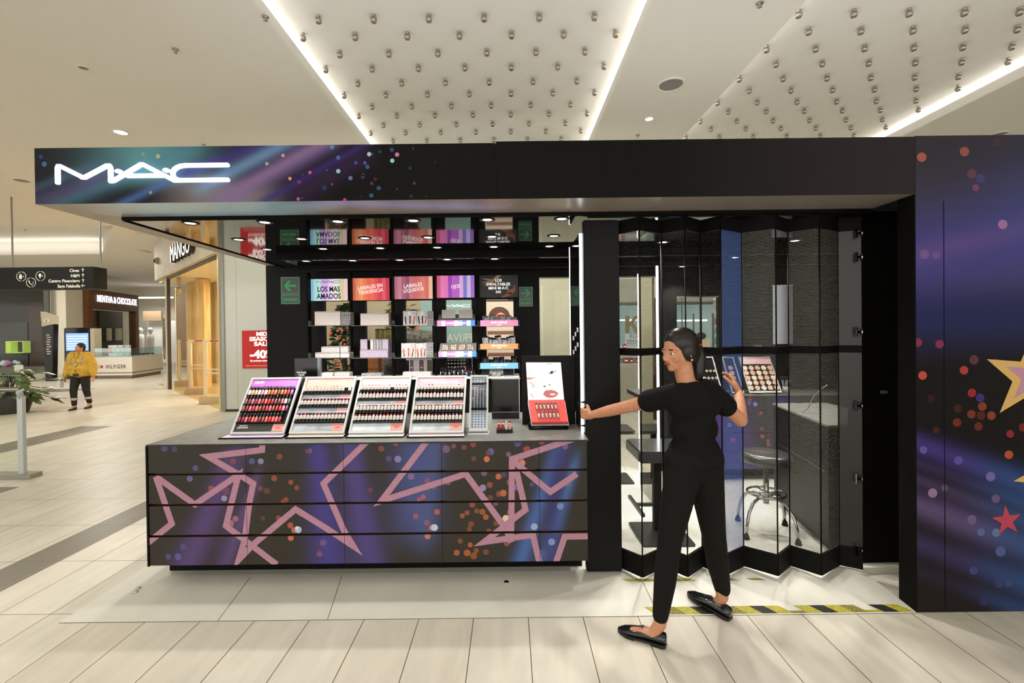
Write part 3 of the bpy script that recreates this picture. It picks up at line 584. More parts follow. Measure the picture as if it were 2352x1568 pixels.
kd = [(378, 1029, 8, BL, .6), (401, 1031, 7, BL, .4), (449, 1075, 7, BL, .7), (436, 1099, 7, C(104, 110, 170), .9), (485, 1121, 7, OR, .7), (536, 1059, 7, C(140, 70, 66), .8), (579, 1059, 7, BL, .8), (599, 1059, 7, C(150, 150, 200), .8), (642, 1048, 7, OR, .5), (630, 1098, 7, OR, .7), (668, 1107, 6, OR, .7), (682, 1120, 6, OR, .6), (598, 1121, 6, PK, .6), (613, 1127, 8, PK, .35), (520, 1127, 9, PK, .4), (515, 1144, 7, C(170, 160, 200), .8), (657, 1147, 6, OR, .6), (650, 1151, 5, C(190, 90, 50), .5), (541, 1191, 7, C(180, 120, 140), .7), (530, 1202, 8, C(190, 120, 130), .8), (640, 1189, 6, OR, .7), (690, 1180, 6, PK, .7), (667, 1206, 7, C(190, 100, 70), .8), (676, 1217, 7, C(220, 120, 80), .8), (685, 1216, 8, C(190, 205, 235), .98), (682, 1212, 4, C(235, 240, 255), .95), (668, 1235, 7, C(210, 120, 90), .9), (387, 1278, 7, C(90, 90, 150), .7), (409, 1278, 8, C(100, 98, 170), .8), (421, 1255, 7, BL, .5), (734, 1272, 7, PK, .7), (742, 1246, 8, VI, .4), (604, 1190, 6, PK, .3), (712, 1035, 6, VI, .5), (706, 1036, 5, PK, .5),
      (876, 1030, 7, OR, .5), (909, 1017, 7, C(190, 90, 80), .7), (893, 1053, 7, C(90, 80, 160), .7), (914, 1054, 8, C(150, 140, 190), .8), (944, 1094, 8, VI, .7), (982, 1103, 7, PK, .7), (1025, 1031, 9, VI, .6), (1042, 1024, 6, PK, .7), (1066, 1027, 6, OR, .5), (1087, 1020, 7, C(160, 76, 80), .8), (1127, 1037, 8, C(110, 100, 170), .9), (1122, 1040, 6, PK, .6), (1118, 1054, 7, C(220, 120, 84), .95), (1088, 1053, 6, OR, .4), (1189, 1018, 8, C(96, 86, 160), .8), (1168, 1043, 6, VI, .7), (1210, 1032, 8, C(180, 80, 80), .8), (1244, 1013, 8, C(170, 84, 84), .8), (1195, 1055, 8, C(190, 96, 96), .8), (1200, 1063, 7, C(226, 150, 116), .9), (1298, 1025, 7, VI, .6), (1145, 1094, 7, C(210, 110, 80), .9), (1112, 1086, 7, VI, .6), (1157, 1090, 7, BL, .4), (1109, 1120, 8, C(160, 150, 190), .9), (1125, 1113, 7, OR, .7), (1187, 1118, 8, C(140, 110, 180), .8), (1156, 1132, 8, C(200, 110, 70), .9), (1146, 1134, 7, OR, .6), (1126, 1143, 7, PK, .5), (1171, 1107, 8, OR, .6), (1029, 1107, 7, OR, .7), (996, 1117, 6, OR, .6), (972, 1141, 6, C(200, 100, 60), .7), (963, 1147, 6, C(200, 90, 50), .6), (1085, 1158, 7, OR, .7), (1138, 1156, 6, VI, .5), (1004, 1175, 7, C(190, 100, 60), .8), (955, 1185, 7, C(170, 90, 60), .8), (981, 1200, 7, C(170, 90, 60), .6), (991, 1212, 6, C(220, 130, 90), .8), (998, 1211, 8, C(200, 215, 240), .98), (994, 1208, 4, C(240, 244, 255), .95), (982, 1231, 7, C(210, 120, 90), .9), (1062, 1184, 6, OR, .8), (1073, 1177, 6, OR, .7), (1095, 1173, 6, C(150, 92, 50), .7), (1108, 1175, 7, C(180, 100, 50), .8), (1116, 1187, 7, C(190, 100, 60), .8), (1162, 1190, 8, C(240, 215, 190), .98), (1171, 1176, 7, OR, .6), (1082, 1203, 7, OR, .5), (1078, 1215, 6, OR, .5), (1139, 1202, 6, OR, .5), (1123, 1219, 6, C(190, 100, 60), .5), (1287, 1162, 8, C(130, 150, 200), .8), (1227, 1209, 8, C(170, 185, 215), .9), (1267, 1244, 8, C(140, 160, 205), .9), (1222, 1112, 6, BL, .5), (1304, 1110, 7, VI, .5), (1057, 1242, 6, OR, .6), (1080, 1251, 6, C(200, 110, 60), .7), (1049, 1269, 7, C(190, 100, 60), .8), (1073, 1269, 8, C(190, 104, 60), .8), (1088, 1276, 8, C(170, 92, 50), .7), (1094, 1264, 6, C(170, 92, 50), .7), (1116, 1267, 7, OR, .5), (1164, 1247, 7, OR, .7), (1245, 1270, 8, BL, .5), (851, 1125, 6, C(170, 60, 60), .4)]
ink = dots_px([(a, b, c, d, e * .78) for a, b, c, d, e in kd], YC)
paths = [[(604, 1008), (602, 1033), (478, 1048), (548, 1089), (582, 1110), (573, 1153), (562, 1240), (549, 1284), (584, 1248), (679, 1169), (750, 1213), (812, 1254), (790, 1218), (743, 1110), (852, 1005)],
         [(358, 1094), (395, 1202), (340, 1246)], [(358, 1094), (448, 1158), (548, 1090), (519, 1207), (636, 1296)],
         [(984, 1008), (876, 1150), (1070, 1088), (1162, 1214), (1175, 1245)],
         [(1322, 1006), (1176, 1054), (1174, 1236)], [(1176, 1056), (1264, 1129), (1325, 1088)], [(1186, 1080), (1207, 1170), (1112, 1244), (1224, 1228), (1241, 1300)], [(1274, 1300), (1297, 1232), (1350, 1231)]]
bands = []
for P in paths: bands += strip([(q.x, q.z) for q in (W(x, y, YC) for x, y in P)], .0185)
XC0 = W(342, 1160, YC).x; seams = [XC0] + [W(x, 1160, YC).x for x in (566.5, 790.5, 1015.5, 1239)] + [W(1349, 1100, YC).x]
zrow = [ZCT - .012, W(800, 1084, YC).z, W(800, 1154.5, YC).z, W(800, 1226, YC).z, ZCB]
M_GROOVE = mat('brown_groove', C(70, 44, 26), .6); DEPTH = .93
nmc = ['left end', 'second from left', 'middle', 'fourth from left', 'right end']
for i in range(5):
    x0, x1 = seams[i] + .0012, seams[i + 1] - .0012
    t = thing('drawer_cabinet', f'dark starry-printed drawer cabinet of the counter, {["at the left end", "second from left", "third from left, in the middle", "fourth from left", "narrow one at the right end"][i]}', 'drawer cabinet', (0, 0, 0), 0, 'drawer cabinets of the counter')
    b = MB().mat(M_BK); b.box(x0, x0 + .016, YC + .028, YC + DEPTH, ZCB, ZCT - .012).box(x1 - .016, x1, YC + .028, YC + DEPTH, ZCB, ZCT - .012)
    b.box(x0 + .016, x1 - .016, YC + .028, YC + DEPTH, ZCB, ZCB + .016).box(x0 + .016, x1 - .016, YC + DEPTH - .016, YC + DEPTH, ZCB + .016, ZCT - .012)
    b.mat(M_GROOVE).box(x0 + .016, x1 - .016, YC + .03, YC + .046, ZCB + .016, ZCT - .012); b.build('carcass', t)
    for j in range(4):
        zt = zrow[j] - (.008 if j else 0); zb = zrow[j + 1] + (.006 if j < 3 else 0)
        print_panel('drawer_front', t, x0, x1, zb, zt, YC, counter_art, .02, ink, .022, M_GROOVE, [(M_GLIT, bands)])
sp = thing('end_panel', 'thin black end panel closing the left side of the drawer counter', 'panel'); MB().mat(M_BKM).box(XC0 - .013, XC0 - .0015, YC - .004, YC + DEPTH, ZCB - .004, ZCT - .01).build('panel_board', sp)
pl = thing('counter_plinth', 'recessed black plinth under the starry drawer counter', 'plinth')
MB().mat(M_BKM).box(W(390, 1322, 2.96).x, .46, 2.96, 3.0, PZ, ZCB).box(W(390, 1322, 2.96).x, W(390, 1322, 2.96).x + .03, 3.0, 3.6, PZ, ZCB).build('plinth_board', pl)
M_TOP = noisy('grey_worktop', C(112, 112, 106), C(96, 97, 92), (6, 6, 6), .42, ns=3)
XCT0 = W(335, 1020, YC - .01).x; XCT1 = W(1352, 1003, YC - .01).x
ct = thing('countertop', 'long flat grey countertop over the starry drawers', 'countertop')
MB().mat(M_TOP).add([(XCT0, YC - .012, ZCT), (XCT1, YC - .012, ZCT), (XCT1, YC + DEPTH, ZCT), (XCT0, YC + DEPTH, ZCT)], [(0, 1, 2, 3)]).mat(mat('top_edge', C(30, 29, 27), .4)).box(XCT0, XCT1, YC - .012, YC + DEPTH, ZCT - .010, ZCT - .0004).build('top_board', ct)

# ------------------------------------------------------------------ lipstick tester displays (tilted frames)
M_FRAME = mat('pale_grey_frame', C(192, 196, 194), .35, .1); M_ACR = mat('black_acrylic', C(18, 18, 18), .12); M_SILV = mat('brushed_silver', C(190, 192, 196), .3, .8)
DS = {}
def img_mat(name, c1, c2, sc=(3, 8, 3)): return noisy(name, c1, c2, sc, .3, ns=2.0)
MATT = mat('white_letter', C(240, 240, 240), .5)
YD0 = 2.80                                       # front edge of the frames
def display(i, bl, br, tl, title, cat_label, head, footer, base_col, title_col=MATT):
    """bl, br, tl: bottom-left, bottom-right and top-left corners of the frame in the picture"""
    zb = ZCT + .022; A = F(*bl, zb); B = F(*br, zb); yb = (A.y + B.y) / 2
    ang = math.radians(52)                       # lean of the frame
    # height of the frame along its slope, solved from the top-left corner
    best = None
    for k in range(20, 60):
        L = k / 100; p = (A.x, yb + L * math.cos(ang), zb + L * math.sin(ang)); e = abs(PX(p)[1] - tl[1])
        if best is None or e < best[0]: best = (e, L)
    L = best[1]
    for _ in range(3):
        lo, hi = L - .01, L + .01
        L = min((abs(PX((A.x, yb + q * math.cos(ang), zb + q * math.sin(ang)))[1] - tl[1]), q) for q in [lo + (hi - lo) * s / 20 for s in range(21)])[1]
    shear = F(*tl, zb + L * math.sin(ang)).x - A.x
    wd = B.x - A.x
    t = thing('lipstick_display', cat_label, 'display stand', (A.x, yb, ZCT), 0, 'sloping lipstick tester displays')
    # local frame: u along width, v up the slope, n out of the panel
    R = Matrix(((1, 0, 0), (0, math.cos(ang), -math.sin(ang)), (0, math.sin(ang), math.cos(ang)))).to_4x4(); R.translation = (0, 0, .022)
    def mb(): m = MB(); m.M = R; return m
    fw = .013
    fr = mb().mat(M_FRAME); fr.box(0, wd, 0, fw, -.008, .006).box(0, wd, L - fw, L, -.008, .006).box(0, fw, fw, L - fw, -.008, .006).box(wd - fw, wd, fw, L - fw, -.008, .006); fr.build('frame', t)
    mb().mat(M_ACR).box(fw, wd - fw, fw, L - fw, -.008, -.004).build('backing', t)
    mb().mat(head).box(fw, wd - fw, L * .80, L - fw, -.004, -.002).build('header_card', t)
    mb().mat(footer).box(fw, wd - fw, fw, L * .17, -.004, -.002).build('footer_card', t)
    mb().mat(mat('lip_photo', C(226, 160, 150), .4)).box(wd * .74, wd - fw * 1.3, fw * 1.5, L * .165, -.002, -.001).build('lip_picture', t)
    lp = MB(); lp.M = R @ Matrix.Translation((wd * .85, L * .10, -.0008)); lp.mat(mat('lip_shape', C(206, 110, 104), .4))
    lp.add([(-.022, 0, 0), (-.01, .008, 0), (0, .004, 0), (.01, .008, 0), (.022, 0, 0), (0, -.009, 0)], [(0, 5, 4, 3, 2, 1)]); lp.build('lip_picture', t)
    if title: text('title_lettering', title, t, title_col, R @ Matrix.Translation((fw + .05, L * .915, -.0015)), .026, .064, .03, .0003)
    text('small_lettering', footer_txt[i], t, MATT, R @ Matrix.Translation((fw + .05, L * .125, -.0015)), .014, .07, .02, .0002)
    # sloping base tray in front and side cheeks
    xl = -.05 if i == 0 else -.006
    MB().mat(base_col).add([(xl + .012, -.032, .0085), (wd + .004, -.032, .0085), (wd + .004, .012, .016), (xl * .4, .012, .016)], [(0, 1, 2, 3)]).mat(M_ACR).box(xl, wd + .006, -.042, -.032, 0, .009).box(xl, wd + .006, -.0315, .13, 0, .0025).build('base_tray', t)
    for x in (.002, wd - .006): ck = MB().mat(M_ACR); ck.add([(x, .0, .0026), (x, L * math.cos(ang), .0026), (x, L * math.cos(ang), .012 + L * math.sin(ang)), (x + .004, .0, .0026), (x + .004, L * math.cos(ang), .0026), (x + .004, L * math.cos(ang), .012 + L * math.sin(ang))], [(0, 1, 2), (5, 4, 3), (0, 3, 4, 1), (1, 4, 5, 2)]); ck.build('side_cheek', t)
    t.data = None
    DS[i] = (t, R, wd, L, A.x, yb, ang); return t
footer_txt = ['RETRO MATTE\nLIQUID LIPCOLOUR', 'MATTE', 'LUSTRE', 'CREMESHEEN']
HM = [img_mat('pink_lilac_art', C(226, 120, 200), C(170, 110, 220)), img_mat('coral_smear_art', C(238, 168, 150), C(248, 206, 192)), img_mat('ivory_smear_art', C(248, 232, 222), C(250, 214, 196)), img_mat('rose_smear_art', C(238, 158, 180), C(250, 206, 216))]
BM = [mat('lilac_base', C(222, 190, 220), .3), mat('blush_base', C(232, 205, 190), .3), mat('ivory_base', C(236, 230, 216), .3), mat('pink_base', C(234, 212, 212), .3)]
FM = [mat('charcoal_card', C(62, 62, 60), .35), img_mat('silver_smear', C(150, 156, 164), C(190, 196, 204), (4, 20, 4)), img_mat('pale_smear', C(190, 200, 210), C(222, 228, 234), (4, 20, 4)), img_mat('grey_smear', C(170, 176, 184), C(214, 220, 226), (4, 20, 4))]
display(0, (529, 997), (652, 996), (594, 868), 'LIQUID', 'sloping display of liquid lipsticks with a pink-lilac header, leftmost on the counter', HM[0], FM[0], BM[0])
display(1, (664, 996), (790, 995), (716, 866), 'MATTE', 'sloping lipstick display with a coral header lettered MATTE', HM[1], FM[1], BM[1])
display(2, (801, 995), (927, 994), (838, 865), None, 'sloping lipstick display with a plain ivory header, between MATTE and CREAM', HM[2], FM[2], BM[2])
display(3, (939, 995), (1065, 993), (962, 864), 'CREAM', 'sloping lipstick display with a rose header lettered CREAM', HM[3], FM[3], BM[3])
# strips between rows on the displays
def info_strip(i, v0, v1, m, pic=True):
    t, R, wd, L = DS[i][:4]; b = MB(); b.M = R; b.mat(m).box(.014, wd - .014, L * v0, L * v1, -.004, -.0025).build('info_strip', t)
    if pic: b = MB(); b.M = R; b.mat(mat('pink_lip_card', C(236, 190, 196), .4)).box(wd * .76, wd - .016, L * v0, L * v1, -.0025, -.0018).build('lip_picture', t)
    text('small_lettering', {1: 'POWDER KISS', 2: 'SATIN', 3: 'AMPLIFIED'}[i], t, MATT, R @ Matrix.Translation((.055, L * (v0 + v1) / 2, -.0022)), .012, .06, .02, .0002)
info_strip(1, .60, .68, FM[1]); info_strip(1, .35, .44, FM[1]); info_strip(2, .475, .56, FM[2]); info_strip(3, .475, .56, FM[3])

# lipsticks: one of each kind, then copies
M_LAB = mat('lipstick_label', C(172, 152, 134), .45); M_LCASE = mat('lipstick_case', C(24, 20, 19), .25); M_CLEAR = mat('clear_cap', C(222, 220, 216), .15, alpha=.55); M_GLC = mat('gloss_cap', C(16, 15, 16), .14, coat=.5)
COLS = [('coral', C(214, 84, 70)), ('red', C(176, 18, 22)), ('pink', C(226, 130, 150)), ('nude', C(214, 160, 130)), ('brown', C(120, 62, 50)), ('plum', C(104, 38, 70)), ('rose', C(196, 92, 100)), ('berry', C(150, 30, 54)), ('lilac', C(150, 96, 170)), ('peach', C(240, 176, 150)), ('pale pink', C(244, 206, 204)), ('dark red', C(110, 14, 18)), ('orange', C(214, 106, 50)), ('clear', C(206, 196, 188)), ('green', C(56, 88, 60)), ('amber', C(184, 112, 54))]
LPM = {n: mat('lip_' + n.replace(' ', '_'), c, .35) for n, c in COLS}
LMESH = {}
def lip_meshes(cn, kind):
    if (cn, kind) in LMESH: return LMESH[cn, kind]
    if kind == 'stick':                       # stands leaning back against the panel; origin at its base
        a = MB().mat(M_LCASE).lathe([(0, 0), (.0088, 0), (.0088, .017), (.0080, .0175), (0, .0175)], n=10).mesh('base')
        b = MB().mat(mat('white_sleeve', C(226, 224, 220), .3)).rbox(-.0084, .0084, -.0084, .0084, .0175, .043, .003, 2).mat(M_LAB).box(-.0045, .0045, -.0088, -.0084, .0205, .038).mesh('sleeve')
        c = MB().mat(LPM[cn]).lathe([(.0056, .043), (.0058, .050), (.0050, .055), (.0020, .058), (0, .0585)], n=9).mesh('bullet')
        r = [('base', a), ('sleeve', b), ('bullet', c)]
    elif kind == 'tall':
        a = MB().mat(M_LCASE).lathe([(0, 0), (.0088, 0), (.0088, .013), (0, .013)], n=10).mesh('base')
        b = MB().mat(mat('white_sleeve')).rbox(-.0084, .0084, -.0084, .0084, .013, .041, .003, 2).mat(M_LAB).box(-.0045, .0045, -.0088, -.0084, .017, .036).mesh('sleeve')
        c = MB().mat(LPM[cn]).lathe([(.0058, .041), (.0060, .049), (.0052, .054), (.0020, .057), (0, .0575)], n=9).mesh('bullet')
        r = [('base', a), ('sleeve', b), ('bullet', c)]
    else:                                     # liquid lipstick: coloured tube, long rounded black cap
        a = MB().mat(LPM[cn]).lathe([(0, 0), (.0084, 0), (.0086, .002), (.0086, .036), (0, .036)], n=10).mesh('tube')
        b = MB().mat(M_GLC).lathe([(.0086, .036), (.0088, .04), (.0084, .056), (.0066, .066), (.003, .0705), (0, .0715)], n=10).mesh('cap')
        r = [('tube', a), ('cap', b)]
    LMESH[cn, kind] = r; return r
LIP0 = {}
def lipstick(i, u, v, cn, kind, label, name, grp, n=.0):
    t, R, wd, L, ax, yb, ang = DS[i]
    p = R @ Vector((u * wd, v * L, .0095 + n)) + Vector((ax, yb, ZCT))
    if (cn, kind) not in LIP0:
        o = thing(name, label, 'lipstick', p, 0, grp)
        for nm, me in lip_meshes(cn, kind):
            q = bpy.data.objects.new(nm, me); COL.objects.link(q); q.parent = o
        LIP0[cn, kind] = o; KIDS[o.name] = [c for c in COL.objects if c.parent == o]
    else:
        o = copy_tree(LIP0[cn, kind]); o.location = p
    o.rotation_euler = (-(math.pi / 2 - ang), 0, 0)
    tag(o, label, 'lipstick', grp)
dn_ = ['liquid display', 'MATTE display', 'ivory display', 'CREAM display']; rr = random.Random(4)
gl = [['clear', 'nude', 'nude', 'pale pink', 'pink', 'pale pink', 'amber', 'coral', 'amber', 'brown', 'amber', 'coral', 'red', 'lilac'], ['brown', 'plum', 'rose', 'plum', 'rose', 'berry', 'coral', 'red', 'berry', 'brown', 'plum', 'rose', 'pale pink', 'green'], ['brown', 'dark red', 'rose', 'berry', 'coral', 'brown', 'plum', 'red', 'rose', 'brown', 'red', 'red', 'pink', 'plum'], ['dark red', 'dark red', 'rose', 'dark red', 'coral', 'rose', 'dark red', 'brown', 'coral', 'red', 'coral', 'rose', 'berry']]
RW = ['top row', 'second row', 'third row', 'bottom row']
vs0 = [.665, .50, .375, .185]
for r_, cs in enumerate(gl):
    sh = MB(); sh.M = DS[0][1]; sh.mat(M_ACR).box(.014, DS[0][2] - .014, DS[0][3] * vs0[r_] - .004, DS[0][3] * vs0[r_] - .001, -.004, .016).build('shelf_ledge', DS[0][0])
    for k, cn in enumerate(cs): lipstick(0, .055 + .89 * k / 14.0 + .03, vs0[r_], cn, 'gloss', f'{cn} liquid lipstick with black cap, {ORD[k]} from left, {RW[r_]} of the liquid display', 'liquid_lipstick', 'liquid lipsticks on the leftmost display')
spec = {1: [(.68, 'stick', 14), (.44, 'stick', 14), (.19, 'stick', 14)], 2: [(.70, 'stick', 14), (.56, 'tall', 14), (.335, 'stick', 14), (.175, 'tall', 14)], 3: [(.70, 'stick', 14), (.56, 'tall', 14), (.335, 'stick', 14), (.175, 'tall', 14)]}
pal = {(1, 0): ['nude', 'nude', 'peach', 'rose', 'nude'], (1, 1): ['coral', 'red', 'coral', 'peach', 'coral', 'pink'], (1, 2): ['lilac', 'rose', 'coral', 'dark red', 'plum', 'rose'], (2, 0): ['pink', 'nude', 'rose', 'coral'], (2, 1): ['nude', 'nude', 'peach', 'coral', 'nude', 'pink', 'coral', 'pink', 'lilac', 'plum'], (2, 2): ['pink', 'pale pink', 'peach', 'coral', 'rose', 'berry'], (2, 3): ['red', 'nude', 'brown', 'coral', 'red', 'peach', 'rose', 'pink'], (3, 0): ['nude', 'peach', 'nude', 'plum'], (3, 1): ['nude', 'peach', 'nude', 'coral', 'red', 'pale pink', 'brown', 'coral'], (3, 2): ['coral', 'red', 'rose', 'pink', 'coral', 'peach', 'red'], (3, 3): ['peach', 'coral', 'nude', 'pink', 'nude', 'brown', 'rose', 'plum', 'lilac']}
for i, rws in spec.items():
    for r_, (v, kind, n) in enumerate(rws):
        t, R, wd, L = DS[i][:4]; sh = MB(); sh.M = R; sh.mat(M_ACR).box(.014, wd - .014, L * v - .004, L * v - .001, -.004, .018).build('shelf_ledge', t)
        cs = pal[i, r_]
        for k in range(n):
            if (i, r_, k) in ((1, 0, 12), (2, 0, 9)): continue
            cn = cs[k % len(cs)] if k < len(cs) else rr.choice(cs); k2 = k
            lipstick(i, .075 + .85 * k / 13, v, cn, kind, f'{cn} lipstick, {ORD[k2]} from left, {(RW if n and len(rws) == 4 else ["top row", "middle row", "bottom row"])[r_]} of the {dn_[i]}', 'lipstick', 'tester lipsticks on the sloping displays')

# ------------------------------------------------------------------ liner pencil stand (fifth, narrow display)
zb = ZCT + .018; A = F(1077, 991, zb); B = F(1121, 990, zb); ang = math.radians(66)
def solveL(A, zb, ang, ytop):
    return min((abs(PX((A.x, A.y + q * math.cos(ang), zb + q * math.sin(ang)))[1] - ytop), q) for q in [k / 500 for k in range(60, 250)])[1]
L = solveL(A, zb, ang, 862); wd = B.x - A.x
t = thing('pencil_display', 'narrow grey-framed stand of lip pencils right of the CREAM display', 'display stand', (A.x, A.y, ZCT))
R = Matrix(((1, 0, 0), (0, math.cos(ang), -math.sin(ang)), (0, math.sin(ang), math.cos(ang)))).to_4x4(); R.translation = (0, 0, .018)
def mbR(): m = MB(); m.M = R; return m
fw = .012; mbR().mat(M_FRAME).box(0, wd, 0, fw * 2, -.02, .006).box(0, wd, L - fw, L, -.02, .006).box(0, fw, fw * 2, L - fw, -.02, .006).box(wd - fw, wd, fw * 2, L - fw, -.02, .006).build('frame', t)
mbR().mat(mat('pale_blue_board', C(164, 178, 192), .4)).box(fw, wd - fw, fw * 2, L - fw, -.02, -.006).build('pegboard', t)
hb = mbR().mat(M_ACR)
for r_ in range(20):
    for c_ in range(5):
        v = L * (.08 + .021 * r_ * 2.1) if r_ < 10 else L * (.56 + (r_ - 10) * .04); u = wd * (.18 + .16 * c_); hb.lathe([(0, -.0055), (.0038, -.0055)], (u, v, 0), 7)
hb.build('peg_holes', t)
mbR().mat(M_BKM).box(wd * .1, wd * .92, L * .37, L * .40, -.006, .014).build('holder_bar', t); mbR().mat(M_BKM).box(wd * .1, wd * .92, L * .83, L * .855, -.006, .006).build('holder_bar', t)
MB().mat(M_FRAME).box(-.006, wd + .006, -.03, .06, 0, .010).build('base_tray', t)
PENC = None; pr = random.Random(8)
for k in range(20):
    c_ = k % 5; u = wd * (.18 + .16 * c_) + pr.uniform(-.002, .002); v1 = L * pr.choice([.50, .58, .66, .74, .80, .88]) if k != 9 else L * .90
    cn = pr.choice(['coral', 'pink', 'rose', 'peach']); Z = Vector((A.x, A.y, ZCT))
    P = thing('lip_pencil', f'{cn}-ended black lip pencil in the narrow stand, set in the {ORD[k // 5]} layer, {ORD[k % 5]} from left', 'pencil', Z + R @ Vector((u, L * .385, .002 + (k // 5) * .0056)), 0, 'lip pencils in the narrow stand')
    P.rotation_euler = (-(math.pi / 2 - ang), 0, 0); h_ = max(.03, v1 - L * .385)
    MB().mat(M_LCASE).lathe([(0, 0), (.0026, 0), (.0026, h_ - .008), (0, h_ - .008)], n=6).build('barrel', P); MB().mat(LPM[cn]).lathe([(.0031, h_ - .008), (.0031, h_ - .002), (.001, h_)], n=6).build('coloured_end', P)

# open black stand frame with mirror panel behind, small tester tray, framed face poster
A = F(1130, 964, ZCT); Bx = F(1196, 962, ZCT).x
t = thing('frame_stand', 'empty black glossy panel in a thin metal frame between pencils and poster', 'display stand', (A.x, A.y, ZCT))
wz = W(1160, 868, A.y).z - ZCT; wx_ = Bx - A.x
MB().mat(M_ACR).box(.0, wx_ - .012, .004, .012, .006, wz - .008).build('black_panel', t)
MB().mat(M_SILV).box(-.005, wx_, .0, .014, wz - .008, wz).box(wx_ - .012, wx_ - .006, .0, .014, 0, wz - .008).box(-.005, wx_, -.012, .10, 0, .005).box(.0, wx_ - .012, .001, .004, .055, .058).build('metal_frame', t)
t = thing('tester_tray', 'small black tray with eight lip testers at the counter front', 'tray', F(1159, 992, ZCT)); TT = t.location.copy()
MB().mat(M_ACR).box(-.052, .052, -.03, .045, 0, .022).build('tray_block', t, bevel=.001)
for k in range(8):
    c_, r_ = k % 4, k // 4; red = c_ < 2 or (r_ == 0 and c_ == 2 and False); x = -.036 + .024 * c_; y = -.012 + .03 * r_; cn = ['red', 'berry', 'clear', 'nude'][c_] if r_ == 0 else ['coral', 'rose', 'peach', 'red'][c_]
    o = thing('lip_tester', f'small {"glossy " + cn if r_ == 0 else cn + " bullet"} lip tester, {ORD[c_]} from left in the {"front" if r_ == 0 else "back"} row of the small tray', 'lip tester', TT + Vector((x, y, .022)), 0, 'lip testers on the small black tray')
    if r_ == 0: MB().mat(LPM[cn]).rbox(-.009, .009, -.009, .009, 0, .030, .004, 2).build('tube', o); MB().mat(M_SILV).lathe([(.007, .030), (.006, .038), (0, .040)], n=8).build('tip', o)
    else: MB().mat(mat('white_sleeve')).lathe([(0, 0), (.0085, 0), (.0085, .034), (0, .034)], n=10).build('sleeve', o); MB().mat(LPM[cn]).lathe([(.0058, .034), (.0058, .045), (.001, .052)], n=9).build('bullet', o)
A = F(1218, 988, ZCT); Bx = F(1302, 986, ZCT).x; t = thing('poster_stand', 'black counter stand holding a close-up face poster over a red lipstick tray', 'display stand', (A.x, A.y + .01, ZCT)); wd = Bx - A.x
MB().mat(M_BKM).box(-.008, wd + .01, .0, .014, 0, .008).box(-.008, .006, .014, .14, 0, .008).box(wd - .004, wd + .01, .014, .14, 0, .008).box(-.008, wd + .01, .14, .152, 0, .008).build('base_frame', t)
MB().mat(M_BKM).box(.01, wd - .01, .10, .112, .008, .05).box(-.01, .01, .04, .16, .008, .030).box(wd - .01, wd + .01, .04, .16, .008, .03).build('support', t)
# black back board, standing just behind
yb2 = A.y + .20; bz0, bz1 = .0, W(1260, 816, yb2).z - ZCT; bx0 = W(1199, 900, yb2).x - A.x; bx1 = W(1320, 900, yb2).x - A.x
MB().mat(M_BK).box(bx0, bx1, .17, .186, .0, bz1).build('back_board', t)
# poster sheet between (1208,832)-(1290,832) and (1213,917)-(1293,917)
yp = A.y + .15; P = [W(1213, 921, yp - .03), W(1296, 921, yp - .03), W(1288, 832, yp + .0), W(1208, 832, yp)]
O = Vector(t.location); P = [p - O for p in P]
MB().mat(mat('poster_backlit', C(244, 240, 232), .4, emit=C(250, 244, 236), es=.35)).slab(P, -.004).build('poster_sheet', t)
def on_poster(u, v, d=.0008):
    a = P[0].lerp(P[1], u); b = P[3].lerp(P[2], u); n = (P[1] - P[0]).cross(P[3] - P[0]).normalized(); return a.lerp(b, v) + n * d
def blob(name, pts, m, d=.0008, par=None): return MB().mat(m).add([on_poster(u, v, d) for u, v in pts], [tuple(range(len(pts)))]).build(name, par or t)
LIPC = mat('print_lip_pink', C(206, 124, 122), .45); SK = mat('print_skin_line', C(206, 160, 140), .5); EYE = mat('print_eye', C(60, 50, 56), .5)
ul = [(.46, .14), (.43, .18), (.47, .25), (.55, .29), (.60, .275), (.64, .295), (.76, .27), (.86, .21), (.80, .215), (.70, .23), (.60, .20), (.52, .17)]
ll = [(.46, .14), (.52, .17), (.60, .20), (.70, .23), (.80, .215), (.86, .21), (.80, .13), (.68, .085), (.54, .09)]
for nm, pp in (('upper_lip_print', ul), ('lower_lip_print', ll)):
    c0 = (sum(p[0] for p in pp) / len(pp), sum(p[1] for p in pp) / len(pp)); mbx = MB().mat(LIPC)
    for k in range(len(pp)): mbx.add([on_poster(*c0), on_poster(*pp[k]), on_poster(*pp[(k + 1) % len(pp)])], [(0, 1, 2)])
    mbx.build(nm, t)
blob('teeth_print', [(.60, .185), (.66, .15), (.76, .16), (.78, .19), (.70, .205)], mat('print_white', C(250, 248, 246), .4), .0012)
blob('nostril_print', [(.45, .37), (.49, .36), (.52, .385), (.49, .40), (.46, .39)], EYE); blob('nostril_print', [(.59, .41), (.64, .405), (.66, .42), (.63, .435)], EYE)
blob('eye_print', [(.62, .70), (.68, .69), (.76, .72), (.84, .76), (.88, .785), (.80, .79), (.72, .785), (.66, .75)], mat('print_grey', C(206, 200, 204), .5))
blob('iris_print', [(.68, .70), (.74, .71), (.76, .75), (.74, .78), (.70, .77), (.67, .74)], EYE, .0012)
blob('brow_print', [(.54, .92), (.60, .955), (.70, .985), (.80, .975), (.70, .965), (.60, .94)], SK); blob('brow_print', [(.0, .74), (.08, .79), (.18, .83), (.10, .79), (.02, .735)], SK)
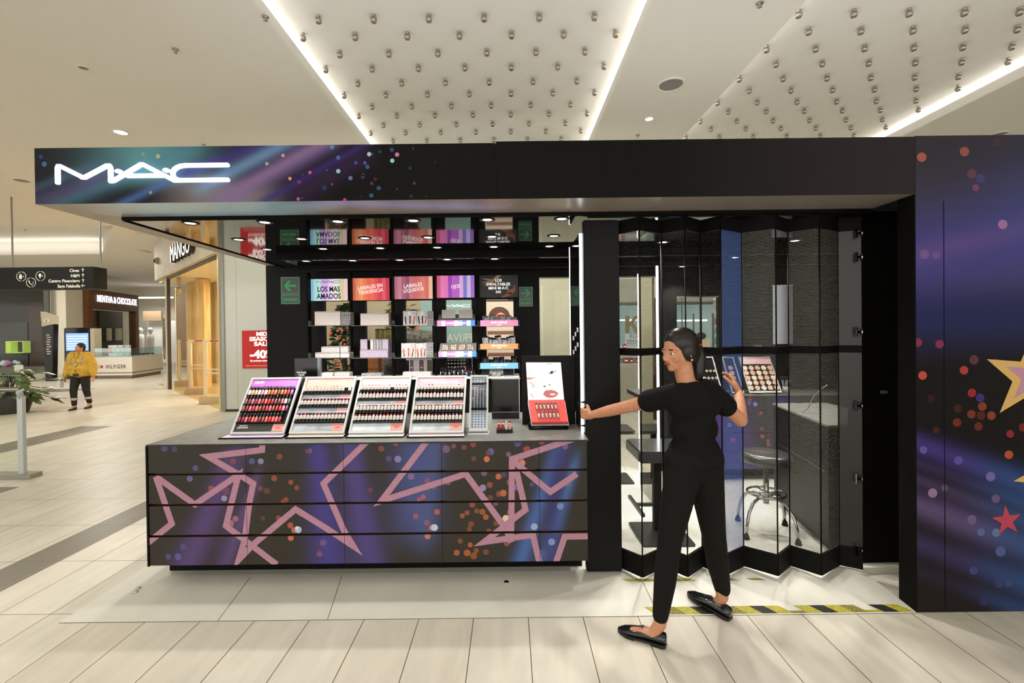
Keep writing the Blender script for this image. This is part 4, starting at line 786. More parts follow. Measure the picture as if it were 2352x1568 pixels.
blob('finger_print', [(.0, .60), (.08, .62), (.14, .60), (.30, .625), (.16, .575), (.06, .55), (.0, .56)], SK); blob('finger_print', [(.06, .50), (.16, .44), (.22, .40), (.18, .36), (.08, .37), (.20, .385), (.14, .43), (.05, .485)], SK); blob('finger_print', [(.02, .24), (.12, .16), (.20, .06), (.215, .03), (.18, .07), (.10, .15)], SK)
# red tray with twelve small lipsticks
z0 = .030; T = [W(1222, 981, A.y + .0) - O, W(1306, 978, A.y + .0) - O]; T0 = Vector((T[0].x - .0, .0, .046)); T1 = Vector((T[1].x, .0, .046)); topz = W(1216, 917, yp - .035).z - ZCT; T2 = Vector((P[1].x, .115, topz)); T3 = Vector((P[0].x + .002, .115, topz))
MB().mat(mat('red_tray', C(232, 84, 76), .4)).slab([T0, T1, T2, T3], -.014).build('red_tray', t)
MB().mat(mat('dark_red_lip', C(190, 40, 40), .4)).hexa([T0 + Vector((0, -.002, -.004)), T1 + Vector((0, -.002, -.004)), T1 + Vector((0, -.002, .008)), T0 + Vector((0, -.002, .008))], [T0 + Vector((0, .0, -.004)), T1 + Vector((0, .0, -.004)), T1 + Vector((0, .0, .008)), T0 + Vector((0, .0, .008))]).build('tray_lip', t)
MB().mat(M_SILV).slab([T0 + Vector((-.004, -.003, -.016)), T1 + Vector((.004, -.003, -.016)), T2 + Vector((.006, .004, -.014)), T3 + Vector((-.006, .004, -.014))], -.004).build('tray_holder', t)
nrm = (T1 - T0).cross(T3 - T0).normalized(); upv = (T3 - T0).normalized(); MSM = None
for k in range(12):
    c_, r_ = k % 6, k // 6; u = .20 + .105 * c_ + (.02 if r_ == 0 else 0); v = .17 + .36 * r_
    p = T0.lerp(T1, u).lerp(T3.lerp(T2, u), v) + nrm * .012 + O
    if MSM is None:
        o = thing('small_lipstick', 'x', 'lipstick', p); MB().mat(M_SILV).lathe([(0, 0), (.0052, 0), (.0052, .012), (.0045, .012)], n=8).build('silver_base', o)
        MB().mat(mat('pale_lip', C(236, 200, 186), .3)).lathe([(.0045, .012), (.0045, .022)], n=8).build('tube', o); MB().mat(mat('gunmetal', C(110, 108, 110), .25, .9)).lathe([(.0052, .022), (.0052, .031), (0, .032)], n=8).build('cap', o); MSM = o; remember(o)
    else: o = copy_tree(MSM); o.location = p
    o.rotation_euler = upv.to_track_quat('Z', 'Y').to_euler(); tag(o, f'slim silver lipstick, {ORD[c_]} from left in the {"lower" if r_ == 0 else "upper"} row on the red tray', 'lipstick', 'slim lipsticks on the red tray'); o.scale = (1.6, 1.6, 1.5)
# black acrylic notice at the left back of the counter, leaning product box
A = W(677, 862, 3.55); t = thing('notice_block', 'small black acrylic notice behind the liquid lipstick display', 'sign', (A.x, 3.55, ZCT))
hh = W(680, 823, 3.55).z - ZCT; ww = W(729, 840, 3.55).x - A.x
MB().mat(M_ACR).box(0, ww, 0, .03, 0, hh).build('black_block', t); MB().mat(mat('grey_side', C(120, 124, 130), .15, .3)).box(ww, ww + .02, .0, .035, 0, hh).build('clear_side', t)
text('lettering', 'Get Ready\nNOW\nWITH US', t, MATT, facing((ww * .3, -.001, hh * .72)), .022, ww * .42, .02, .0003); text('lettering', 'INSTANT VOLUME', t, MATT, facing((ww * .34, -.001, hh * .45)), .012, ww * .5, .02, .0003)
# ------------------------------------------------------------------ header light boxes, shelves and goods on the back wall
def at(px, py, Y): return W(px, py, Y)
def arr(name, P, m, cs, mats, parent, y):    # vertical colour bands printed on a face
    x0, x1, z0, z1 = P; mb = MB(); n = len(cs)
    for k, c in enumerate(cs):
        mb.mat(mat(f'{m}_{k}', c, .4, emit=c, es=mats)).add([(x0 + (x1 - x0) * k / n, y, z0), (x0 + (x1 - x0) * (k + 1) / n, y, z0), (x0 + (x1 - x0) * (k + 1) / n, y, z1), (x0 + (x1 - x0) * k / n, y, z1)], [(0, 1, 2, 3)])
    return mb.build(name, parent)
YH = 4.80
heads = [((711, 641), (799, 690), 'LOS MAS\nAMADOS', 0, 'pastel header box lettered LOS MAS AMADOS above the first shelf column', [C(150, 196, 235), C(170, 226, 220), C(176, 230, 226), C(206, 168, 232), C(214, 176, 236), C(226, 210, 236), C(236, 218, 232), C(216, 230, 222), C(214, 198, 150), C(234, 200, 210)]),
         ((807, 639), (895, 689), 'LABIALES EN\nTENDENCIA', .13, 'orange-red header box lettered LABIALES EN TENDENCIA above the second column', [C(214, 110, 90), C(232, 140, 90), C(238, 150, 96), C(236, 120, 80), C(230, 96, 76), C(234, 100, 84), C(222, 80, 70), C(206, 56, 76), C(226, 84, 96), C(190, 50, 72)]),
         ((904, 635), (994, 686), 'LABIALES\nLÍQUIDOS', .13, 'dusty-pink header box lettered LABIALES LÍQUIDOS above the third column', [C(190, 120, 140), C(206, 130, 150), C(170, 96, 120), C(150, 78, 100), C(196, 110, 126), C(202, 100, 104), C(210, 110, 106), C(222, 124, 110), C(214, 110, 100), C(240, 190, 160)]),
         ((1003, 633), (1090, 683), 'OJOS', .13, 'pink-purple striped header box lettered OJOS above the fourth column', [C(222, 100, 140), C(238, 130, 190), C(232, 120, 186), C(150, 70, 180), C(196, 90, 190), C(170, 100, 200), C(222, 170, 220), C(128, 120, 206), C(200, 186, 224), C(160, 110, 206)]),
         ((1101, 632), (1190, 682), None, 0, 'black header box with reaching hands, lettered LOS INFALTABLES MINI', [C(36, 35, 33)])]
for k, (a, b, s, rot, lb, cs) in enumerate(heads):
    A = at(*a, YH); B = at(*b, YH); t = thing('header_lightbox', lb, 'light box', (A.x, YH, B.z), 0, 'header light boxes above the shelf columns'); wd, hh = B.x - A.x, A.z - B.z
    MB().mat(M_BK).box(0, wd, .001, .095, 0, hh).build('box_body', t)
    if k < 4:
        arr('lit_face', (.0, wd, .0, hh), f'head{k}', cs, .55, t, 0)
        M = facing((wd * .5, -.0015, hh * (.5 if k else .36)), rot=rot)
        text('lettering', s, t, mat('black_ink', C(14, 12, 14), .5) if k == 0 else mat('white_ink', C(250, 246, 242), .4, emit=C(250, 246, 242), es=.5), M, .078 if k == 0 else .052, [.255, .265, .215, .095][k], .022 if k == 0 else .02, .0004)
        if k == 0:
            lg = MB().mat(mat('black_ink')); sc = wd * .26 / .5
            logo_lines = None
    else:
        MB().mat(mat('head_black', C(36, 35, 33), .4)).add([(0, 0, 0), (wd, 0, 0), (wd, 0, hh), (0, 0, hh)], [(0, 1, 2, 3)]).build('lit_face', t)
        mi = mat('white_ink', C(250, 246, 242), .4, emit=C(250, 246, 242), es=.5)
        for j, (q, wq, sz) in enumerate((('LOS', .07, .04), ('INFALTABLES', .25, .04), ('MINI M·A·C', .21, .04), ('S/45', .055, .034))): text('lettering', q, t, mi, facing((wd * .49, -.0015, hh * (.76 - .175 * j))), sz, wq, .04, .0004)
        sk = mat('hand_print', C(206, 160, 120), .5); sk2 = mat('hand_print_dark', C(176, 104, 76), .5)
        def pp(nm, pts, m): MB().mat(m).add([(x * wd, -.0008, z * hh) for x, z in pts], [tuple(range(len(pts)))]).build(nm, t)
        pp('hand_print', [(.32, .66), (.40, .74), (.58, .99), (.46, .99), (.34, .82), (.28, .74)], sk); pp('hand_print', [(.28, .74), (.34, .82), (.20, .84), (.04, .86), (.18, .78)], sk)
        for d in (0, 1, 2): pp('finger_print', [(.28, .76 - .03 * d), (.29, .72 - .03 * d), (.06 + .05 * d, .66 - .08 * d), (.04 + .05 * d, .68 - .08 * d)], sk)
        pp('hand_print', [(.54, .0), (.66, .12), (.80, .22), (.86, .14), (.78, .06), (.64, .0)], sk2); pp('hand_print', [(.70, .24), (.78, .34), (.92, .42), (.94, .30), (.86, .14), (.76, .16)], sk2); pp('finger_print', [(.88, .40), (.91, .56), (.94, .40)], sk2)

# mark of the kiosk: strokes used for the sign, the header and the small sticker
def mark_strokes():
    """strokes in a 400 x 46 box, y up, as (polyline, half width)"""
    hw = 4.6; o = []
    o.append([(6, 4), (6, 36), (8, 40), (14, 40), (62, 16)]); o.append([(62, 15), (68, 15), (118, 40), (125, 40), (127, 35), (127, 6)])
    o.append([(127, 6), (134, 7), (196, 42), (202, 42), (272, 6)]); o.append([(166, 17), (250, 17)])
    o.append([(272, 6), (280, 6), (394, 6)]); o.append([(394, 39), (300, 39), (288, 38), (279, 35), (272, 30), (268.5, 23), (270, 15), (276, 9.5), (284, 6.5), (294, 6)])
    return o, hw
def mark(name, parent, m, M, k, depth, hw=None):
    st, h0 = mark_strokes(); h0 = hw or h0; mb = MB(); mb.M = M @ Matrix.Diagonal((k, k, 1, 1)); mb.mat(m)
    def outline(P):
        Q = strip(P, h0); L = [Vector(q[0]) for q in Q] + [Vector(Q[-1][1])]; Rr = [Vector(q[3]) for q in Q] + [Vector(Q[-1][2])]
        return L, Rr
    for P in st:
        L, Rr = outline(P); n = len(L); v = [(p.x, p.y, 0) for p in L] + [(p.x, p.y, 0) for p in Rr] + [(p.x, p.y, depth) for p in L] + [(p.x, p.y, depth) for p in Rr]; f = []
        for i in range(n - 1):
            f += [(2 * n + i, 3 * n + i, 3 * n + i + 1, 2 * n + i + 1), (i, 2 * n + i, 2 * n + i + 1, i + 1), (n + i, n + i + 1, 3 * n + i + 1, 3 * n + i)]
        mb.add(v, f)
        for q in (P[0], P[-1]): mb.lathe([(0, 0), (h0, 0), (h0, depth), (0, depth)], (q[0], q[1], 0), 14)
    for cx, cy in ((145, 28), (254, 29)): mb.add([(cx + 8 * math.cos(a * math.pi / 9), cy + 4.6 * math.sin(a * math.pi / 9), z) for z in (0, depth) for a in range(18)], [tuple(range(18, 36))] + [(i, (i + 1) % 18, 18 + (i + 1) % 18, 18 + i) for i in range(18)])
    return mb.build(name, parent)
A = W(131, 425, YF); B = W(530, 424, YF); kk = (B.x - A.x) / 398
t = thing('illuminated_sign', 'glowing white three-letter logo sign on the left of the canopy', 'sign', (A.x, YF - .011, A.z))
mark('lit_letters', t, mat('neon_white', (1, 1, 1), emit=(.93, .97, 1), es=1.7), facing((0, 0, 0)) @ Matrix.Diagonal((1, 1.02, 1, 1)), kk, .004, 4.7)
mark('letter_backs', t, mat('white_acrylic', C(230, 234, 236), .4, emit=(.8, .9, 1), es=.9), facing((0, .0095, 0)) @ Matrix.Diagonal((1, 1.02, 1, 1)), kk, .009, 4.0)
for fx in (.18, .5, .82): lamp('sign_glow', 'POINT', (A.x + (B.x - A.x) * fx, YF - .07, A.z + .055), .1, (.85, .93, 1), radius=.04)
h0 = [o for o in COL.objects if o.name == 'header_lightbox'][0]
mark('logo_print', h0, mat('black_ink'), facing((.075, -.0015, .185)), .255 / 400, .0004, 3.0)

# shelves: column depth from YH+ to wall
M_SHELF = mat('clear_shelf', C(120, 124, 122), .1, alpha=.5); YS = 4.62
shz = {748: None, 822: None}
cl = [(709, 803), (807, 900), (904, 998), (1002, 1096), (1100, 1193)]
SH = {}
for c_, (xa_, xb_) in enumerate(cl):
    for r_, py in enumerate((747.5, 822) if c_ < 4 else (748.5, 802, 846)):
        if c_ == 3: py = (748.5, 822)[r_]
        A = at(xa_, py, YS); B = at(xb_, py, YS)
        t = thing('wall_shelf', f'thin clear shelf, {["upper", "lower"][r_] if c_ < 4 else ["top", "middle", "bottom"][r_]} one in the {ORD[c_]} column of the back wall', 'shelf', (A.x, YS, A.z), 0, 'clear shelves on the back wall')
        MB().mat(M_SHELF).box(0, B.x - A.x, 0, YBK - YS, -.006, 0).build('shelf_board', t); MB().mat(M_SHELF).box(-.003, .0, 0, .06, -.006, .05).box(B.x - A.x, B.x - A.x + .003, 0, .06, -.006, .05).build('shelf_ends', t)
        SH[c_, r_] = (A.x, B.x, A.z)
zc0 = at(1050, 864, 4.66).z + .001
# uprights between the columns
for k, px in enumerate((706, 803.5, 901, 999, 1097.5)):
    A = at(px, 700, 4.72); t = thing('shelf_upright', f'black upright post between shelf columns, {ORD[k]} from left', 'post', (A.x, 4.72, PZ), 0, 'black uprights of the back wall'); MB().mat(M_BKM).box(-.006, .006, 0, .075, zc0 - PZ, ZB - .10 - PZ).build('post_body', t)
M_HOLO = noisy('speckled_gift_paper', C(240, 230, 226), C(190, 150, 140), (60, 60, 60), .25, ns=3, lo=.54, hi=.64)
M_HOLO2 = noisy('silver_speckle', C(222, 216, 214), C(120, 108, 108), (60, 60, 60), .22, ns=3, lo=.52, hi=.62); M_HOLO3 = noisy('lilac_speckle', C(196, 182, 200), C(100, 84, 108), (60, 60, 60), .25, ns=3, lo=.52, hi=.62)
M_FOIL = noisy('foil', C(206, 204, 206), C(70, 66, 70), (40, 4, 40), .2, ns=3); M_PACKR = mat('coral_tube', C(214, 96, 86), .4)
def gift(px0, py0, px1, py1, Y, d, m, label, grp='gift boxes on the back shelves', lid=None, ribs=0):
    A = at(px0, py1, Y); B = at(px1, py0, Y); wd, hh = B.x - A.x, B.z - A.z
    t = thing('gift_box', label, 'box', (A.x, Y, A.z), 0, grp)
    MB().mat(m).box(0, wd, 0, d, 0, hh).build('carton', t, bevel=.002)
    MB().mat(lid or M_FOIL).box(wd * .985, wd * 1.0 + .0015, -.001, d * .98, .002, hh - .002).box(0.002, wd - .002, -.0012, 0, hh * .93, hh * .985).build('foil_edge', t)
    return t
z748 = 747.5
def shelf_gift(c_, r_, px0, px1, ptop, Y, d, m, label, stack=0, lid=None):
    z = SH[c_, r_][2] + .0005 + stack; A = at(px0, 750, Y); B = at(px1, 750, Y); top = at(px0, ptop, Y).z
    t = thing('gift_box', label, 'box', (A.x, Y, z), 0, 'gift boxes on the back shelves'); wd = B.x - A.x; hh = top - z
    MB().mat(m).box(0, wd, 0, d, 0, hh).build('carton', t, bevel=.0015)
    MB().mat(lid or M_FOIL).box(.002, wd - .002, -.0014, -.0002, hh - .009, hh - .003).build('foil_edge', t); return z + hh - SH[c_, r_][2]
shelf_gift(0, 0, 723, 782, 715, 4.66, .12, M_HOLO, 'pale speckled gift box on the upper shelf under LOS MAS AMADOS')
for k in range(5): shelf_gift(0, 0, 784 + 4.3 * k, 787.6 + 4.3 * k, 716, 4.66, .12, M_FOIL, f'thin silver box standing beside the pale gift box, {ORD[k]} from left')
s_ = shelf_gift(0, 1, 723, 779, 809.5, 4.64, .13, M_HOLO2, 'flat speckled box at the bottom left of the lower first-column shelf'); shelf_gift(0, 1, 737, 779, 796, 4.66, .12, M_HOLO2, 'flat speckled box on top of the other, lower first-column shelf', s_ + .001)
s_ = shelf_gift(0, 1, 781, 801, 809.5, 4.64, .13, M_HOLO, 'small speckled box at the right end of the lower first-column shelf'); shelf_gift(0, 1, 781, 799, 795, 4.66, .12, M_HOLO2, 'small speckled box stacked at the right, lower first-column shelf', s_ + .001)
shelf_gift(1, 0, 828, 893, 719.5, 4.66, .12, M_HOLO, 'long white speckled box on the upper shelf under LABIALES EN TENDENCIA')
s_ = shelf_gift(1, 1, 826, 890, 803, 4.66, .13, M_HOLO3, 'long lilac speckled box lying on the lower second-column shelf')
for k, (a, b, m) in enumerate([(827, 843, M_HOLO3), (844, 849, M_BKM), (850, 856, M_HOLO), (857, 863, M_FOIL), (864, 869, M_HOLO3), (870, 876, M_FOIL), (877, 891, M_HOLO3)]): shelf_gift(1, 1, a, b, 779, 4.68, .11, m, f'upright {["lilac speckled", "black", "pale", "silver", "lilac speckled", "silver", "wide lilac"][k]} box on the long lilac box, {ORD[k]} from left', s_ + .001)
def clearpack(c_, r_, px0, px1, ptop, label, red):
    Y = 4.66; z = SH[c_, r_][2] + .0005; A = at(px0, 750, Y); B = at(px1, 750, Y); hh = at(px0, ptop, Y).z - z; wd = B.x - A.x
    t = thing('gift_pack', label, 'gift pack', (A.x, Y, z), 0, 'clear gift packs under LABIALES LÍQUIDOS'); MB().mat(M_HOLO2).box(0, wd, .002, .03, 0, hh).build('backing_card', t)
    MB().mat(mat('white_tag', C(236, 234, 232), .5)).box(wd * .35, wd * .65, -.0008, .001, hh * .7, hh * .98).build('white_label', t)
    for q, (u, tl) in enumerate(((.22, -.12), (.52, 0), (.78, .14))):
        mm = M_PACKR if red or q == 2 else M_LCASE; b = MB(); b.M = Matrix.Translation((wd * u, -.003, hh * .12)) @ Matrix.Rotation(tl, 4, 'Y'); b.mat(mm).lathe([(0, 0), (.0055, 0), (.0055, hh * .5), (0, hh * .52)], n=8).build('tube', t)
for k, (a, b) in enumerate(((926, 957), (958, 982))): clearpack(2, 0, a, b, 714, f'clear-fronted brush gift pack, {ORD[k]} from left on the upper third-column shelf', False)
for k in range(4): shelf_gift(2, 0, 983 + 3.3 * k, 985.6 + 3.3 * k, 714, 4.66, .03, M_FOIL, f'edge-on silver gift pack, {ORD[k]} from left, upper third-column shelf')
for k, (a, b) in enumerate(((921, 953), (954, 979))): clearpack(2, 1, a, b, 788, f'gift pack of coral tubes, {ORD[k]} from left on the lower third-column shelf', True)
for k in range(4): shelf_gift(2, 1, 980 + 3.7 * k, 983 + 3.7 * k, 786, 4.66, .03, M_FOIL, f'edge-on silver gift pack, {ORD[k]} from left, lower third-column shelf')
# fourth column: eye shadow trays with striped label rails
rail = [C(226, 150, 200), C(240, 214, 232), C(216, 130, 200), C(226, 140, 206), C(232, 210, 240), C(190, 200, 244), C(130, 140, 226), C(214, 216, 246), C(80, 140, 226)]
for r_, (pt, pb, s) in enumerate(((735, 749, 'SOMBRAS DE OJOS X 9'), (806, 820, 'SOMBRAS DE OJOS X 12'))):
    Y = 4.60; A = at(1004 + 3 * r_, pb, Y); B = at(1091 + 3 * r_, pt, Y); wd, hh = B.x - A.x, B.z - A.z
    t = thing('shadow_tester', f'black eye-shadow tray with striped pink-to-blue rail, {["upper", "lower"][r_]} shelf under OJOS', 'display stand', (A.x, Y, A.z), 0, 'eye-shadow trays under OJOS')
    arr('striped_rail', (0, wd, 0, hh), 'rail', rail, .25, t, 0); text('lettering', s, t, mat('white_ink'), facing((wd * .55, -.0012, hh * .5)), .02, wd * .62, .03, .0003)
    top = at(1050, 719 if r_ == 0 else 785, 4.7).z - A.z; MB().mat(M_BKM).box(0, wd, .001, .02, 0, hh - .001).build('tray_front', t)
    b = MB().mat(mat('grey_tray', C(110, 110, 108), .4)); b.add([(.004, .02, hh), (wd - .004, .02, hh), (wd - .004, .11, top * .92), (.004, .11, top * .92), (.004, .02, .0), (wd - .004, .02, .0), (wd - .004, .11, 0), (.004, .11, 0)], [(0, 1, 2, 3), (4, 0, 3, 7), (1, 5, 6, 2), (2, 6, 7, 3)]); b.build('sloping_tray', t)
    if r_ == 0:
        for q, (a, b2) in enumerate(((1015, 1046), (1054, 1085))):
            p0 = at(a, 731, 4.63) - Vector((A.x, Y, A.z)); p1 = at(b2, 711, 4.63) - Vector((A.x, Y, A.z)); MB().mat(mat('grey_card', C(176, 176, 170), .5)).box(p0.x, p1.x, p0.y, p0.y + .004, p0.z, p1.z).build('info_card', t)
            text('lettering', 'PALETA DE\nSOMBRAS X9', t, mat('gold_text', C(226, 190, 140), .5), facing(((p0.x + p1.x) / 2 - .01, p0.y - .001, (p0.z + p1.z) / 2 + .015)), .016, .08, .02, .0003)
    else:
        for q in range(4):
            cxp = wd * (.16 + .225 * q); n0 = Vector((0, .02, hh)); n1 = Vector((0, .11, top * .92)); 
            pn = MB().mat(M_BKM); 
            def tp(x, s_, d=.0015):
                v = n0.lerp(n1, s_); return (x, v.y - d * .8, v.z + d)
            pn.add([tp(cxp - .033, .12), tp(cxp + .033, .12), tp(cxp + .033, .82), tp(cxp - .033, .82)], [(0, 1, 2, 3)])
            for gx in range(3):
                for gz in range(3):
                    pn.mat([mat('pan_a', C(232, 204, 180), .5), mat('pan_b', C(206, 160, 140), .5), mat('pan_c', C(240, 226, 206), .5)][(gx + gz + q) % 3]); x0, s0 = cxp - .03 + .021 * gx, .16 + .22 * gz
                    pn.add([tp(x0, s0, .0025), tp(x0 + .017, s0, .0025), tp(x0 + .017, s0 + .17, .0025), tp(x0, s0 + .17, .0025)], [(0, 1, 2, 3)])
            pn.build('palette', t)
# fifth column: tubs of pouches with coloured rails
M_POUCH = noisy('clear_pouch', C(196, 202, 206), C(90, 94, 100), (30, 30, 18), .18, ns=2.5); M_POUCHD = noisy('dark_pouch', C(44, 48, 56), C(16, 18, 22), (30, 30, 18), .18, ns=2.5)
for r_, (p0, p1, cr, s, m, n) in enumerate((((1103, 749), (1190, 734.5), C(238, 150, 190), 'MINI LABIALES', M_POUCH, 6), ((1103, 802), (1190, 788.5), C(228, 148, 92), 'MINI MÁSCARA', M_POUCH, 7), ((1103, 847), (1190, 832.5), C(126, 186, 226), 'MINI LIPGLASS', M_POUCHD, 6))):
    Y = 4.60; A = at(*p0, Y); B = at(*p1, Y); wd, hh = B.x - A.x, B.z - A.z; nm = ['pink', 'orange', 'sky-blue'][r_]
    t = thing('product_tub', f'shallow tub with a {nm} rail lettered {s} in the fifth column', 'tub', (A.x, Y, A.z), 0, 'tubs with coloured rails in the fifth column')
    MB().mat(mat(f'rail_{nm}', cr, .4, emit=cr, es=.2)).box(0, wd, 0, .003, 0, hh).build('rail', t); MB().mat(M_BKM).box(0, wd, .0035, .13, 0, .004).box(0, .003, .0035, .13, .004, hh).box(wd - .003, wd, .0035, .13, .004, hh).build('tub_body', t)
    text('lettering', s, t, mat('white_ink'), facing((wd * .5, -.001, hh * .62)), .022, wd * .42, .03, .0003); text('lettering', 'S/45', t, mat('white_ink'), facing((wd * .5, -.001, hh * .2)), .014, wd * .11, .03, .0003)
    for k in range(n):
        x = wd * (.13 + .74 * k / (n - 1)); hgt = (.10 if r_ == 0 else .115 if r_ == 1 else .10) + .018 * math.sin(k * 2.3 + r_); o = thing('pouch', f'{"dark" if r_ == 2 else "clear silvery"} zip pouch, {ORD[k]} from left in the {nm}-railed tub', 'pouch', (A.x + x, Y + .05 + .02 * (k % 2), A.z + .008), 0, f'pouches in the {nm}-railed tub'); o.rotation_euler = (-.12, .12 * math.sin(k * 1.7), 0)
        q = MB().mat(m).add([(-.024, -.004, 0), (.024, -.004, 0), (.03, -.012, hgt * .5), (-.03, -.012, hgt * .5), (.032, -.002, hgt * .84), (-.032, -.002, hgt * .84), (-.024, .006, 0), (.024, .006, 0), (.03, .012, hgt * .5), (-.03, .012, hgt * .5), (.032, .002, hgt * .84), (-.032, .002, hgt * .84)], [(0, 1, 2, 3), (3, 2, 4, 5), (7, 6, 9, 8), (8, 9, 11, 10), (1, 7, 8, 2), (2, 8, 10, 4), (6, 0, 3, 9), (9, 3, 5, 11), (0, 6, 7, 1)], True); q.build('pouch_body', o)
        MB().mat(M_BKM if r_ else mat('grey_zip', C(70, 72, 76), .3)).box(-.034, .034, -.003, .003, hgt * .84, hgt).build('zip_top', o)
        MB().mat(mat('pink_tag', C(220, 60, 90), .5)).box(.02, .03, -.0045, -.003, hgt * .9, hgt * .97).build('tag', o)
# green exit signs
def exit_sign(P, wd, arrow, label, n=(0, -1, 0), half=False):
    t = thing('exit_sign', label, 'sign', P); fm = facing((0, 0, 0), n); mg = mat('exit_green', C(24, 150, 84), .4, emit=C(24, 150, 84), es=.25); md = mat('sign_back', C(52, 50, 44), .2)
    def m_(m): q = MB(); q.M = fm; q.mat(m); return q
    h = wd * 1.42; m_(md).box(-wd / 2, wd / 2, -h / 2, h / 2, -.003, 0).build('sign_plate', t)
    g = m_(mg); e = wd * .03
    for x0, x1, y0, y1 in ((-wd / 2 + e, wd / 2 - e, -h * .12, h / 2 - e), (-wd / 2 + e, wd / 2 - e, -h / 2 + e, -h * .16)):
        g.box(x0, x1, y0, y0 + e, 0, .0008).box(x0, x1, y1 - e, y1, 0, .0008).box(x0, x0 + e, y0 + e, y1 - e, 0, .0008).box(x1 - e, x1, y0 + e, y1 - e, 0, .0008)
    g.build('border', t); cy = h * .17; s = arrow; a = m_(mg)
    a.add([(s * wd * .32, cy, .001), (s * .08 * wd, cy + wd * .27, .001), (-s * wd * .07, cy + wd * .27, .001), (s * wd * .12, cy + wd * .055, .001), (s * wd * .12, cy - wd * .055, .001), (-s * wd * .07, cy - wd * .27, .001), (s * .08 * wd, cy - wd * .27, .001)], [(0, 1, 2, 3), (0, 3, 4), (0, 4, 5, 6)]); a.box(-s * wd * .33, s * wd * .13, cy - wd * .055, cy + wd * .055, 0, .001); a.build('arrow', t)
    text('lettering', 'SALIDA', t, mg, fm @ Matrix.Translation((0, -h * .33, .001)), wd * .2, wd * .76, .05, .0004); return t
A = at(667, 667, YBK); exit_sign((A.x, YBK - .001, A.z), .208, -1, 'green-arrow SALIDA exit sign pointing left on the black side of the back wall')
A = at(1208, 681, YBK - .03); exit_sign((A.x, YBK - .03, A.z), .150, 1, 'green-arrow SALIDA exit sign pointing right, beside the shelf columns')
# make-up brushes and pencils cup row on the bottom, fourth column; silver boxes behind the displays
zc = at(1050, 864, 4.66).z
tb = thing('back_shelf', 'white-edged low shelf along the back wall behind the displays', 'shelf', (at(735, 864, 4.60).x, 4.60, zc)); wb = at(1193, 864, 4.60).x - at(735, 864, 4.60).x
MB().mat(mat('white_edge', C(220, 222, 218), .4)).box(0, wb, 0, YBK - 4.60 - .001, -.02, 0).build('shelf_board', tb); MB().mat(M_BKM).box(.02, wb - .02, .05, YBK - 4.60 - .002, -(zc - PZ), -.02).build('shelf_base', tb)
rp = random.Random(12)
for k in range(24):
    px = 1012 + 77 * k / 23; hgt = rp.uniform(.07, .11); cn = 'brown'
    o = thing('makeup_pencil', 'red and blue pencil standing in the dark row under OJOS' if k == 17 else f'upright {"black" if k % 3 else "silver-barrelled"} pencil, {ORD[k]} from left in the row under OJOS', 'pencil', (at(px, 860, 4.64).x, 4.64 + .02 * (k % 2), zc), 0, 'pencils standing under OJOS'); r0 = .0062
    if k == 17: MB().mat(mat('blue_stick', C(40, 120, 200), .4)).lathe([(0, 0), (r0, 0), (r0, .05), (0, .05)], n=8).build('lower_barrel', o); MB().mat(mat('red_stick', C(220, 60, 60), .4)).lathe([(r0, .05), (r0, .095), (0, .1)], n=8).build('upper_barrel', o)
    else: MB().mat(M_LCASE if k % 3 else M_SILV).lathe([(0, 0), (r0, 0), (r0, hgt * .6), (0, hgt * .6)], n=8).build('barrel', o); MB().mat(M_LCASE).lathe([(r0 * .8, hgt * .6), (r0 * .8, hgt), (0, hgt + .002)], n=8).build('cap', o)
t = thing('tester_board', 'white-topped board of round shadow testers in the slot under OJOS', 'display stand', (at(1026, 858, 4.80).x, 4.80, zc)); w_ = at(1084, 858, 4.8).x - at(1026, 858, 4.8).x; h_ = at(1050, 822, 4.8).z - zc
MB().mat(M_ACR).box(0, w_, 0, .01, 0, h_).build('board', t); b = MB().mat(mat('pan_c'))
for r_ in range(4):
    for c_ in range(6): b.add([(w_ * (.08 + .125 * c_) + .011 * math.cos(a * math.pi / 5), -.0006, h_ * (.28 + .2 * r_) + .006 * math.sin(a * math.pi / 5)) for a in range(10)], [tuple(range(10))])
b.build('shadow_pans', t)
t = thing('tester_board', 'white card board of lip and shadow testers under LABIALES LÍQUIDOS', 'display stand', (at(933, 858, 4.80).x, 4.80, zc)); w_ = at(992, 858, 4.8).x - at(933, 858, 4.8).x
MB().mat(mat('white_card', C(232, 226, 226), .4)).box(0, w_, 0, .01, 0, h_).build('board', t); b = MB()
for x0, x1, m in ((0, .12, M_ACR), (.16, .28, mat('dark_strip', C(60, 48, 50), .4)), (.52, .68, mat('dark_strip')), (.82, 1, mat('olive_strip', C(90, 86, 70), .5))): b.mat(m).box(w_ * x0, w_ * x1, -.002, 0, h_ * .05, h_ * .9)
for k in range(5): b.mat([LPM['peach'], LPM['rose'], LPM['pale pink'], LPM['coral'], LPM['lilac']][k]).box(w_ * .18, w_ * .26, -.003, -.002, h_ * (.1 + .16 * k), h_ * (.2 + .16 * k)); b.box(w_ * .55, w_ * .65, -.003, -.002, h_ * (.1 + .16 * k), h_ * (.2 + .16 * k))
b.build('test_strips', t)
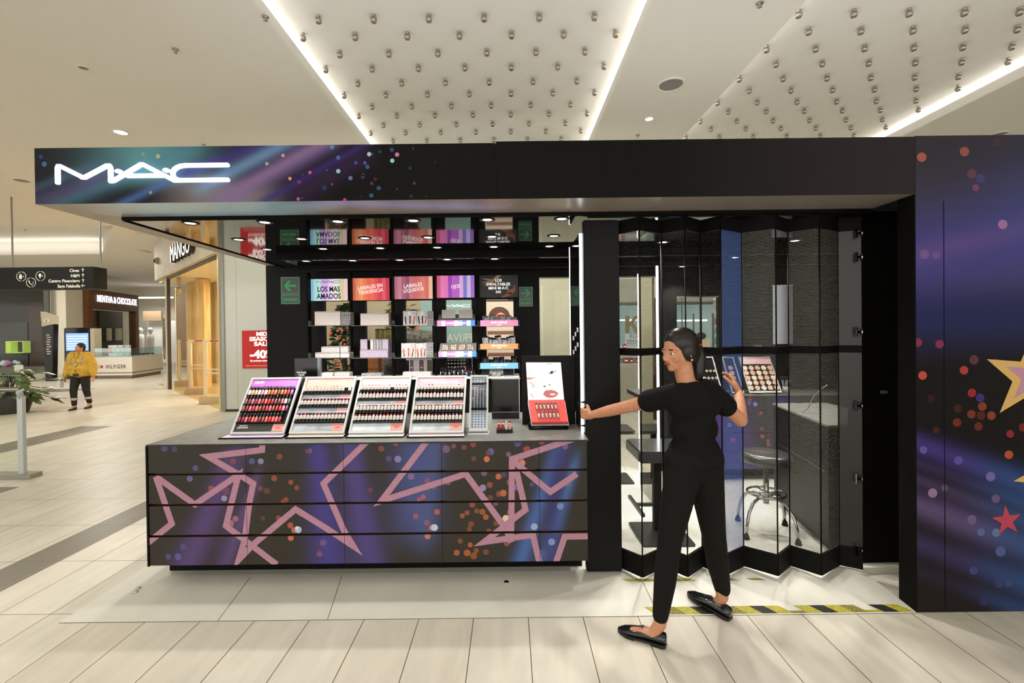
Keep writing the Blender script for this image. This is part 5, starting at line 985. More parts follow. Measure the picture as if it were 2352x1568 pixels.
for k, (a, b2, tp_, m, lb) in enumerate([(736, 764, 858, M_HOLO, 'speckled box low behind the liquid display, the left one'), (768, 803, 857, M_HOLO2, 'silver speckled box low under the first column'), (830, 876, 859, M_FOIL, 'flat silver box low under the second column'), (925, 990, 856, M_HOLO2, 'flat clear-lidded box low under the third column'), (1106, 1124, 850, M_POUCHD, 'dark pouch on the white-edged shelf under the blue rail, left'), (1130, 1150, 850, M_POUCH, 'silvery pouch on the white-edged shelf under the blue rail, middle'), (1156, 1180, 850, M_POUCHD, 'dark pouch on the white-edged shelf under the blue rail, right')]):
    Y = 4.62; A = at(a, 862, Y); B = at(b2, tp_, Y); o = thing('gift_box' if k < 4 else 'pouch', lb, 'box' if k < 4 else 'pouch', (A.x, Y, zc)); MB().mat(m).box(0, B.x - A.x, 0, .1, 0, max(.02, B.z - zc + .01)).build('carton' if k < 4 else 'pouch_body', o, bevel=.003); MB().mat(M_FOIL).box(.002, B.x - A.x - .002, -.001, 0, .004, .010).build('foil_edge', o)
# ------------------------------------------------------------------ folding shutter of perforated panels
def perf_mat(name, line, period=.0088, duty=.30, rough=.35, metal=0.0, op=.5):
    m = bpy.data.materials.new(name); m.use_nodes = True; nt = m.node_tree; nt.nodes.clear(); L = nt.links.new; N = nt.nodes.new
    o = N('ShaderNodeOutputMaterial'); mx = N('ShaderNodeMixShader'); t = N('ShaderNodeBsdfTransparent'); b = N('ShaderNodeBsdfPrincipled'); t.inputs[0].default_value = (.97, .97, .97, 1)
    b.inputs['Base Color'].default_value = line; b.inputs['Roughness'].default_value = rough; b.inputs['Metallic'].default_value = metal
    g = N('ShaderNodeNewGeometry'); s = N('ShaderNodeSeparateXYZ'); d = N('ShaderNodeMath'); d.operation = 'DIVIDE'; d.inputs[1].default_value = period
    f = N('ShaderNodeMath'); f.operation = 'FRACT'; c = N('ShaderNodeMath'); c.operation = 'LESS_THAN'; c.inputs[1].default_value = duty
    L(g.outputs['Position'], s.inputs[0]); L(s.outputs['Z'], d.inputs[0]); L(d.outputs[0], f.inputs[0]); L(f.outputs[0], c.inputs[0]); k_ = N('ShaderNodeMath'); k_.operation = 'MULTIPLY'; k_.inputs[1].default_value = op; L(c.outputs[0], k_.inputs[0]); L(k_.outputs[0], mx.inputs[0]); L(t.outputs[0], mx.inputs[1]); L(b.outputs[0], mx.inputs[2]); L(mx.outputs[0], o.inputs[0]); return m
PERF = perf_mat('perforated_sheet', C(90, 90, 84), duty=.3, op=.22); PERFB = perf_mat('perforated_sheet_blue_reflection', C(84, 108, 166), duty=.75, rough=.25, op=.62); PERFG = perf_mat('perforated_sheet_grey_highlight', C(120, 122, 112), duty=.5, op=.38); PERFD = perf_mat('perforated_sheet_dark', C(30, 26, 22), duty=.9, op=.95)  # blue and grey sheets carry painted reflections and highlights in their colour
V = [(.70, 2.92), (.81, 2.80), (.985, 2.92), (1.09, 2.80), (1.235, 2.92), (1.31, 2.80), (1.50, 2.92), (1.65, 2.80), (1.80, 2.92), (1.92, 2.80), (2.12, 2.92), (2.225, 2.86)]
kind = [PERF, PERF, PERF, PERF, PERF, PERFB, PERFG, PERF, PERFG, PERFG, PERFD]
sh = thing('folding_shutter', 'black perforated folding shutter being drawn across the right-hand opening', 'shutter', (0, 0, 0))
GZ0, GZ1 = .055, 2.288
def leaf(a, b, z0, z1, th, m):
    a, b = Vector((*a, 0)), Vector((*b, 0)); d = (b - a).normalized(); n = Vector((-d.y, d.x, 0)) * th / 2
    q = MB().mat(m); q.hexa([a - n + Vector((0, 0, z0)), b - n + Vector((0, 0, z0)), b + n + Vector((0, 0, z0)), a + n + Vector((0, 0, z0))], [a - n + Vector((0, 0, z1)), b - n + Vector((0, 0, z1)), b + n + Vector((0, 0, z1)), a + n + Vector((0, 0, z1))]); return q
for k in range(len(V) - 1):
    a, b = V[k], V[k + 1]; pan = leaf(a, b, GZ0, .185, .014, M_BKM).build('shutter_panel', sh)
    for z0, z1 in ((1.43, 1.475), (2.205, GZ1)): leaf(a, b, z0, z1, .014, M_BKM).build('cross_rail', pan)
    leaf(a, b, .186, 1.429, .002, kind[k]).build('perforated_sheet', pan); leaf(a, b, 1.476, 2.204, .002, kind[k]).build('perforated_sheet', pan)
    MB().mat(M_BKM).tube([(a[0], a[1], GZ0), (a[0], a[1], GZ1)], .007 if k in (2, 4) else .0045, 6).build('hinge_rod', pan)
q = MB().mat(M_BK).box(.475, .70, 2.865, 2.925, GZ0, GZ1); q.build('lead_panel', sh, bevel=.006)
MB().mat(M_BKM).tube([(.475, 2.90, .98), (.44, 2.90, .98), (.44, 2.90, 1.13), (.475, 2.90, 1.13)], .007, 8).build('pull_handle', sh)
tr = thing('shutter_track', 'thin dark steel track of the shutter under the canopy', 'track'); MB().mat(mat('dark_steel', C(40, 40, 40), .35, .8)).box(.5, SEAM - .005, 2.85, 2.87, ZB - .0245, ZB - .0195).build('track_bar', tr)
for k, py in enumerate((535, 590, 762, 932, 1100, 1265)):
    p = W(1976, py, 2.84); q = MB(); q.M = Matrix.Translation(p)
    q.mat(M_CHROME).box(-.024, -.018, -.004, .02, -.03, .03).box(-.018, .012, .0, .012, -.006, .006).box(.012, .018, -.004, .02, -.022, .022); q.build('chrome_hinge', sh)
for k, (px, py, w_, h_, m, lb) in enumerate([(2030, 900, .045, .02, mat('lock_brass', C(150, 150, 128), .3, .6), 'small brass lock plate on the dark inner wall by the pillar'), (2030, 1310, .05, .035, mat('red_box', C(130, 30, 20), .5), 'small red fitting at floor level by the pillar')]):
    p = W(px, py, 2.955); t = thing('door_lock' if k == 0 else 'floor_socket', lb, 'lock' if k == 0 else 'socket', p); MB().mat(m).box(-w_ / 2, w_ / 2, -.006, .004, -h_ / 2, h_ / 2).build('plate', t, bevel=.002)

# ------------------------------------------------------------------ make-up room behind the shutter
M_STRIP = mat('led_strip', (1, 1, 1), emit=(.95, .98, 1), es=6)
def lit_divider(x, y0, y1, z0, z1, m, label, sd=.014):
    t = thing('lit_divider', label, 'mirror panel', (x, y0, z0)); MB().mat(m).box(-.006, .006, .016, y1 - y0 - .016, 0, z1 - z0).build('mirror_board', t)
    for y in (0, y1 - y0 - .015): MB().mat(M_STRIP).box(-sd / 2, sd / 2, y, y + .015, .002, z1 - z0 - .002).build('led_strip', t)
    return t
dv = lit_divider(.468, 2.935, 3.44, ZCT + .001, 2.22, M_BKG, 'tall dark divider with two glowing light strips standing on the counter end', .0155)
for k in range(6):
    MB().mat(mat('mirror_card', C(190, 190, 186), .5, emit=(1, 1, 1), es=.1)).box(-.0075, -.0065, .10 + .1 * (k % 3), .16 + .1 * (k % 3), .55 + .10 * (k // 3) - .03 * (k % 3), .58 + .10 * (k // 3) - .03 * (k % 3)).build('small_card', dv)
lit_divider(1.262, 3.85, 4.42, PZ + .001, 2.13, M_MIR, 'tall mirror with glowing light strips on both edges, behind the woman', .016)
M_LEA = mat('black_leather', C(44, 46, 46), .3, coat=.3, bump=.15, bscale=40); M_STL = mat('dark_metal', C(60, 60, 58), .35, .6)
def makeup_chair(x0, x1, y0, y1, zs, label, board, foot=True):
    t = thing('makeup_chair', label, 'chair', (0, 0, 0)); xm, ym = (x0 + x1) / 2, (y0 + y1) / 2
    MB().mat(M_STL).rbox(x0, x1, y0 - .06, y1 - .08, PZ, PZ + .012, .02).build('base_plate', t); MB().mat(M_BKM).rbox(xm - .03, xm + .03, ym - .03, ym + .03, PZ + .012, zs - .09, .008).build('column', t)
    MB().mat(M_LEA).rbox(x0, x1, y0, y1, zs - .085, zs, .03).build('seat', t, bevel=.012)
    MB().mat(M_STL).box(xm + .12, xm + .15, y1 - .03, y1, zs, board).rbox(x0, x1 + .03, y0 + .02, y1 - .06, board, board + .028, .02).build('side_board', t)
    if foot: MB().mat(M_STL).box(x0 + .01, x0 + .035, y0, y1 - .04, .235, .258).box(x0 + .035, xm, ym - .015, ym + .015, .236, .256).build('footrest', t)
    return t
makeup_chair(.93, 1.31, 3.26, 3.68, .705, 'black leather make-up chair on a flat square base, nearer the shutter', 1.09)
t = thing('pedestal_table', 'low grey table on a square base beyond the make-up chair', 'table'); MB().mat(M_STL).rbox(.86, 1.235, 4.50, 4.84, PZ, PZ + .012, .02).build('base_plate', t); MB().mat(M_BKM).rbox(1.02, 1.07, 4.62, 4.67, PZ + .012, .555, .008).build('column', t); MB().mat(M_STL).rbox(.86, 1.235, 4.46, 4.80, .555, .585, .02).build('table_top', t)
# bar stool
sx, sy = 1.93, 3.42; t = thing('swivel_stool', 'round black swivel stool with chrome foot ring and four curved legs', 'stool', (sx, sy, PZ)); zt = .61
MB().mat(M_LEA).lathe([(0, zt), (.12, zt + .002), (.16, zt - .006), (.178, zt - .022), (.182, zt - .045), (.172, zt - .07), (.14, zt - .08), (0, zt - .08)][::-1], n=36).build('seat', t)
MB().mat(M_CHROME).lathe([(.020, .22), (.020, .40), (.017, .40), (.017, .53), (0, .53)], n=16).build('column', t)
MB().mat(M_CHROME).tube([(.128 * math.cos(a), .128 * math.sin(a), .30) for a in [2 * math.pi * k / 40 for k in range(41)]], .009, 8, False).tube([(-.13, 0, .30), (.13, 0, .30)], .006, 6).tube([(0, -.13, .30), (0, .13, .30)], .006, 6).build('foot_ring', t)
for k in range(4):
    a = math.radians(28 + 90 * k); d = Vector((math.cos(a), math.sin(a), 0)); lg = MB().mat(M_CHROME).tube([d * .012 + Vector((0, 0, .26)), d * .09 + Vector((0, 0, .275)), d * .155 + Vector((0, 0, .25)), d * .205 + Vector((0, 0, .185)), d * .228 + Vector((0, 0, .10)), d * .235 + Vector((0, 0, .03))], .0115, 10).build('leg', t)
    MB().mat(M_BKM).lathe([(.022, 0), (.024, .006), (.018, .016), (.019, .026), (.014, .036), (0, .036)], tuple(d * .236), 12).build('rubber_foot', lg)
MB().mat(M_STL).tube([(.02, -.02, .535), (.12, -.09, .50), (.17, -.12, .485)], .006, 6).build('lever', t)
# back counter with its own print
YB2 = 4.55; xb0, xb1 = 2.05, 4.05
def art2(px, py):
    c = C(46, 42, 40); return blend(c, [(C(84, 64, 130), .9 * math.exp(-((px - 1680 + (py - 980) * -.1) / 45) ** 2)), (C(70, 60, 130), .5 * math.exp(-((px - 1800) / 25) ** 2))])
k2 = dots_px([(1735, 928, 5, C(150, 130, 220), .9), (1748, 949, 4, OR, .7), (1723, 916, 5, C(160, 60, 60), .8), (1751, 1002, 5, C(180, 80, 70), .7), (1684, 1010, 6, C(170, 100, 180), .8), (1764, 1012, 4, OR, .7), (1721, 925, 4, C(120, 110, 190), .7), (1676, 976, 5, C(150, 150, 220), .8), (1765, 1020, 5, PK, .7), (1690, 905, 5, C(150, 130, 220), .7), (1744, 951, 3, PK, .7), (1750, 985, 4, OR, .6)], YB2)
t = thing('makeup_counter', 'starry-printed drawer counter at the back of the make-up room', 'counter'); xs2 = [xb0, xb0 + .55, xb0 + 1.1, xb0 + 1.6, xb1]
for i in range(4):
    for j in range(4): print_panel('drawer_front', t, xs2[i] + .001, xs2[i + 1] - .001, .17 + .185 * j, .17 + .185 * (j + 1) - .005, YB2, art2, .04, k2, .015, mat('gold_edge', C(120, 104, 70), .5))
MB().mat(M_BKM).box(xb0, xb1, YB2 + .016, YBK - .001, .17, .905).box(xb0 + .02, xb1, YB2 + .2, YB2 + .22, PZ, .17).build('carcass', t); MB().mat(M_TOP).box(xb0 - .02, xb1, YB2 - .01, YBK - .001, .906, .918).build('worktop', t)
def pal_display(px0, px1, pyb, pyt, lean, label, circles, head=None):
    A = W(px0, pyb, YB2 + .03); B = W(px1, pyb, YB2 + .03); zb = .919; wd = B.x - A.x; an = math.radians(lean); h = (W(px0, pyt, YB2 + .2).z - zb); L_ = h / math.sin(an)
    t = thing('palette_display', label, 'display stand', (A.x, YB2 + .03, zb)); R_ = Matrix(((1, 0, 0), (0, math.cos(an), -math.sin(an)), (0, math.sin(an), math.cos(an)))).to_4x4(); R_.translation = (0, 0, .012)
    def m_(m): q = MB(); q.M = R_; return q.mat(m)
    m_(M_FRAME).box(0, wd, 0, .02, -.008, .006).box(0, wd, L_ - .01, L_, -.008, .006).box(0, .008, .02, L_ - .01, -.008, .006).box(wd - .008, wd, .02, L_ - .01, -.008, .006).build('frame', t); m_(M_ACR).box(.008, wd - .008, .02, L_ - .01, -.008, -.004).build('backing', t)
    if head: m_(head).box(.008, wd - .008, L_ * .8, L_ - .01, -.004, -.002).build('header_card', t)
    nx, ny, cs = circles
    for cc in range(len(cs)):
        b = m_(cs[cc])
        for i in range(nx):
            for j in range(ny):
                if (i * 2 + j) % len(cs) == cc: b.lathe([(0, .001), (min(wd / nx * .40, L_ * .75 / ny * .42), .001)], (wd * (i + .5) / nx, .03 + (L_ * .76 - .03) * (j + .5) / ny, -.003), 14)
        b.build('shade_pans', t)
    MB().mat(M_ACR).box(0, wd, 0, .14, 0, .004).build('base_tray', t); return t
pans = [mat('pan_skin1', C(226, 178, 150), .5), mat('pan_skin2', C(240, 206, 184), .5), mat('pan_skin3', C(214, 160, 136), .5)]
pal_display(1722, 1796, 898, 823, 58, 'sloping blush display with pink header and rows of round pans', (5, 5, pans), mat('pink_header', C(240, 190, 190), .4))
pal_display(1682, 1709, 896, 823, 58, 'narrow sloping display of five round powder compacts left of the blush display', (1, 5, [mat('pan_tan', C(176, 140, 110), .5), mat('pan_tan2', C(196, 164, 136), .5)]))
pal_display(1624, 1660, 896, 823, 58, 'dark sloping display with small shades behind the woman', (4, 7, [M_ACR, mat('pan_olive', C(120, 110, 90), .5)]))
t = thing('brush_cup', 'clear cup of brushes at the right end of the back counter', 'cup', (W(1808, 897, 4.6).x, 4.62, .919)); MB().mat(mat('clear_plastic', C(190, 194, 190), .1, alpha=.45)).lathe([(.03, 0), (.035, .07), (.033, .07), (.028, .004)], n=14).build('cup_body', t)
for k in range(5): MB().mat(M_SILV).tube([(.006 * k - .012, .0, .005), (.022 * k - .044, .01 * (k % 2), .14)], .003, 6).build('brush_handle', t); MB().mat(M_LCASE).ball((.022 * k - .044, .01 * (k % 2), .155), .012, 8, (1, 1, 1.6)).build('brush_head', t)
A = W(1777, 790, 4.86); B = W(1822, 655, 4.86); t = thing('wall_mirror', 'grey mirror on the black wall above the back counter, right of the blush display', 'mirror', (A.x, 4.88, A.z)); MB().mat(mat('dull_mirror', C(150, 152, 156), .15, .6)).box(0, B.x - A.x, -.01, .01, 0, B.z - A.z).build('mirror_plate', t); MB().mat(M_SILV).box(-.004, B.x - A.x + .004, -.011, .011, B.z - A.z, B.z - A.z + .006).build('mirror_trim', t)
A = W(1757, 806, 4.6); t = thing('small_sign', 'small black angled sign lettered PREP on the back counter', 'sign', (A.x, 4.82, A.z - .0)); MB().mat(M_ACR).box(0, .09, 0, .006, 0, .045).build('sign_plate', t); MB().mat(M_FRAME).box(-.003, .093, -.001, .007, .045, .05).build('sign_edge', t); text('lettering', 'PREP', t, MATT, facing((.045, -.002, .022)), .03, .07, .04, .0003); MB().mat(M_BKM).box(.04, .05, .006, .012, -(A.z - .919), .02).build('sign_post', t)
# slanting black cabinet right of the stool
t = thing('side_cabinet', 'black cabinet standing at a slant right of the stool', 'cabinet', (0, 0, 0)); Q = [(2.15, 3.06), (2.30, 3.95), (2.75, 3.95), (2.75, 3.06)]
MB().mat(M_BK).prism(Q, PZ + .08, .915).build('carcass', t); MB().mat(M_BKM).prism([(2.20, 3.1), (2.34, 3.9), (2.7, 3.9), (2.7, 3.1)], PZ, PZ + .08).build('plinth', t); MB().mat(M_TOP).prism([(2.14, 3.05), (2.295, 3.96), (2.76, 3.96), (2.76, 3.05)], .916, .93).build('worktop', t)
MB().mat(mat('thin_line', C(70, 66, 58), .4)).hexa([(2.1525, 3.10, .60), (2.2985, 3.93, .60), (2.3005, 3.93, .60), (2.1545, 3.10, .60)], [(2.1485, 3.10, .605), (2.2965, 3.93, .605), (2.3005, 3.93, .605), (2.1545, 3.10, .605)]).build('drawer_line', t)
t = thing('power_cable', 'thin grey cable curling up from the slanting black cabinet', 'cable'); MB().mat(mat('cable_grey', C(110, 112, 112), .5)).tube([(2.26, 3.5, .934), (2.30, 3.5, .96), (2.33, 3.48, 1.05), (2.38, 3.46, 1.12), (2.42, 3.45, 1.15)], .004, 6).build('cable_run', t)
# ------------------------------------------------------------------ what shows through the slots and windows of the kiosk
def panel(name, px0, py0, px1, py1, Y, m, parent=None, th=.02):
    A = W(px0, py1, Y); B = W(px1, py0, Y); O = Vector(parent.location) if parent else Vector()
    return MB().mat(m).box(A.x - O.x, B.x - O.x, Y - O.y, Y + th - O.y, A.z - O.z, B.z - O.z).build(name, parent)
tag(MB().mat(noisy('beige_wall', C(206, 200, 178), C(196, 190, 168), (1, .3, .3), .6, ns=.7)).box(.30, 1.60, 7.0, 7.1, 0, ZC).build('wall_beige'), kind='structure')
tag(MB().mat(noisy('warm_wall', C(188, 176, 146), C(170, 156, 124), (1, .3, .3), .7, ns=.7)).box(-3.9, -1.55, 7.9, 8.0, 0, ZC).build('wall_warm'), kind='structure')
tag(MB().mat(mat('teal_wall', C(150, 186, 180), .5)).box(-1.55, -.62, 7.9, 8.0, 0, ZC).mat(mat('white_band', C(226, 222, 206), .5)).box(-1.55, -.02, 7.895, 7.9, 2.12, 2.6).build('wall_teal'), kind='structure')
tag(MB().mat(mat('deep_brown', C(74, 44, 26), .5)).box(-.62, .30, 7.9, 8.0, 0, ZC).build('wall_brown'), kind='structure')
# christmas tree
M_NEED = noisy('fir_green', C(44, 62, 38), C(84, 104, 62), (12, 12, 12), .7, ns=3); M_BAUB = mat('red_bauble', C(206, 62, 34), .18, coat=.6)
tx, ty = -2.46, 6.75; t = thing('christmas_tree', 'green Christmas tree with red baubles seen through the left slots of the back wall', 'tree', (tx, ty, 0)); rt = random.Random(5)
MB().mat(mat('tree_trunk', C(70, 50, 34), .8)).lathe([(.05, 0), (.03, 1.95)], n=8).build('trunk', t)
fl = MB().mat(M_NEED)
for k in range(900):
    h = .45 + 1.55 * rt.random(); r = (2.05 - h) * .26 * rt.random() ** .4 + .02; a = rt.random() * 6.28; p = Vector((r * math.cos(a), r * math.sin(a), h)); d = Vector((math.cos(a), math.sin(a), rt.uniform(-.3, .5))).normalized() * .09; s_ = Vector((-math.sin(a), math.cos(a), rt.uniform(-1, 1))).normalized() * .018
    fl.add([p - s_, p + d * .5 - s_ * 2, p + d, p + d * .5 + s_ * 2, p + s_], [(0, 1, 2, 3, 4)])
fl.build('foliage', t)
for k, (px, py) in enumerate([(759, 766), (776, 760), (786, 759), (777, 779), (790, 781), (792, 791), (777, 837), (768, 828)]):
    q = W(px, py, 6.40); b = MB().mat(M_BAUB).ball((0, 0, 0), .026 if k in (0, 6) else .019, 12); o = b.build('bauble', None); o.location = q; tag(o, f'shiny red bauble on the Christmas tree, {ORD[k]} counted from the top', 'bauble', 'red baubles on the tree')
# green drape and plant, crate (second slot)
A = W(838, 756, 6.9); t = thing('drape', 'olive-green draped cloth seen through the second slot', 'drape', (-2.15, 7.3, 0)); q = MB().mat(mat('olive_cloth', C(128, 122, 74), .8)); n = 40
q.add([(.62 * i / n, .04 * math.sin(i * 1.1) + .02 * math.sin(i * .43), z) for z in (.9, 1.62) for i in range(n + 1)], [(i, i + 1, n + 2 + i, n + 1 + i) for i in range(n)], True); q.build('drape_cloth', t)
MB().mat(mat('tree_trunk')).box(-.02, .66, .03, .07, 1.60, 1.64).box(-.02, .02, .04, .08, 0, 1.60).box(.62, .66, .04, .08, 0, 1.60).build('drape_rail', t)
t = thing('wooden_crate', 'brown wooden crate low in the second slot of the back wall', 'crate', (-2.02, 6.1, 0)); q = MB().mat(noisy('crate_wood', C(150, 96, 48), C(120, 72, 34), (4, 4, 30), .6))
for k in range(8): q.box(0, .33, 0, .25, .03 + .152 * k, .03 + .152 * k + .145)
q.build('crate_boards', t); MB().mat(mat('tree_trunk')).box(.02, .06, -.012, 0, 0, 1.25).box(.25, .29, -.012, 0, 0, 1.25).build('crate_posts', t)
t = thing('bushy_plant', 'dry green bushy plant behind the second slot', 'plant', (-1.62, 6.85, 0)); q = MB().mat(noisy('bush_green', C(88, 92, 44), C(140, 140, 76), (12, 12, 12), .7))
for k in range(420):
    h = rt.uniform(.4, 2.0); r = .2 * rt.random() ** .5; a = rt.random() * 6.28; p = Vector((r * math.cos(a), r * math.sin(a), h)); d = Vector((math.cos(a), math.sin(a), rt.uniform(-.5, .6))).normalized() * .12; s_ = Vector((-math.sin(a), math.cos(a), rt.uniform(-1, 1))).normalized() * .022
    q.add([p - s_ * .5, p + d * .5 - s_, p + d, p + d * .5 + s_, p + s_ * .5], [(0, 1, 2, 3, 4)])
q.build('foliage', t); MB().mat(mat('tree_trunk')).lathe([(.13, 0), (.16, .38), (0, .38)], n=14).lathe([(.015, .38), (.01, 1.6)], n=6).build('pot', t)
# reversed lettering on the brown wall; fashion poster in the fifth slot
t = thing('shop_lettering', 'white shop name seen back to front through the fourth slot', 'lettering', W(1056, 776, 7.89)); text('lettering', 'PRIVA', t, mat('cream_letter', C(236, 230, 214), .4), facing((0, 0, 0)) @ Matrix.Diagonal((-1, 1, 1, 1)), .19, .44, .0, .002)
t = thing('logo_sign', 'small white reflected logo high in the fourth slot', 'sign', W(1025, 703, 7.89)); mark('lit_letters', t, mat('white_ink'), facing((-.02, 0, -.02)), .0011, .004, 4)
A = W(1112, 860, 6.2); B = W(1186, 692, 6.2); t = thing('fashion_poster', 'poster of a woman with big red sunglasses seen through the fifth slot', 'poster', (A.x, 6.2, A.z)); wd, hh = B.x - A.x, B.z - A.z
MB().mat(mat('poster_sand', C(200, 188, 166), .5)).box(0, wd, 0, .01, 0, hh).build('poster_sheet', t)
def pe(nm, cx, cz, rx, rz, m, d=.001, a0=0, a1=6.2832, n=20): MB().mat(m).add([(wd * cx + wd * rx * math.cos(a0 + (a1 - a0) * k / n), -d, hh * cz + hh * rz * math.sin(a0 + (a1 - a0) * k / n)) for k in range(n)], [tuple(range(n))]).build(nm, t)
pe('hair_print', .48, .80, .32, .13, mat('hair_brown_print', C(90, 56, 40), .6)); pe('face_print', .52, .76, .17, .09, mat('face_print', C(214, 150, 120), .6), .0015); pe('glasses_print', .45, .79, .08, .035, mat('glasses_red', C(190, 70, 54), .4), .002); pe('glasses_print', .62, .79, .08, .035, mat('glasses_red'), .002)
for k in range(12): pp_ = MB().mat(mat('stripe_brown', C(130, 90, 70), .6) if k % 2 else mat('stripe_sand', C(216, 200, 180), .6)).box(wd * .12, wd * .9, -.002, -.001, hh * (.6 - .05 * k), hh * (.6 - .05 * k) + hh * .045).build('stripe_print', t)
MB().mat(mat('tree_trunk')).box(wd * .45, wd * .5, .011, .04, -A.z, hh * .5).build('poster_stand', t)
# K shop beyond the right windows
YK = 9.0; t = thing('salon_shop', 'pale salon shopfront with a big gold letter K beyond the make-up room windows', 'shop', (0, YK, 0)); s9 = FPX / YK
def lx(px, py=750): return W(px, py, YK).x
MB().mat(mat('pale_fascia', C(222, 216, 198), .6)).box(1.6, 5.2, .02, .1, W(1440, 694, YK).z, ZC).build('fascia', t)
MB().mat(mat('fascia_grey', C(170, 168, 158), .6)).box(1.6, 5.2, -.2, .0, W(1440, 694, YK).z + .0, W(1440, 694, YK).z + .01).box(1.7, 5.2, .0, .02, W(1440, 692, YK).z + .0, W(1440, 640, YK).z).build('fascia_band', t)  # grey band in front of the lower fascia, with a thin ledge
MB().mat(noisy('aqua_interior', C(150, 190, 206), C(196, 214, 214), (1, 1, 1), .5, ns=1)).box(1.6, 5.2, 1.2, 1.25, 0, W(1440, 694, YK).z).build('interior_wall', t)
MB().mat(mat('interior_floor', C(220, 216, 204), .4)).box(1.6, 5.2, .1, 1.2, 0.002, .012).build('interior_floor', t)
MB().mat(mat('light_tube', (1, 1, 1), emit=(.9, .97, 1), es=3)).box(2.2, 2.7, .6, .66, W(1440, 735, YK).z, W(1440, 735, YK).z + .025).box(3.5, 4.2, .6, .66, W(1440, 738, YK).z, W(1440, 738, YK).z + .03).build('light_tubes', t)
KM = mat('gold_letter', C(150, 132, 92), .4, .2); A = W(1437, 765, YK - .05); B = W(1467, 725, YK - .05); q = MB().mat(KM); kw, kh = B.x - A.x, B.z - A.z; q.M = Matrix.Translation((A.x, -.05, A.z))
q.box(0, kw * .3, 0, .03, 0, kh); q.prism_y([(kw * .3, kh * .36), (kw * .3, kh * .56), (kw * .72, kh), (kw * 1.05, kh)], 0, .03); q.prism_y([(kw * .42, kh * .52), (kw * .58, kh * .68), (kw * 1.08, 0), (kw * .74, 0)], 0.001, .031); q.build('letter_k', t)
A = W(1437, 791, YK - .06); B = W(1470, 766, YK - .06); MB().mat(mat('white_board', C(226, 230, 232), .5)).box(A.x, B.x + .05, -.05, -.03, A.z, B.z).build('name_board', t); text('lettering', 'KOI\nSEISSO', t, mat('blue_ink', C(70, 80, 110), .5), facing(((A.x + B.x) / 2 + .02, -.052, (A.z + B.z) / 2)), .12, .28, 0, .001)
MB().mat(mat('shelf_white', C(232, 230, 224), .5)).box(2.05, 2.72, -.3, -.02, .9, .92).box(2.05, 2.72, -.3, -.02, 1.04, 1.055).box(2.05, 2.72, -.3, -.02, 1.19, 1.2).box(2.05, 2.72, -.04, -.02, .0, 1.24).build('white_shelf', t)
MB().mat(mat('grey_cloth', C(190, 186, 170), .8)).add([(2.08 + .64 * i / 30, -.32 + .015 * math.sin(i * 1.3), z) for z in (.02, .895) for i in range(31)], [(i, i + 1, 32 + i, 31 + i) for i in range(30)], True).build('cloth_cover', t)
MR = mat('red_pack', C(190, 40, 36), .4)
for k, (px, py, w_, h_) in enumerate([(1434, 853, .09, .11), (1449, 852, .05, .10), (1463, 852, .05, .11), (1433, 805, .05, .10), (1421, 823, .05, .06)]):
    A = W(px, py, YK - .25); z_ = [.9205, .9205, .9205, 1.2005, 1.056][k]; o = thing('red_product', f'small red product box on the white shelf below the K, {ORD[k]} of five', 'product', (A.x, YK - .22, z_), 0, 'red products below the K'); MB().mat(MR).box(0, w_, 0, .05, 0, h_).build('carton', o); MB().mat(mat('white_ink')).box(w_ * .2, w_ * .8, -.001, 0, h_ * .4, h_ * .6).build('white_label', o)
# right window: shelves with coloured bottles, a doorway and a shopper with a paper bag
def lz(py, Y=YK): return W(1600, py, Y).z
MB().mat(mat('shelf_white')).box(lx(1638), lx(1656), -.1, .0, .6, lz(680)).build('shelf_column', t); MB().mat(mat('frame_grey', C(120, 126, 128), .5)).box(lx(1590), lx(1593), -.05, -.02, .0, lz(720)).box(lx(1634), lx(1638), -.05, -.02, 0, lz(720)).box(lx(1564), lx(1566), -.05, -.02, 0, lz(680)).build('door_frame', t)
for k, (px, py0, py1, m) in enumerate([(1645, 745, 728, mat('magenta_pack', C(170, 50, 110), .4)), (1645, 766, 752, mat('cyan_pack', C(50, 160, 190), .4)), (1645, 791, 772, mat('teal_pack', C(40, 160, 160), .4)), (1647, 712, 698, mat('amber_pack', C(190, 150, 60), .4))]):
    A = W(px, py0, YK - .2); B = W(px + 7, py1, YK - .2); MB().mat(mat('shelf_white')).box(lx(1640), lx(1656), -.26, -.1, A.z - .012, A.z - .0004).build('shelf_board', t); o = thing('bottle_pack', f'{["magenta", "cyan", "teal", "amber"][k]} bottle pack on the white shelf column in the right window', 'bottle', (A.x, YK - .2, A.z)); MB().mat(m).box(0, B.x - A.x, 0, .06, 0, (B.z - A.z) * .75).build('bottle_body', o); MB().mat(m).box(.01, B.x - A.x - .01, .01, .05, (B.z - A.z) * .75, B.z - A.z).build('bottle_cap', o)
A = W(1612, 803, YK - .5); o = thing('paper_bag', 'cream paper carrier bag standing in the right window of the make-up room', 'bag', (A.x, YK - .5, 0)); MB().mat(mat('shelf_white')).box(-.05, .3, -.05, .25, 0, A.z - .001).build('stand', o); MB().mat(mat('cream_paper', C(230, 206, 176), .7)).box(0, .16, 0, .08, A.z, A.z + .2).build('bag_body', o); MB().mat(mat('brown_hat', C(60, 46, 34), .7)).ball((.03, .1, A.z + .26), .09, 12, (1, 1, .8)).build('dark_bundle', o)

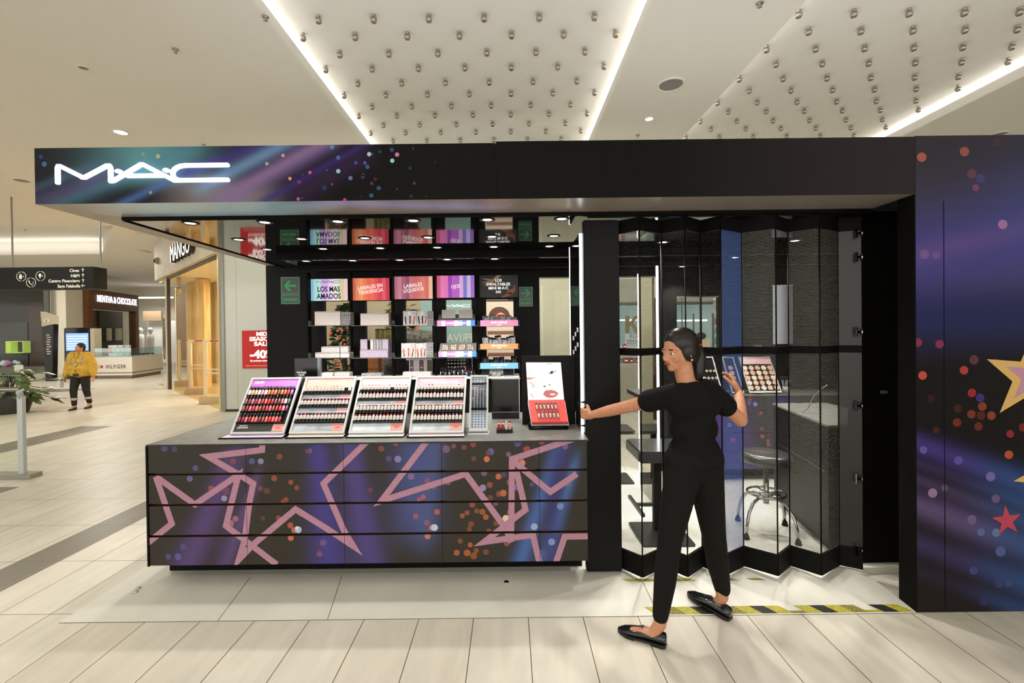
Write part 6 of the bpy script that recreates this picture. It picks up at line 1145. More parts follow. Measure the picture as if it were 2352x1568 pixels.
# ------------------------------------------------------------------ pale glass shopfront with the sale poster
M_PALE = mat('backpainted_glass', C(196, 198, 186), .08, coat=.3, spec=.5)
XG0, YG = -5.84, 9.2
t = thing('glass_shopfront', 'pale backpainted glass shopfront behind the sale poster', 'shopfront', (XG0, YG, 0)); MB().mat(M_PALE).box(.06, .30, 0, .03, .05, ZC - .001).box(.304, 1.9, 0, .03, .05, ZC - .001).box(1.904, 3.6, 0, .03, .05, ZC - .001).build('glass_sheet', t)
MB().mat(mat('grey_steel_edge', C(140, 142, 136), .3, .6)).box(.0, .06, -.02, .04, .0, ZC - .001).build('steel_edge', t); MB().mat(mat('dark_skirting', C(50, 48, 42), .5)).box(.06, 3.6, -.005, .03, 0, .05).build('skirting', t)
A = W(557, 846, YG - .01); B = W(647, 758, YG - .01); t = thing('sale_poster', 'red MID SEASON SALE poster with a big minus 40 on the glass', 'poster', (A.x, YG - .012, A.z)); wd, hh = B.x - A.x, B.z - A.z
MB().mat(mat('sale_red', C(204, 36, 34), .5)).box(0, wd, 0, .006, 0, hh).build('poster_sheet', t); wm = mat('white_ink')
for s_, z_, sz, wq in (('MID', .90, .11, .28), ('SEASON', .77, .11, .62), ('SALE', .64, .11, .40), ('-40%', .36, .22, .62), ('En productos seleccionados', .20, .045, .60)): text('lettering', s_, t, wm, facing((wd * .5, -.001, hh * z_)), sz, wd * wq, .05, .0006)
text('lettering', 'Válido en tiendas participantes hasta agotar stock', t, wm, facing((wd * .5, -.001, hh * .07)), .018, wd * .84, 0, .0004)

# ------------------------------------------------------------------ corner fashion store with white letters
P1, P2 = Vector((-5.90, 9.27, 0)), Vector((-10.5, 13.7, 0)); dr = (P2 - P1).normalized(); nr = Vector((-dr.y, dr.x, 0))     # nr points away from the store? checked below
if nr.y > 0: nr = -nr                                           # outward, to the concourse
LL = (P2 - P1).length
t = thing('fashion_store', 'corner fashion store with white wall letters and a wood-panelled warm interior', 'shop', P1); SM = Matrix((dr, -nr, Vector((0, 0, 1)))).transposed().to_4x4()
def st(m): q = MB(); q.M = SM; return q.mat(m)          # x along the front, y into the store, z up
M_STO = noisy('plaster_fascia', C(206, 198, 178), C(194, 186, 166), (1, 1, 1), .7)
st(M_STO).box(.02, LL + .3, -.12, .10, 3.22, ZC - .001).build('fascia', t); st(mat('bronze_frame', C(60, 50, 38), .4)).box(0.1, LL - .95, -.02, .04, 3.16, 3.22).box(LL - 1.0, LL - .92, -.03, .05, 0, 3.22).build('door_frame', t)
st(mat('champagne_jamb', C(206, 190, 150), .4)).box(LL - .92, LL - .74, -.03, .06, 0, 3.22).box(.02, .12, -.03, .06, 0, 3.22).build('jamb', t)
st(M_GL).box(LL - .74, LL + .2, 0, .012, 0.0, 3.22).build('glass_panel', t); st(M_GL).box(.12, .9, 0, .012, .0, 3.16).build('glass_panel', t)
# letters
text('lettering', 'MANGO', t, mat('letter_white', C(250, 250, 250), .4, emit=(1, 1, 1), es=.5), SM @ Matrix.Translation((2.5, -.24, 3.60)) @ Matrix(((-1, 0, 0, 0), (0, 0, -1, 0), (0, 1, 0, 0), (0, 0, 0, 1))), .62, 2.1, .0, .003)
text('lettering', 'MANGO', t, mat('letter_dark', C(40, 36, 30), .5), SM @ Matrix.Translation((2.5, -.178, 3.60)) @ Matrix(((-1, 0, 0, 0), (0, 0, -1, 0), (0, 1, 0, 0), (0, 0, 0, 1))), .62, 2.1, .0, .055)
st(mat('brown_oval', C(120, 104, 84), .5)).tube([(LL - .34 + .16 * math.cos(a), -.01, 1.45 + .62 * math.sin(a)) for a in [k * math.pi / 12 for k in range(25)]], .012, 6, False).tube([(LL - .44, -.01, 1.0), (LL - .44, -.01, 1.8)], .01, 4).tube([(LL - .26, -.01, 1.1), (LL - .30, -.01, 1.8)], .01, 4).tube([(LL - .34, -.01, 1.2), (LL - .37, -.01, 1.7)], .01, 4).build('oval_logo', t)
st(mat('grey_lettering', C(110, 104, 92), .5)).box(LL - .6, LL - .48, -.004, -.001, .66, .72).box(LL - .4, LL - .3, -.004, -.001, .66, .72).box(LL - .2, LL - .1, -.004, -.001, .66, .72).build('window_caption', t)
# interior: floor, ceiling, back walls, columns of timber boards
st(mat('store_floor', C(216, 186, 132), .12)).box(0.0, LL + 1, .02, 6.5, .002, .006).build('store_floor', t); st(mat('store_ceiling', C(232, 218, 184), .8)).box(0, LL + 1, .1, 6.5, 3.22, 3.26).build('store_ceiling', t)
st(noisy('store_wall', C(232, 222, 198), C(218, 206, 178), (1, 1, 1), .7)).box(0, LL + 1, 6.4, 6.5, .007, 3.219).box(.0, .05, .1, 6.39, .007, 3.219).build('store_wall', t)
M_PINE = noisy('pine_boards', C(222, 190, 130), C(196, 158, 98), (2, 2, .4), .5, ns=3)
M_PINE2 = noisy('pine_boards_pale', C(232, 206, 152), C(210, 176, 120), (2, 2, .4), .5, ns=3)
def post(px, pyb, wpx, label):
    p = F(px, pyb, .007); w_ = wpx * p.y / FPX; o = thing('timber_post', label, 'post', (p.x, p.y, .007), 0, 'timber posts in the fashion store'); MB().mat(M_PINE).box(-w_ / 2, w_ / 2, 0, .3, 0, 3.2).build('post_board', o); MB().mat(M_PINE2).box(-w_ / 2 - .06, -w_ / 2 - .0005, .05, .28, 0, 3.2).build('side_batten', o)
for k, (px, pyb, w_) in enumerate([(435, 878, 6), (443, 880, 6), (452, 884, 6), (463, 890, 17), (485, 876, 6), (493, 878, 6), (501, 880, 6)]): post(px, pyb, w_, f'{"broad" if w_ > 10 else "slim"} pine timber post inside the fashion store, {ORD[k]} from left')
p = F(430, 872, .007); pn = thing('partition_screen', 'tall grey-brown panel at the far side of the fashion store entrance', 'panel', (p.x, p.y, .007)); MB().mat(mat('taupe_panel', C(126, 106, 86), .6)).box(-.55, -.02, .3, .34, .4, 2.9).build('panel_board', pn); MB().mat(mat('champagne_jamb')).box(-.58, -.55, .29, .35, 0, 3.2).build('panel_post', pn)
M_ANT = mat('antenna_cream', C(226, 208, 172), .4)
for k, (px, pyb, wpx, top, lb) in enumerate([(422, 886, 26, 780, 'farthest'), (455, 904, 42, 781, 'middle'), (492, 925, 48, 781, 'nearest')]):
    p = F(px, pyb, .007); s_ = FPX / p.y; w_ = wpx / s_; h_ = W(px, top, p.y).z; o = thing('security_gate', f'cream anti-theft gate at the fashion store entrance, {lb} one', 'security gate', (p.x, p.y, .007), 0, 'anti-theft gates at the store entrance'); q = MB().mat(M_ANT); hw = w_ / 2
    for x in (-hw, hw - .07): q.box(x, x + .07, 0, .05, .16, h_)
    q.box(-hw + .07, hw - .07, 0, .05, h_ - .05, h_).box(-hw + .07, hw - .07, 0, .05, h_ * .52, h_ * .52 + .03).box(-hw + .07, hw - .07, 0, .05, h_ * .46, h_ * .46 + .03).build('gate_frame', o); MB().mat(mat('beige_base', C(196, 170, 130), .4)).box(-hw - .03, hw + .03, -.12, .22, 0, .16).build('base_block', o); MB().mat(mat('red_strip', C(170, 40, 30), .5)).box(-hw * .3, hw * .7, -.003, 0, h_ - .04, h_ - .01).build('red_strip', o)
M_WHT = mat('white_garment', C(236, 228, 212), .8)
for k, (px, pyb) in enumerate([(498, 905), (507, 900)]):
    p = F(px, pyb, .007); o = thing('clothes_rail', f'rail of pale garments inside the fashion store, {["left", "right"][k]} one', 'clothes rail', (p.x, p.y + .3, .007), 0, 'clothes rails in the fashion store'); MB().mat(M_PINE2).box(-.12, -.1, 0, .03, 0, 1.5).box(.1, .12, 0, .03, 0, 1.5).box(-.12, .12, 0, .03, 1.5, 1.53).build('rail_frame', o); MB().mat(M_WHT).prism_y([(-.09, .7), (.09, .7), (.10, 1.35), (.04, 1.48), (-.04, 1.48), (-.10, 1.35)], .0, .1).build('garments', o)
cpt = (P1 + P2) / 2 - nr * 2.4
lamp('store_light', 'AREA', (cpt.x, cpt.y, 3.18), 190, (1, .88, .66), 2.2, 2.2)
lamp('store_light', 'AREA', (cpt.x + 1.2, cpt.y - 1.0, 3.18), 60, (1, .88, .66), 1, 1)
t = thing('track_spot', 'small beige spot on the ceiling inside the fashion store', 'spotlight', W(411, 662, 12.9)); MB().mat(mat('beige_spot', C(176, 156, 120), .5)).tube([(0, 0, 0), (.06, -.1, -.16)], .07, 12).tube([(0, 0, 0), (-.02, .02, .12)], .015, 6).build('spot_head', t); MB().mat(mat('beige_spot')).box(-.06, .02, 0, .06, .12, 3.205 - t.location.z).build('spot_mount', t)
t = thing('camera_dome', 'small round security camera on the corner of the store fascia', 'camera', W(362, 599, 13.3)); MB().mat(mat('cam_body', C(150, 138, 116), .4)).ball((0, 0, 0), .10, 14).box(0, .10, -.03, .03, -.03, .03).build('camera_body', t); MB().mat(mat('cam_lens', C(60, 52, 44), .2)).ball((-.03, -.07, -.01), .045, 10).build('camera_lens', t)

# ------------------------------------------------------------------ hanging wayfinding sign
YS_ = 8.8; A = W(-60, 665, YS_); B = W(214, 612, YS_); t = thing('wayfinding_sign', 'black hanging sign box with Cines, H&M, Centro Financiero and Saga Falabella', 'sign', (B.x, YS_, A.z)); hh = B.z - A.z
MB().mat(mat('sign_charcoal', C(26, 26, 25), .6, spec=.2)).box(-2.4, 0, 0, .30, 0, hh).build('sign_box', t); 
for x in (-.05, -1.8): MB().mat(mat('grey_steel_edge')).box(x, x + .02, .2, .22, hh, ZC - t.location.z).build('hanger_rod', t)
ws = mat('sign_white', C(226, 222, 210), .5); ss = FPX / YS_
def sx_(px): return (px - PX((t.location.x, YS_, t.location.z))[0]) / ss
def sz_(py): return (PX((t.location.x, YS_, t.location.z))[1] - py) / ss
for s_, py, px1 in (('Cines', 621, 183), ('H&M', 633, 184), ('Centro Financiero', 644.5, 184), ('Saga Falabella', 656.5, 185)): text('lettering', s_, t, ws, facing((sx_(px1), -.003, sz_(py))), .082, None, .02, .001, align='RIGHT')
def arrow(px, py, d):
    M = facing((sx_(px), -.003, sz_(py)), rot=d); q = MB(); q.M = M; q.mat(ws); q.box(-.005, .005, -.035, .03, 0, .001)
    for s in (-1, 1): q.add([(0, .038, .001), (s * .03, .008, .001), (s * .024, .001, .001), (0, .026, .001)], [(0, 1, 2, 3)])
    q.build('arrow', t)
for k, py in enumerate((620, 632, 644, 655.5)): arrow(191.5, py, 0 if k < 3 else math.pi / 2)
def ring(px, py, kind_):
    cx, cz = sx_(px), sz_(py); q = MB().mat(ws); q.tube([(cx + .09 * math.cos(a), -.003, cz + .09 * math.sin(a)) for a in [k * math.pi / 14 for k in range(29)]], .0055, 4, False)
    if kind_ == 'wc':
        for dx in (-.03, .0): q.ball((cx + dx, -.003, cz + .035), .011, 8, (1, .3, 1)).box(cx + dx - .011, cx + dx + .011, -.004, -.002, cz - .045, cz + .02)
        q.box(cx - .017, cx - .013, -.004, -.002, cz - .05, cz + .05)
    elif kind_ == 'pin':
        q.add([(cx + .028 * math.cos(a) - .01, -.003, cz + .02 + .028 * math.sin(a)) for a in [math.radians(-30 + 24 * k) for k in range(11)]] + [(cx - .01, -.003, cz - .05)], [tuple(range(12))])
    else: q.tube([(cx - .035, -.004, cz + .035), (cx - .03, -.004, cz - .005), (cx + .0, -.004, cz - .035), (cx + .035, -.004, cz - .045)], [.013, .007, .007, .013], 5)
    q.add([(cx + .03, -.004, cz), (cx + .05, -.004, cz + .018), (cx + .05, -.004, cz - .018)], [(0, 1, 2)]); q.build('pictogram', t)
ring(50, 633, 'wc'); ring(72, 647, 'phone'); ring(94, 632.5, 'pin')

# ------------------------------------------------------------------ dark shop, white column, totem, info screen, brown shop, white kiosk
YD = 18.6; t = thing('dark_shop', 'dark shop window with a lime-green display box at the far left', 'shop', (0, YD, 0))
def pl_(name, px0, py0, px1, py1, y, m, th=.05): A = W(px0, py1, YD + y); B = W(px1, py0, YD + y); return MB().mat(m).box(A.x, B.x, y, y + th, max(0, A.z), B.z).build(name, t)
pl_('back_panel', -160, 612, 99, 858, 1.0, noisy('dark_brown_panel', C(32, 26, 18), C(46, 38, 26), (1, 1, 1), .5, ns=.6)); pl_('wood_panel', 68, 694, 98, 842, .9, mat('dark_walnut', C(64, 40, 20), .5)); pl_('grey_panel', 0, 740, 62, 842, .9, noisy('slate_panel', C(44, 42, 38), C(60, 58, 54), (1, 1, 1), .4, ns=.8)); pl_('window_sill', -160, 842, 103, 862, .3, mat('sill_grey', C(110, 104, 88), .4), .6); pl_('frame_post', 103, 640, 111, 850, -.02, mat('frame_slate', C(80, 82, 76), .5)); pl_('glass_sheet', -160, 612, 103, 858, 0, M_GL, .02)
bx = thing('display_box', 'lime-green framed display box in the dark shop window', 'display box', (0, YD + .5, 0)); A = W(13, 811, YD + .5); B = W(53, 783, YD + .5); lm = mat('lime_box', C(170, 196, 70), .5, emit=C(170, 196, 70), es=.4)
MB().mat(lm).box(A.x, B.x, 0, .3, A.z, A.z + .03).box(A.x, B.x, 0, .3, B.z - .03, B.z).box(A.x, A.x + .22, 0, .3, A.z + .03, B.z - .03).box(B.x - .03, B.x, 0, .3, A.z + .03, B.z - .03).build('box_frame', bx); MB().mat(mat('dark_brown_panel')).box(A.x + .22, B.x - .03, .28, .3, A.z + .03, B.z - .03).build('box_back', bx); MB().mat(mat('dark_brown_panel')).box((A.x + B.x) / 2 - .1, (A.x + B.x) / 2, .301, .38, A.z - .1, B.z).build('box_mount', bx)
shz_ = W(20, 842, YD + .3).z + .003
for k, (px, c_, lb) in enumerate([(5, C(206, 222, 230), 'pale blue plush bundle in the dark shop window, first'), (19, C(214, 130, 200), 'pink plush bundle in the dark shop window, second'), (39, C(190, 208, 212), 'grey-blue plush bundle in the dark shop window, third')]):
    A = W(px, 838, YD + .45); o = thing('plush_bundle', lb, 'plush', (A.x, YD + .45, shz_), 0, 'plush bundles in the dark shop'); q = MB().mat(mat(f'plush_{k}', c_, .8))
    for j in range(5): q.ball((rt.uniform(-.07, .07), rt.uniform(-.05, .05), .085 + .05 * (j % 3)), .082, 10)
    q.build('plush_body', o); MB().mat(mat('card_grey2', C(150, 150, 144), .5)).box(-.06, .06, -.14, -.13, .0, .05).build('price_tag', o)
A = W(33, 854, YD - .04); B = W(53, 838, YD - .04); o = thing('window_card', 'white square card stuck low on the dark shop glass', 'card', (A.x, YD - .04, A.z)); MB().mat(mat('card_white', C(214, 212, 204), .5)).box(0, B.x - A.x, 0, .02, 0, B.z - A.z).build('card_sheet', o); MB().mat(mat('card_grey', C(150, 150, 144), .5)).box(.06, B.x - A.x - .06, -.004, 0, .05, .08).build('card_line', o)
lamp('shop_spot', 'SPOT', (W(12, 720, YD + .6).x, YD + .75, 3.0), 14, (.8, .88, 1), spot=.8, radius=.05); lamp('shop_spot', 'SPOT', (W(46, 720, YD + .6).x, YD + .75, 3.0), 14, (.8, .88, 1), spot=.8, radius=.05)
A = W(110, 860, YD + .2); B = W(150, 640, YD + .2); tag(MB().mat(mat('column_white', C(232, 226, 208), .6)).box(A.x, B.x, YD + .2, YD + 1.0, 0, ZC).build('wall_column'), kind='structure')
# totem
YT = 15.7; t = thing('directory_totem', 'black tapering directory totem with a pale top beside the white column', 'totem', (W(112, 875, YT).x, YT, 0)); ox_ = t.location.x
def tp3(px, py): p = W(px, py, YT); return (p.x - ox_, p.z)
MB().mat(mat('totem_black', C(22, 16, 12), .3)).prism_y([tp3(104.5, 875), tp3(120, 875), tp3(122.5, 744), tp3(96, 750)], 0, .18).build('totem_body', t); MB().mat(mat('totem_top', C(206, 196, 172), .4)).prism_y([tp3(96, 750.3), tp3(122.5, 744.3), tp3(124, 727), tp3(92.5, 715)], .0, .18).build('totem_cap', t)
q = MB().mat(ws); 
for k in range(9): a = tp3(106 + (k % 3), 770 + 5.4 * k); q.box(a[0], a[0] + .12 + .03 * (k % 2), -.004, -.001, a[1], a[1] + .03)
q.build('totem_lines', t); a = tp3(107, 736); MB().mat(mat('totem_disc', C(236, 230, 210), .5)).add([(a[0] + .11 * math.cos(k * math.pi / 10), -.003, a[1] + .08 * math.sin(k * math.pi / 10)) for k in range(20)], [tuple(range(20))]).build('totem_disc', t); text('lettering', 'J', t, mat('totem_black'), facing((a[0], -.006, a[1])), .13, None, .02, .001)
# info screen
YI_ = 16.4; A = W(149, 870, YI_); B = W(207, 752, YI_); t = thing('info_screen', 'tall black information screen showing a pale blue page, behind the guard', 'screen', (A.x, YI_, 0)); wd, hh = B.x - A.x, B.z
q = MB().mat(mat('screen_black', C(28, 28, 28), .25)); r_ = .07; pts = []
for cx_, cz_, a0 in ((wd - r_, hh - r_, 0), (r_, hh - r_, 90)):
    for k in range(5): a = math.radians(a0 + 22.5 * k); pts.append((cx_ + r_ * math.cos(a), cz_ + r_ * math.sin(a)))
pts += [(0, 0), (wd, 0)]; q.prism_y(pts[::-1] if False else pts, 0, .12); q.build('screen_case', t); MB().mat(mat('silver_case', C(190, 180, 158), .4)).box(wd, wd + .14, .0, .3, 0, hh - .03).build('side_case', t)
MB().mat(mat('screen_blue', C(120, 160, 236), .3, emit=C(130, 170, 240), es=1.0)).box(.07, wd - .07, -.004, 0, 1.02, hh - .2).build('display', t); q = MB().mat(mat('screen_line', C(220, 230, 250), .3, emit=C(220, 230, 250), es=.9))
for k in range(6): q.box(.1, wd - .12, -.008, -.005, 1.08 + .09 * k, 1.11 + .09 * k)
q.build('display_lines', t)
# brown shop
a0, a1 = Vector((-18.2, 19.6, 0)), Vector((-19.3, 23.6, 0)); BM_ = noisy('brown_laminate', C(112, 76, 46), C(98, 64, 38), (1, 1, 1), .5, ns=.8); t = thing('brown_shop', 'brown-fronted shop lettered MENTHA & CHOCOLATE in glowing white', 'shop', a0)
e = (a1 - a0).normalized(); no = Vector((e.y, -e.x, 0)); SM2 = Matrix((e, -no, Vector((0, 0, 1)))).transposed().to_4x4(); LB = (a1 - a0).length
def sb(m): q = MB(); q.M = SM2; return q.mat(m)
sb(BM_).box(0, LB, 0, .3, 2.75, 3.6).box(0, .3, 0, .3, 0, 2.75).box(LB - .3, LB, 0, .3, 0, 2.75).build('front_frame', t); MB().mat(noisy('brown_gloss', C(140, 84, 44), C(110, 62, 32), (1, 1, .5), .15, ns=.8)).box(-.95, -.0, -.02, .1, 0, 3.6).build('side_front', t)  # side front: reflections in its glass are put into the lighter brown
sb(noisy('walnut_planks', C(150, 112, 70), C(96, 66, 40), (.4, 1, 6), .5, ns=2)).box(0, LB, .8, .85, 0, 2.75).build('plank_wall', t); sb(mat('dark_brown_panel')).box(LB * .52, LB, .7, .79, 0, 2.75).build('dark_wall', t); sb(mat('white_garment')).box(LB * .6, LB * .66, .5, .6, 1.3, 1.9).box(LB * .78, LB * .88, .5, .6, 1.3, 1.9).build('hanging_clothes', t); sb(M_GL).box(.3, LB - .3, .1, .12, 0, 2.75).build('glass_sheet', t)
MB_ = SM2 @ Matrix.Translation((LB * .54, -.03, 3.2)) @ Matrix(((1, 0, 0, 0), (0, 0, -1, 0), (0, 1, 0, 0), (0, 0, 0, 1)))
text('lettering', 'MENTHA & CHOCOLATE', t, mat('neon_violet_white', (1, 1, 1), emit=(.9, .86, 1), es=1.1), MB_, .42, LB * .80, .03, .01)
lamp('shop_spot', 'SPOT', (a0.x - .3 + e.x * 1.2 - no.x * .9, a0.y + e.y * 1.2 - no.y * .9, 2.7), 50, (1, .85, .6), spot=1.6, radius=.1)
# bright white shop beyond with mannequins
A = W(320, 800, 25.5); B = W(372, 735, 25.5); t = thing('bright_shop', 'bright white shop interior between the brown shop and the fashion store', 'shop', (A.x, 25.5, 0)); wd = B.x - A.x; MB().mat(mat('lit_white_wall', C(246, 244, 238), .6)).box(0, wd + .6, .6, .7, 0, 2.35).build('back_panel', t); MB().mat(mat('taupe_board', C(160, 134, 104), .6)).box(0, wd * .8, .3, .4, 2.35, 2.9).build('taupe_board', t); MB().mat(mat('ceiling_tube', (1, 1, 1), emit=(1, .98, .92), es=4)).box(0, wd + .6, .0, .1, 3.6, 3.68).build('light_tube', t)
for k, px in enumerate((323, 346)):
    A = W(px, 800, 25.2); o = thing('mannequin', f'small glowing white mannequin in the bright shop, {["left", "right"][k]} one', 'mannequin', (A.x, 25.2, 0), 0, 'white mannequins in the bright shop'); MB().mat(mat('mannequin_white', C(246, 244, 240), .5)).lathe([(.14, 0), (.16, .9), (.18, 1.3), (.17, 1.55), (.06, 1.62), (.06, 1.68)], n=12).ball((0, 0, 1.80), .13, 10, (1, 1, 1.25)).build('mannequin_body', o); MB().mat(mat('steel_edge2', C(160, 160, 160), .3, .8)).lathe([(.18, 0), (.18, .02), (0, .02)], n=16).build('stand_plate', o)
lamp('shop_light', 'AREA', (t.location.x + wd / 2, 25.2, 3.3), 60, (1, .98, .94), 2, .5)
# white sunglasses kiosk
t = thing('eyewear_kiosk', 'white island kiosk with a glass rim lettered HILFIGER in the concourse', 'kiosk', (0, 0, 0)); K = [(-14.95, 16.3), (-13.6, 16.3), (-13.95, 18.2), (-14.95, 18.2)]
def grow(d): return [(-14.95, 16.3 - d), (-13.6 + d, 16.3 - d), (-13.95 + d, 18.2), (-14.95, 18.2)]
MB().mat(mat('white_lacquer', C(232, 224, 212), .3)).prism(K, .12, .78).build('white_body', t); MB().mat(mat('grey_kick', C(140, 130, 112), .5)).prism(grow(-.08), 0, .12).build('kick_base', t); MB().mat(mat('brown_line', C(90, 76, 56), .5)).prism(grow(.006), .20, .225).build('base_line', t)
MB().mat(glass('aqua_glass', (.80, .93, .93), .16)).box(-14.95, -13.64, 16.31, 16.32, .78, 1.10).hexa([(-13.62, 16.32, .78), (-13.97, 18.2, .78), (-13.98, 18.2, .78), (-13.63, 16.33, .78)], [(-13.62, 16.32, 1.10), (-13.97, 18.2, 1.10), (-13.98, 18.2, 1.10), (-13.63, 16.33, 1.10)]).build('glass_rim', t); MB().mat(mat('aqua_shelf', C(196, 214, 212), .3)).prism([(-14.9, 16.4), (-13.72, 16.4), (-14.05, 18.1), (-14.9, 18.1)], .7805, .80).build('display_shelf', t)
text('lettering', 'HILFIGER', t, mat('navy_ink', C(40, 40, 56), .5), facing((W(266, 842, 16.3).x, 16.296, W(266, 842, 16.3).z)), .19, .72, .01, .001, spacing=1.25); fx_, fz_ = W(232, 842, 16.3).x, W(232, 842, 16.3).z; fx0 = fx_ - .08
MB().mat(mat('navy_ink')).box(fx0, fx0 + .15, 16.294, 16.298, fz_ + .026, fz_ + .042).box(fx0, fx0 + .15, 16.294, 16.298, fz_ - .042, fz_ - .026).build('logo_bars', t); MB().mat(mat('card_white')).box(fx0, fx0 + .075, 16.294, 16.298, fz_ - .026, fz_ + .026).build('logo_white', t); MB().mat(mat('logo_red', C(190, 30, 50), .5)).box(fx0 + .075, fx0 + .15, 16.294, 16.298, fz_ - .026, fz_ + .026).build('logo_red', t)
EYE_P = None; re_ = random.Random(2)
for k in range(30):
    x = -14.87 + (k % 6) * .17 + re_.uniform(-.01, .01); y = 16.8 + .24 * (k // 6); 
    if EYE_P is None: o = thing('sunglasses', 'x', 'sunglasses', (x, y, .801), 0, 'sunglasses on the white kiosk'); MB().mat(mat('dark_lens', C(30, 34, 44), .1)).box(-.07, -.008, 0, .006, .015, .05).box(.008, .07, 0, .006, .015, .05).build('lenses', o); MB().mat(mat('frame_dark', C(50, 44, 44), .3)).box(-.075, .075, .006, .012, .045, .055).box(-.075, -.07, .012, .12, .045, .05).box(.07, .075, .012, .12, .045, .05).box(-.03, .03, .03, .05, 0, .045).build('frame_body', o); EYE_P = o; remember(o)
    else: o = copy_tree(EYE_P); o.location = (x, y, .801)
    o['label'] = f'tiny pair of sunglasses on the white kiosk, {ORD[k % 6]} from left in the {ORD[k // 6]} row'
for k, (px, c_) in enumerate([(258, C(226, 220, 206)), (268, C(232, 228, 220)), (281, C(214, 214, 196)), (296, C(190, 196, 190))]):
    A = W(px, 800, 16.7); o = thing('paper_carton', f'small white sign box standing on the white kiosk, {ORD[k]} from left', 'box', (A.x, 16.62, .801), 0, 'sign boxes on the white kiosk'); MB().mat(mat(f'carton_{k}', c_, .6)).box(-.08, .08, 0, .08, 0, .40).build('carton_body', o); MB().mat(mat('sale_red') if k == 0 else mat('card_grey')).box(-.07, .07, -.004, 0, .12, .3).build('carton_print', o)
# ------------------------------------------------------------------ glass railing and plant at left
t = thing('glass_railing', 'glass railing with round steel handrail at the left edge', 'railing', (-5.48, 5.07, 0)); MB().mat(M_FRAME).box(-.03, .03, -.02, .02, .05, .92).tube([(0, 0, .90), (.0, -.02, .97), (.03, -.03, 1.0)], .028, 10).build('end_post', t); MB().mat(mat('satin_steel', C(150, 146, 134), .3, .9)).tube([(.03, -.03, 1.0), (-3.2, -.04, .985)], .027, 12).build('handrail', t)
MB().mat(M_GL).box(-3.2, -.02, .01, .022, .05, 1.147).build('glass_sheet', t); MB().mat(mat('stone_base', C(150, 146, 132), .5)).box(-3.2, .13, -.05, .09, 0, .05).build('base_kerb', t); MB().mat(mat('glass_edge', C(150, 170, 160), .2)).box(-3.2, -.02, .010, .022, 1.147, 1.152).build('glass_edge', t)
t = thing('potted_plant', 'leafy green plant in a dark pot behind the glass railing', 'plant', (-10.10, 9.35, 0)); rp2 = random.Random(6); MB().mat(mat('dark_pot', C(46, 42, 36), .6)).lathe([(.28, 0), (.38, .36), (.36, .38), (.0, .36)], (-.25, 0, 0), 18).build('pot', t)
q = MB().mat(noisy('leaf_green', C(46, 70, 34), C(88, 112, 54), (3, 3, 3), .4, coat=.2)); sm_ = MB().mat(mat('stem_brown', C(84, 70, 44), .6))
for k in range(60):
    a = rp2.uniform(0, 6.28); r = rp2.uniform(.1, .66); h = rp2.uniform(.42, .98) - r * .25; c_ = Vector((-.25 + r * math.cos(a) * 1.15, r * math.sin(a) * .6, h)); d = Vector((math.cos(a), math.sin(a) * .6, rp2.uniform(-.9, -.1))).normalized(); s_ = d.cross(Vector((0, 0, 1))).normalized(); up = s_.cross(d) * .04; L_ = rp2.uniform(.2, .34)
    pts = [c_, c_ + d * L_ * .2 + s_ * L_ * .34, c_ + d * L_ * .5 + s_ * L_ * .36, c_ + d * L_ * .55 + s_ * L_ * .2, c_ + d * L_ * .8 + s_ * L_ * .2, c_ + d * L_, c_ + d * L_ * .8 - s_ * L_ * .2, c_ + d * L_ * .55 - s_ * L_ * .2, c_ + d * L_ * .5 - s_ * L_ * .36, c_ + d * L_ * .2 - s_ * L_ * .34]
    mid = c_ + d * L_ * .5 + up; b_ = len(q.v); q.add(pts + [mid], [(10, i, (i + 1) % 10) for i in range(10)], True); sm_.tube([(-.25, 0, .36), (Vector((-.25, 0, .36)) + c_) / 2 + Vector((0, 0, .12)), c_], .008, 5)
q.build('leaves', t); sm_.build('stems', t)
# ------------------------------------------------------------------ people
def capsule(mb, a, b, ra, rb, n=12, sq=None):
    a, b = Vector(a), Vector(b); t = (b - a)
    if t.length < 1e-6: return mb.ball(a, ra, n)
    L = t.length; t.normalize(); ref = Vector((0, 0, 1)) if abs(t.z) < .9 else Vector((1, 0, 0)); u = t.cross(ref).normalized(); v = t.cross(u).normalized(); rings = []
    for k in range(1, 5): g = math.pi / 2 * k / 4; rings.append((a - t * ra * math.cos(g), ra * math.sin(g)))
    for k in range(0, 4): g = math.pi / 2 * k / 4; rings.append((b + t * rb * math.sin(g), rb * math.cos(g)))
    vs = [a - t * ra] + [c + (u * math.cos(2 * math.pi * i / n) + v * math.sin(2 * math.pi * i / n)) * r for c, r in rings for i in range(n)] + [b + t * rb]
    m = len(rings); fs = [(0, 1 + (i + 1) % n, 1 + i) for i in range(n)] + [(1 + j * n + i, 1 + j * n + (i + 1) % n, 1 + (j + 1) * n + (i + 1) % n, 1 + (j + 1) * n + i) for j in range(m - 1) for i in range(n)] + [(1 + (m - 1) * n + i, 1 + (m - 1) * n + (i + 1) % n, len(vs) - 1) for i in range(n)]
    return mb.add(vs, fs, True)
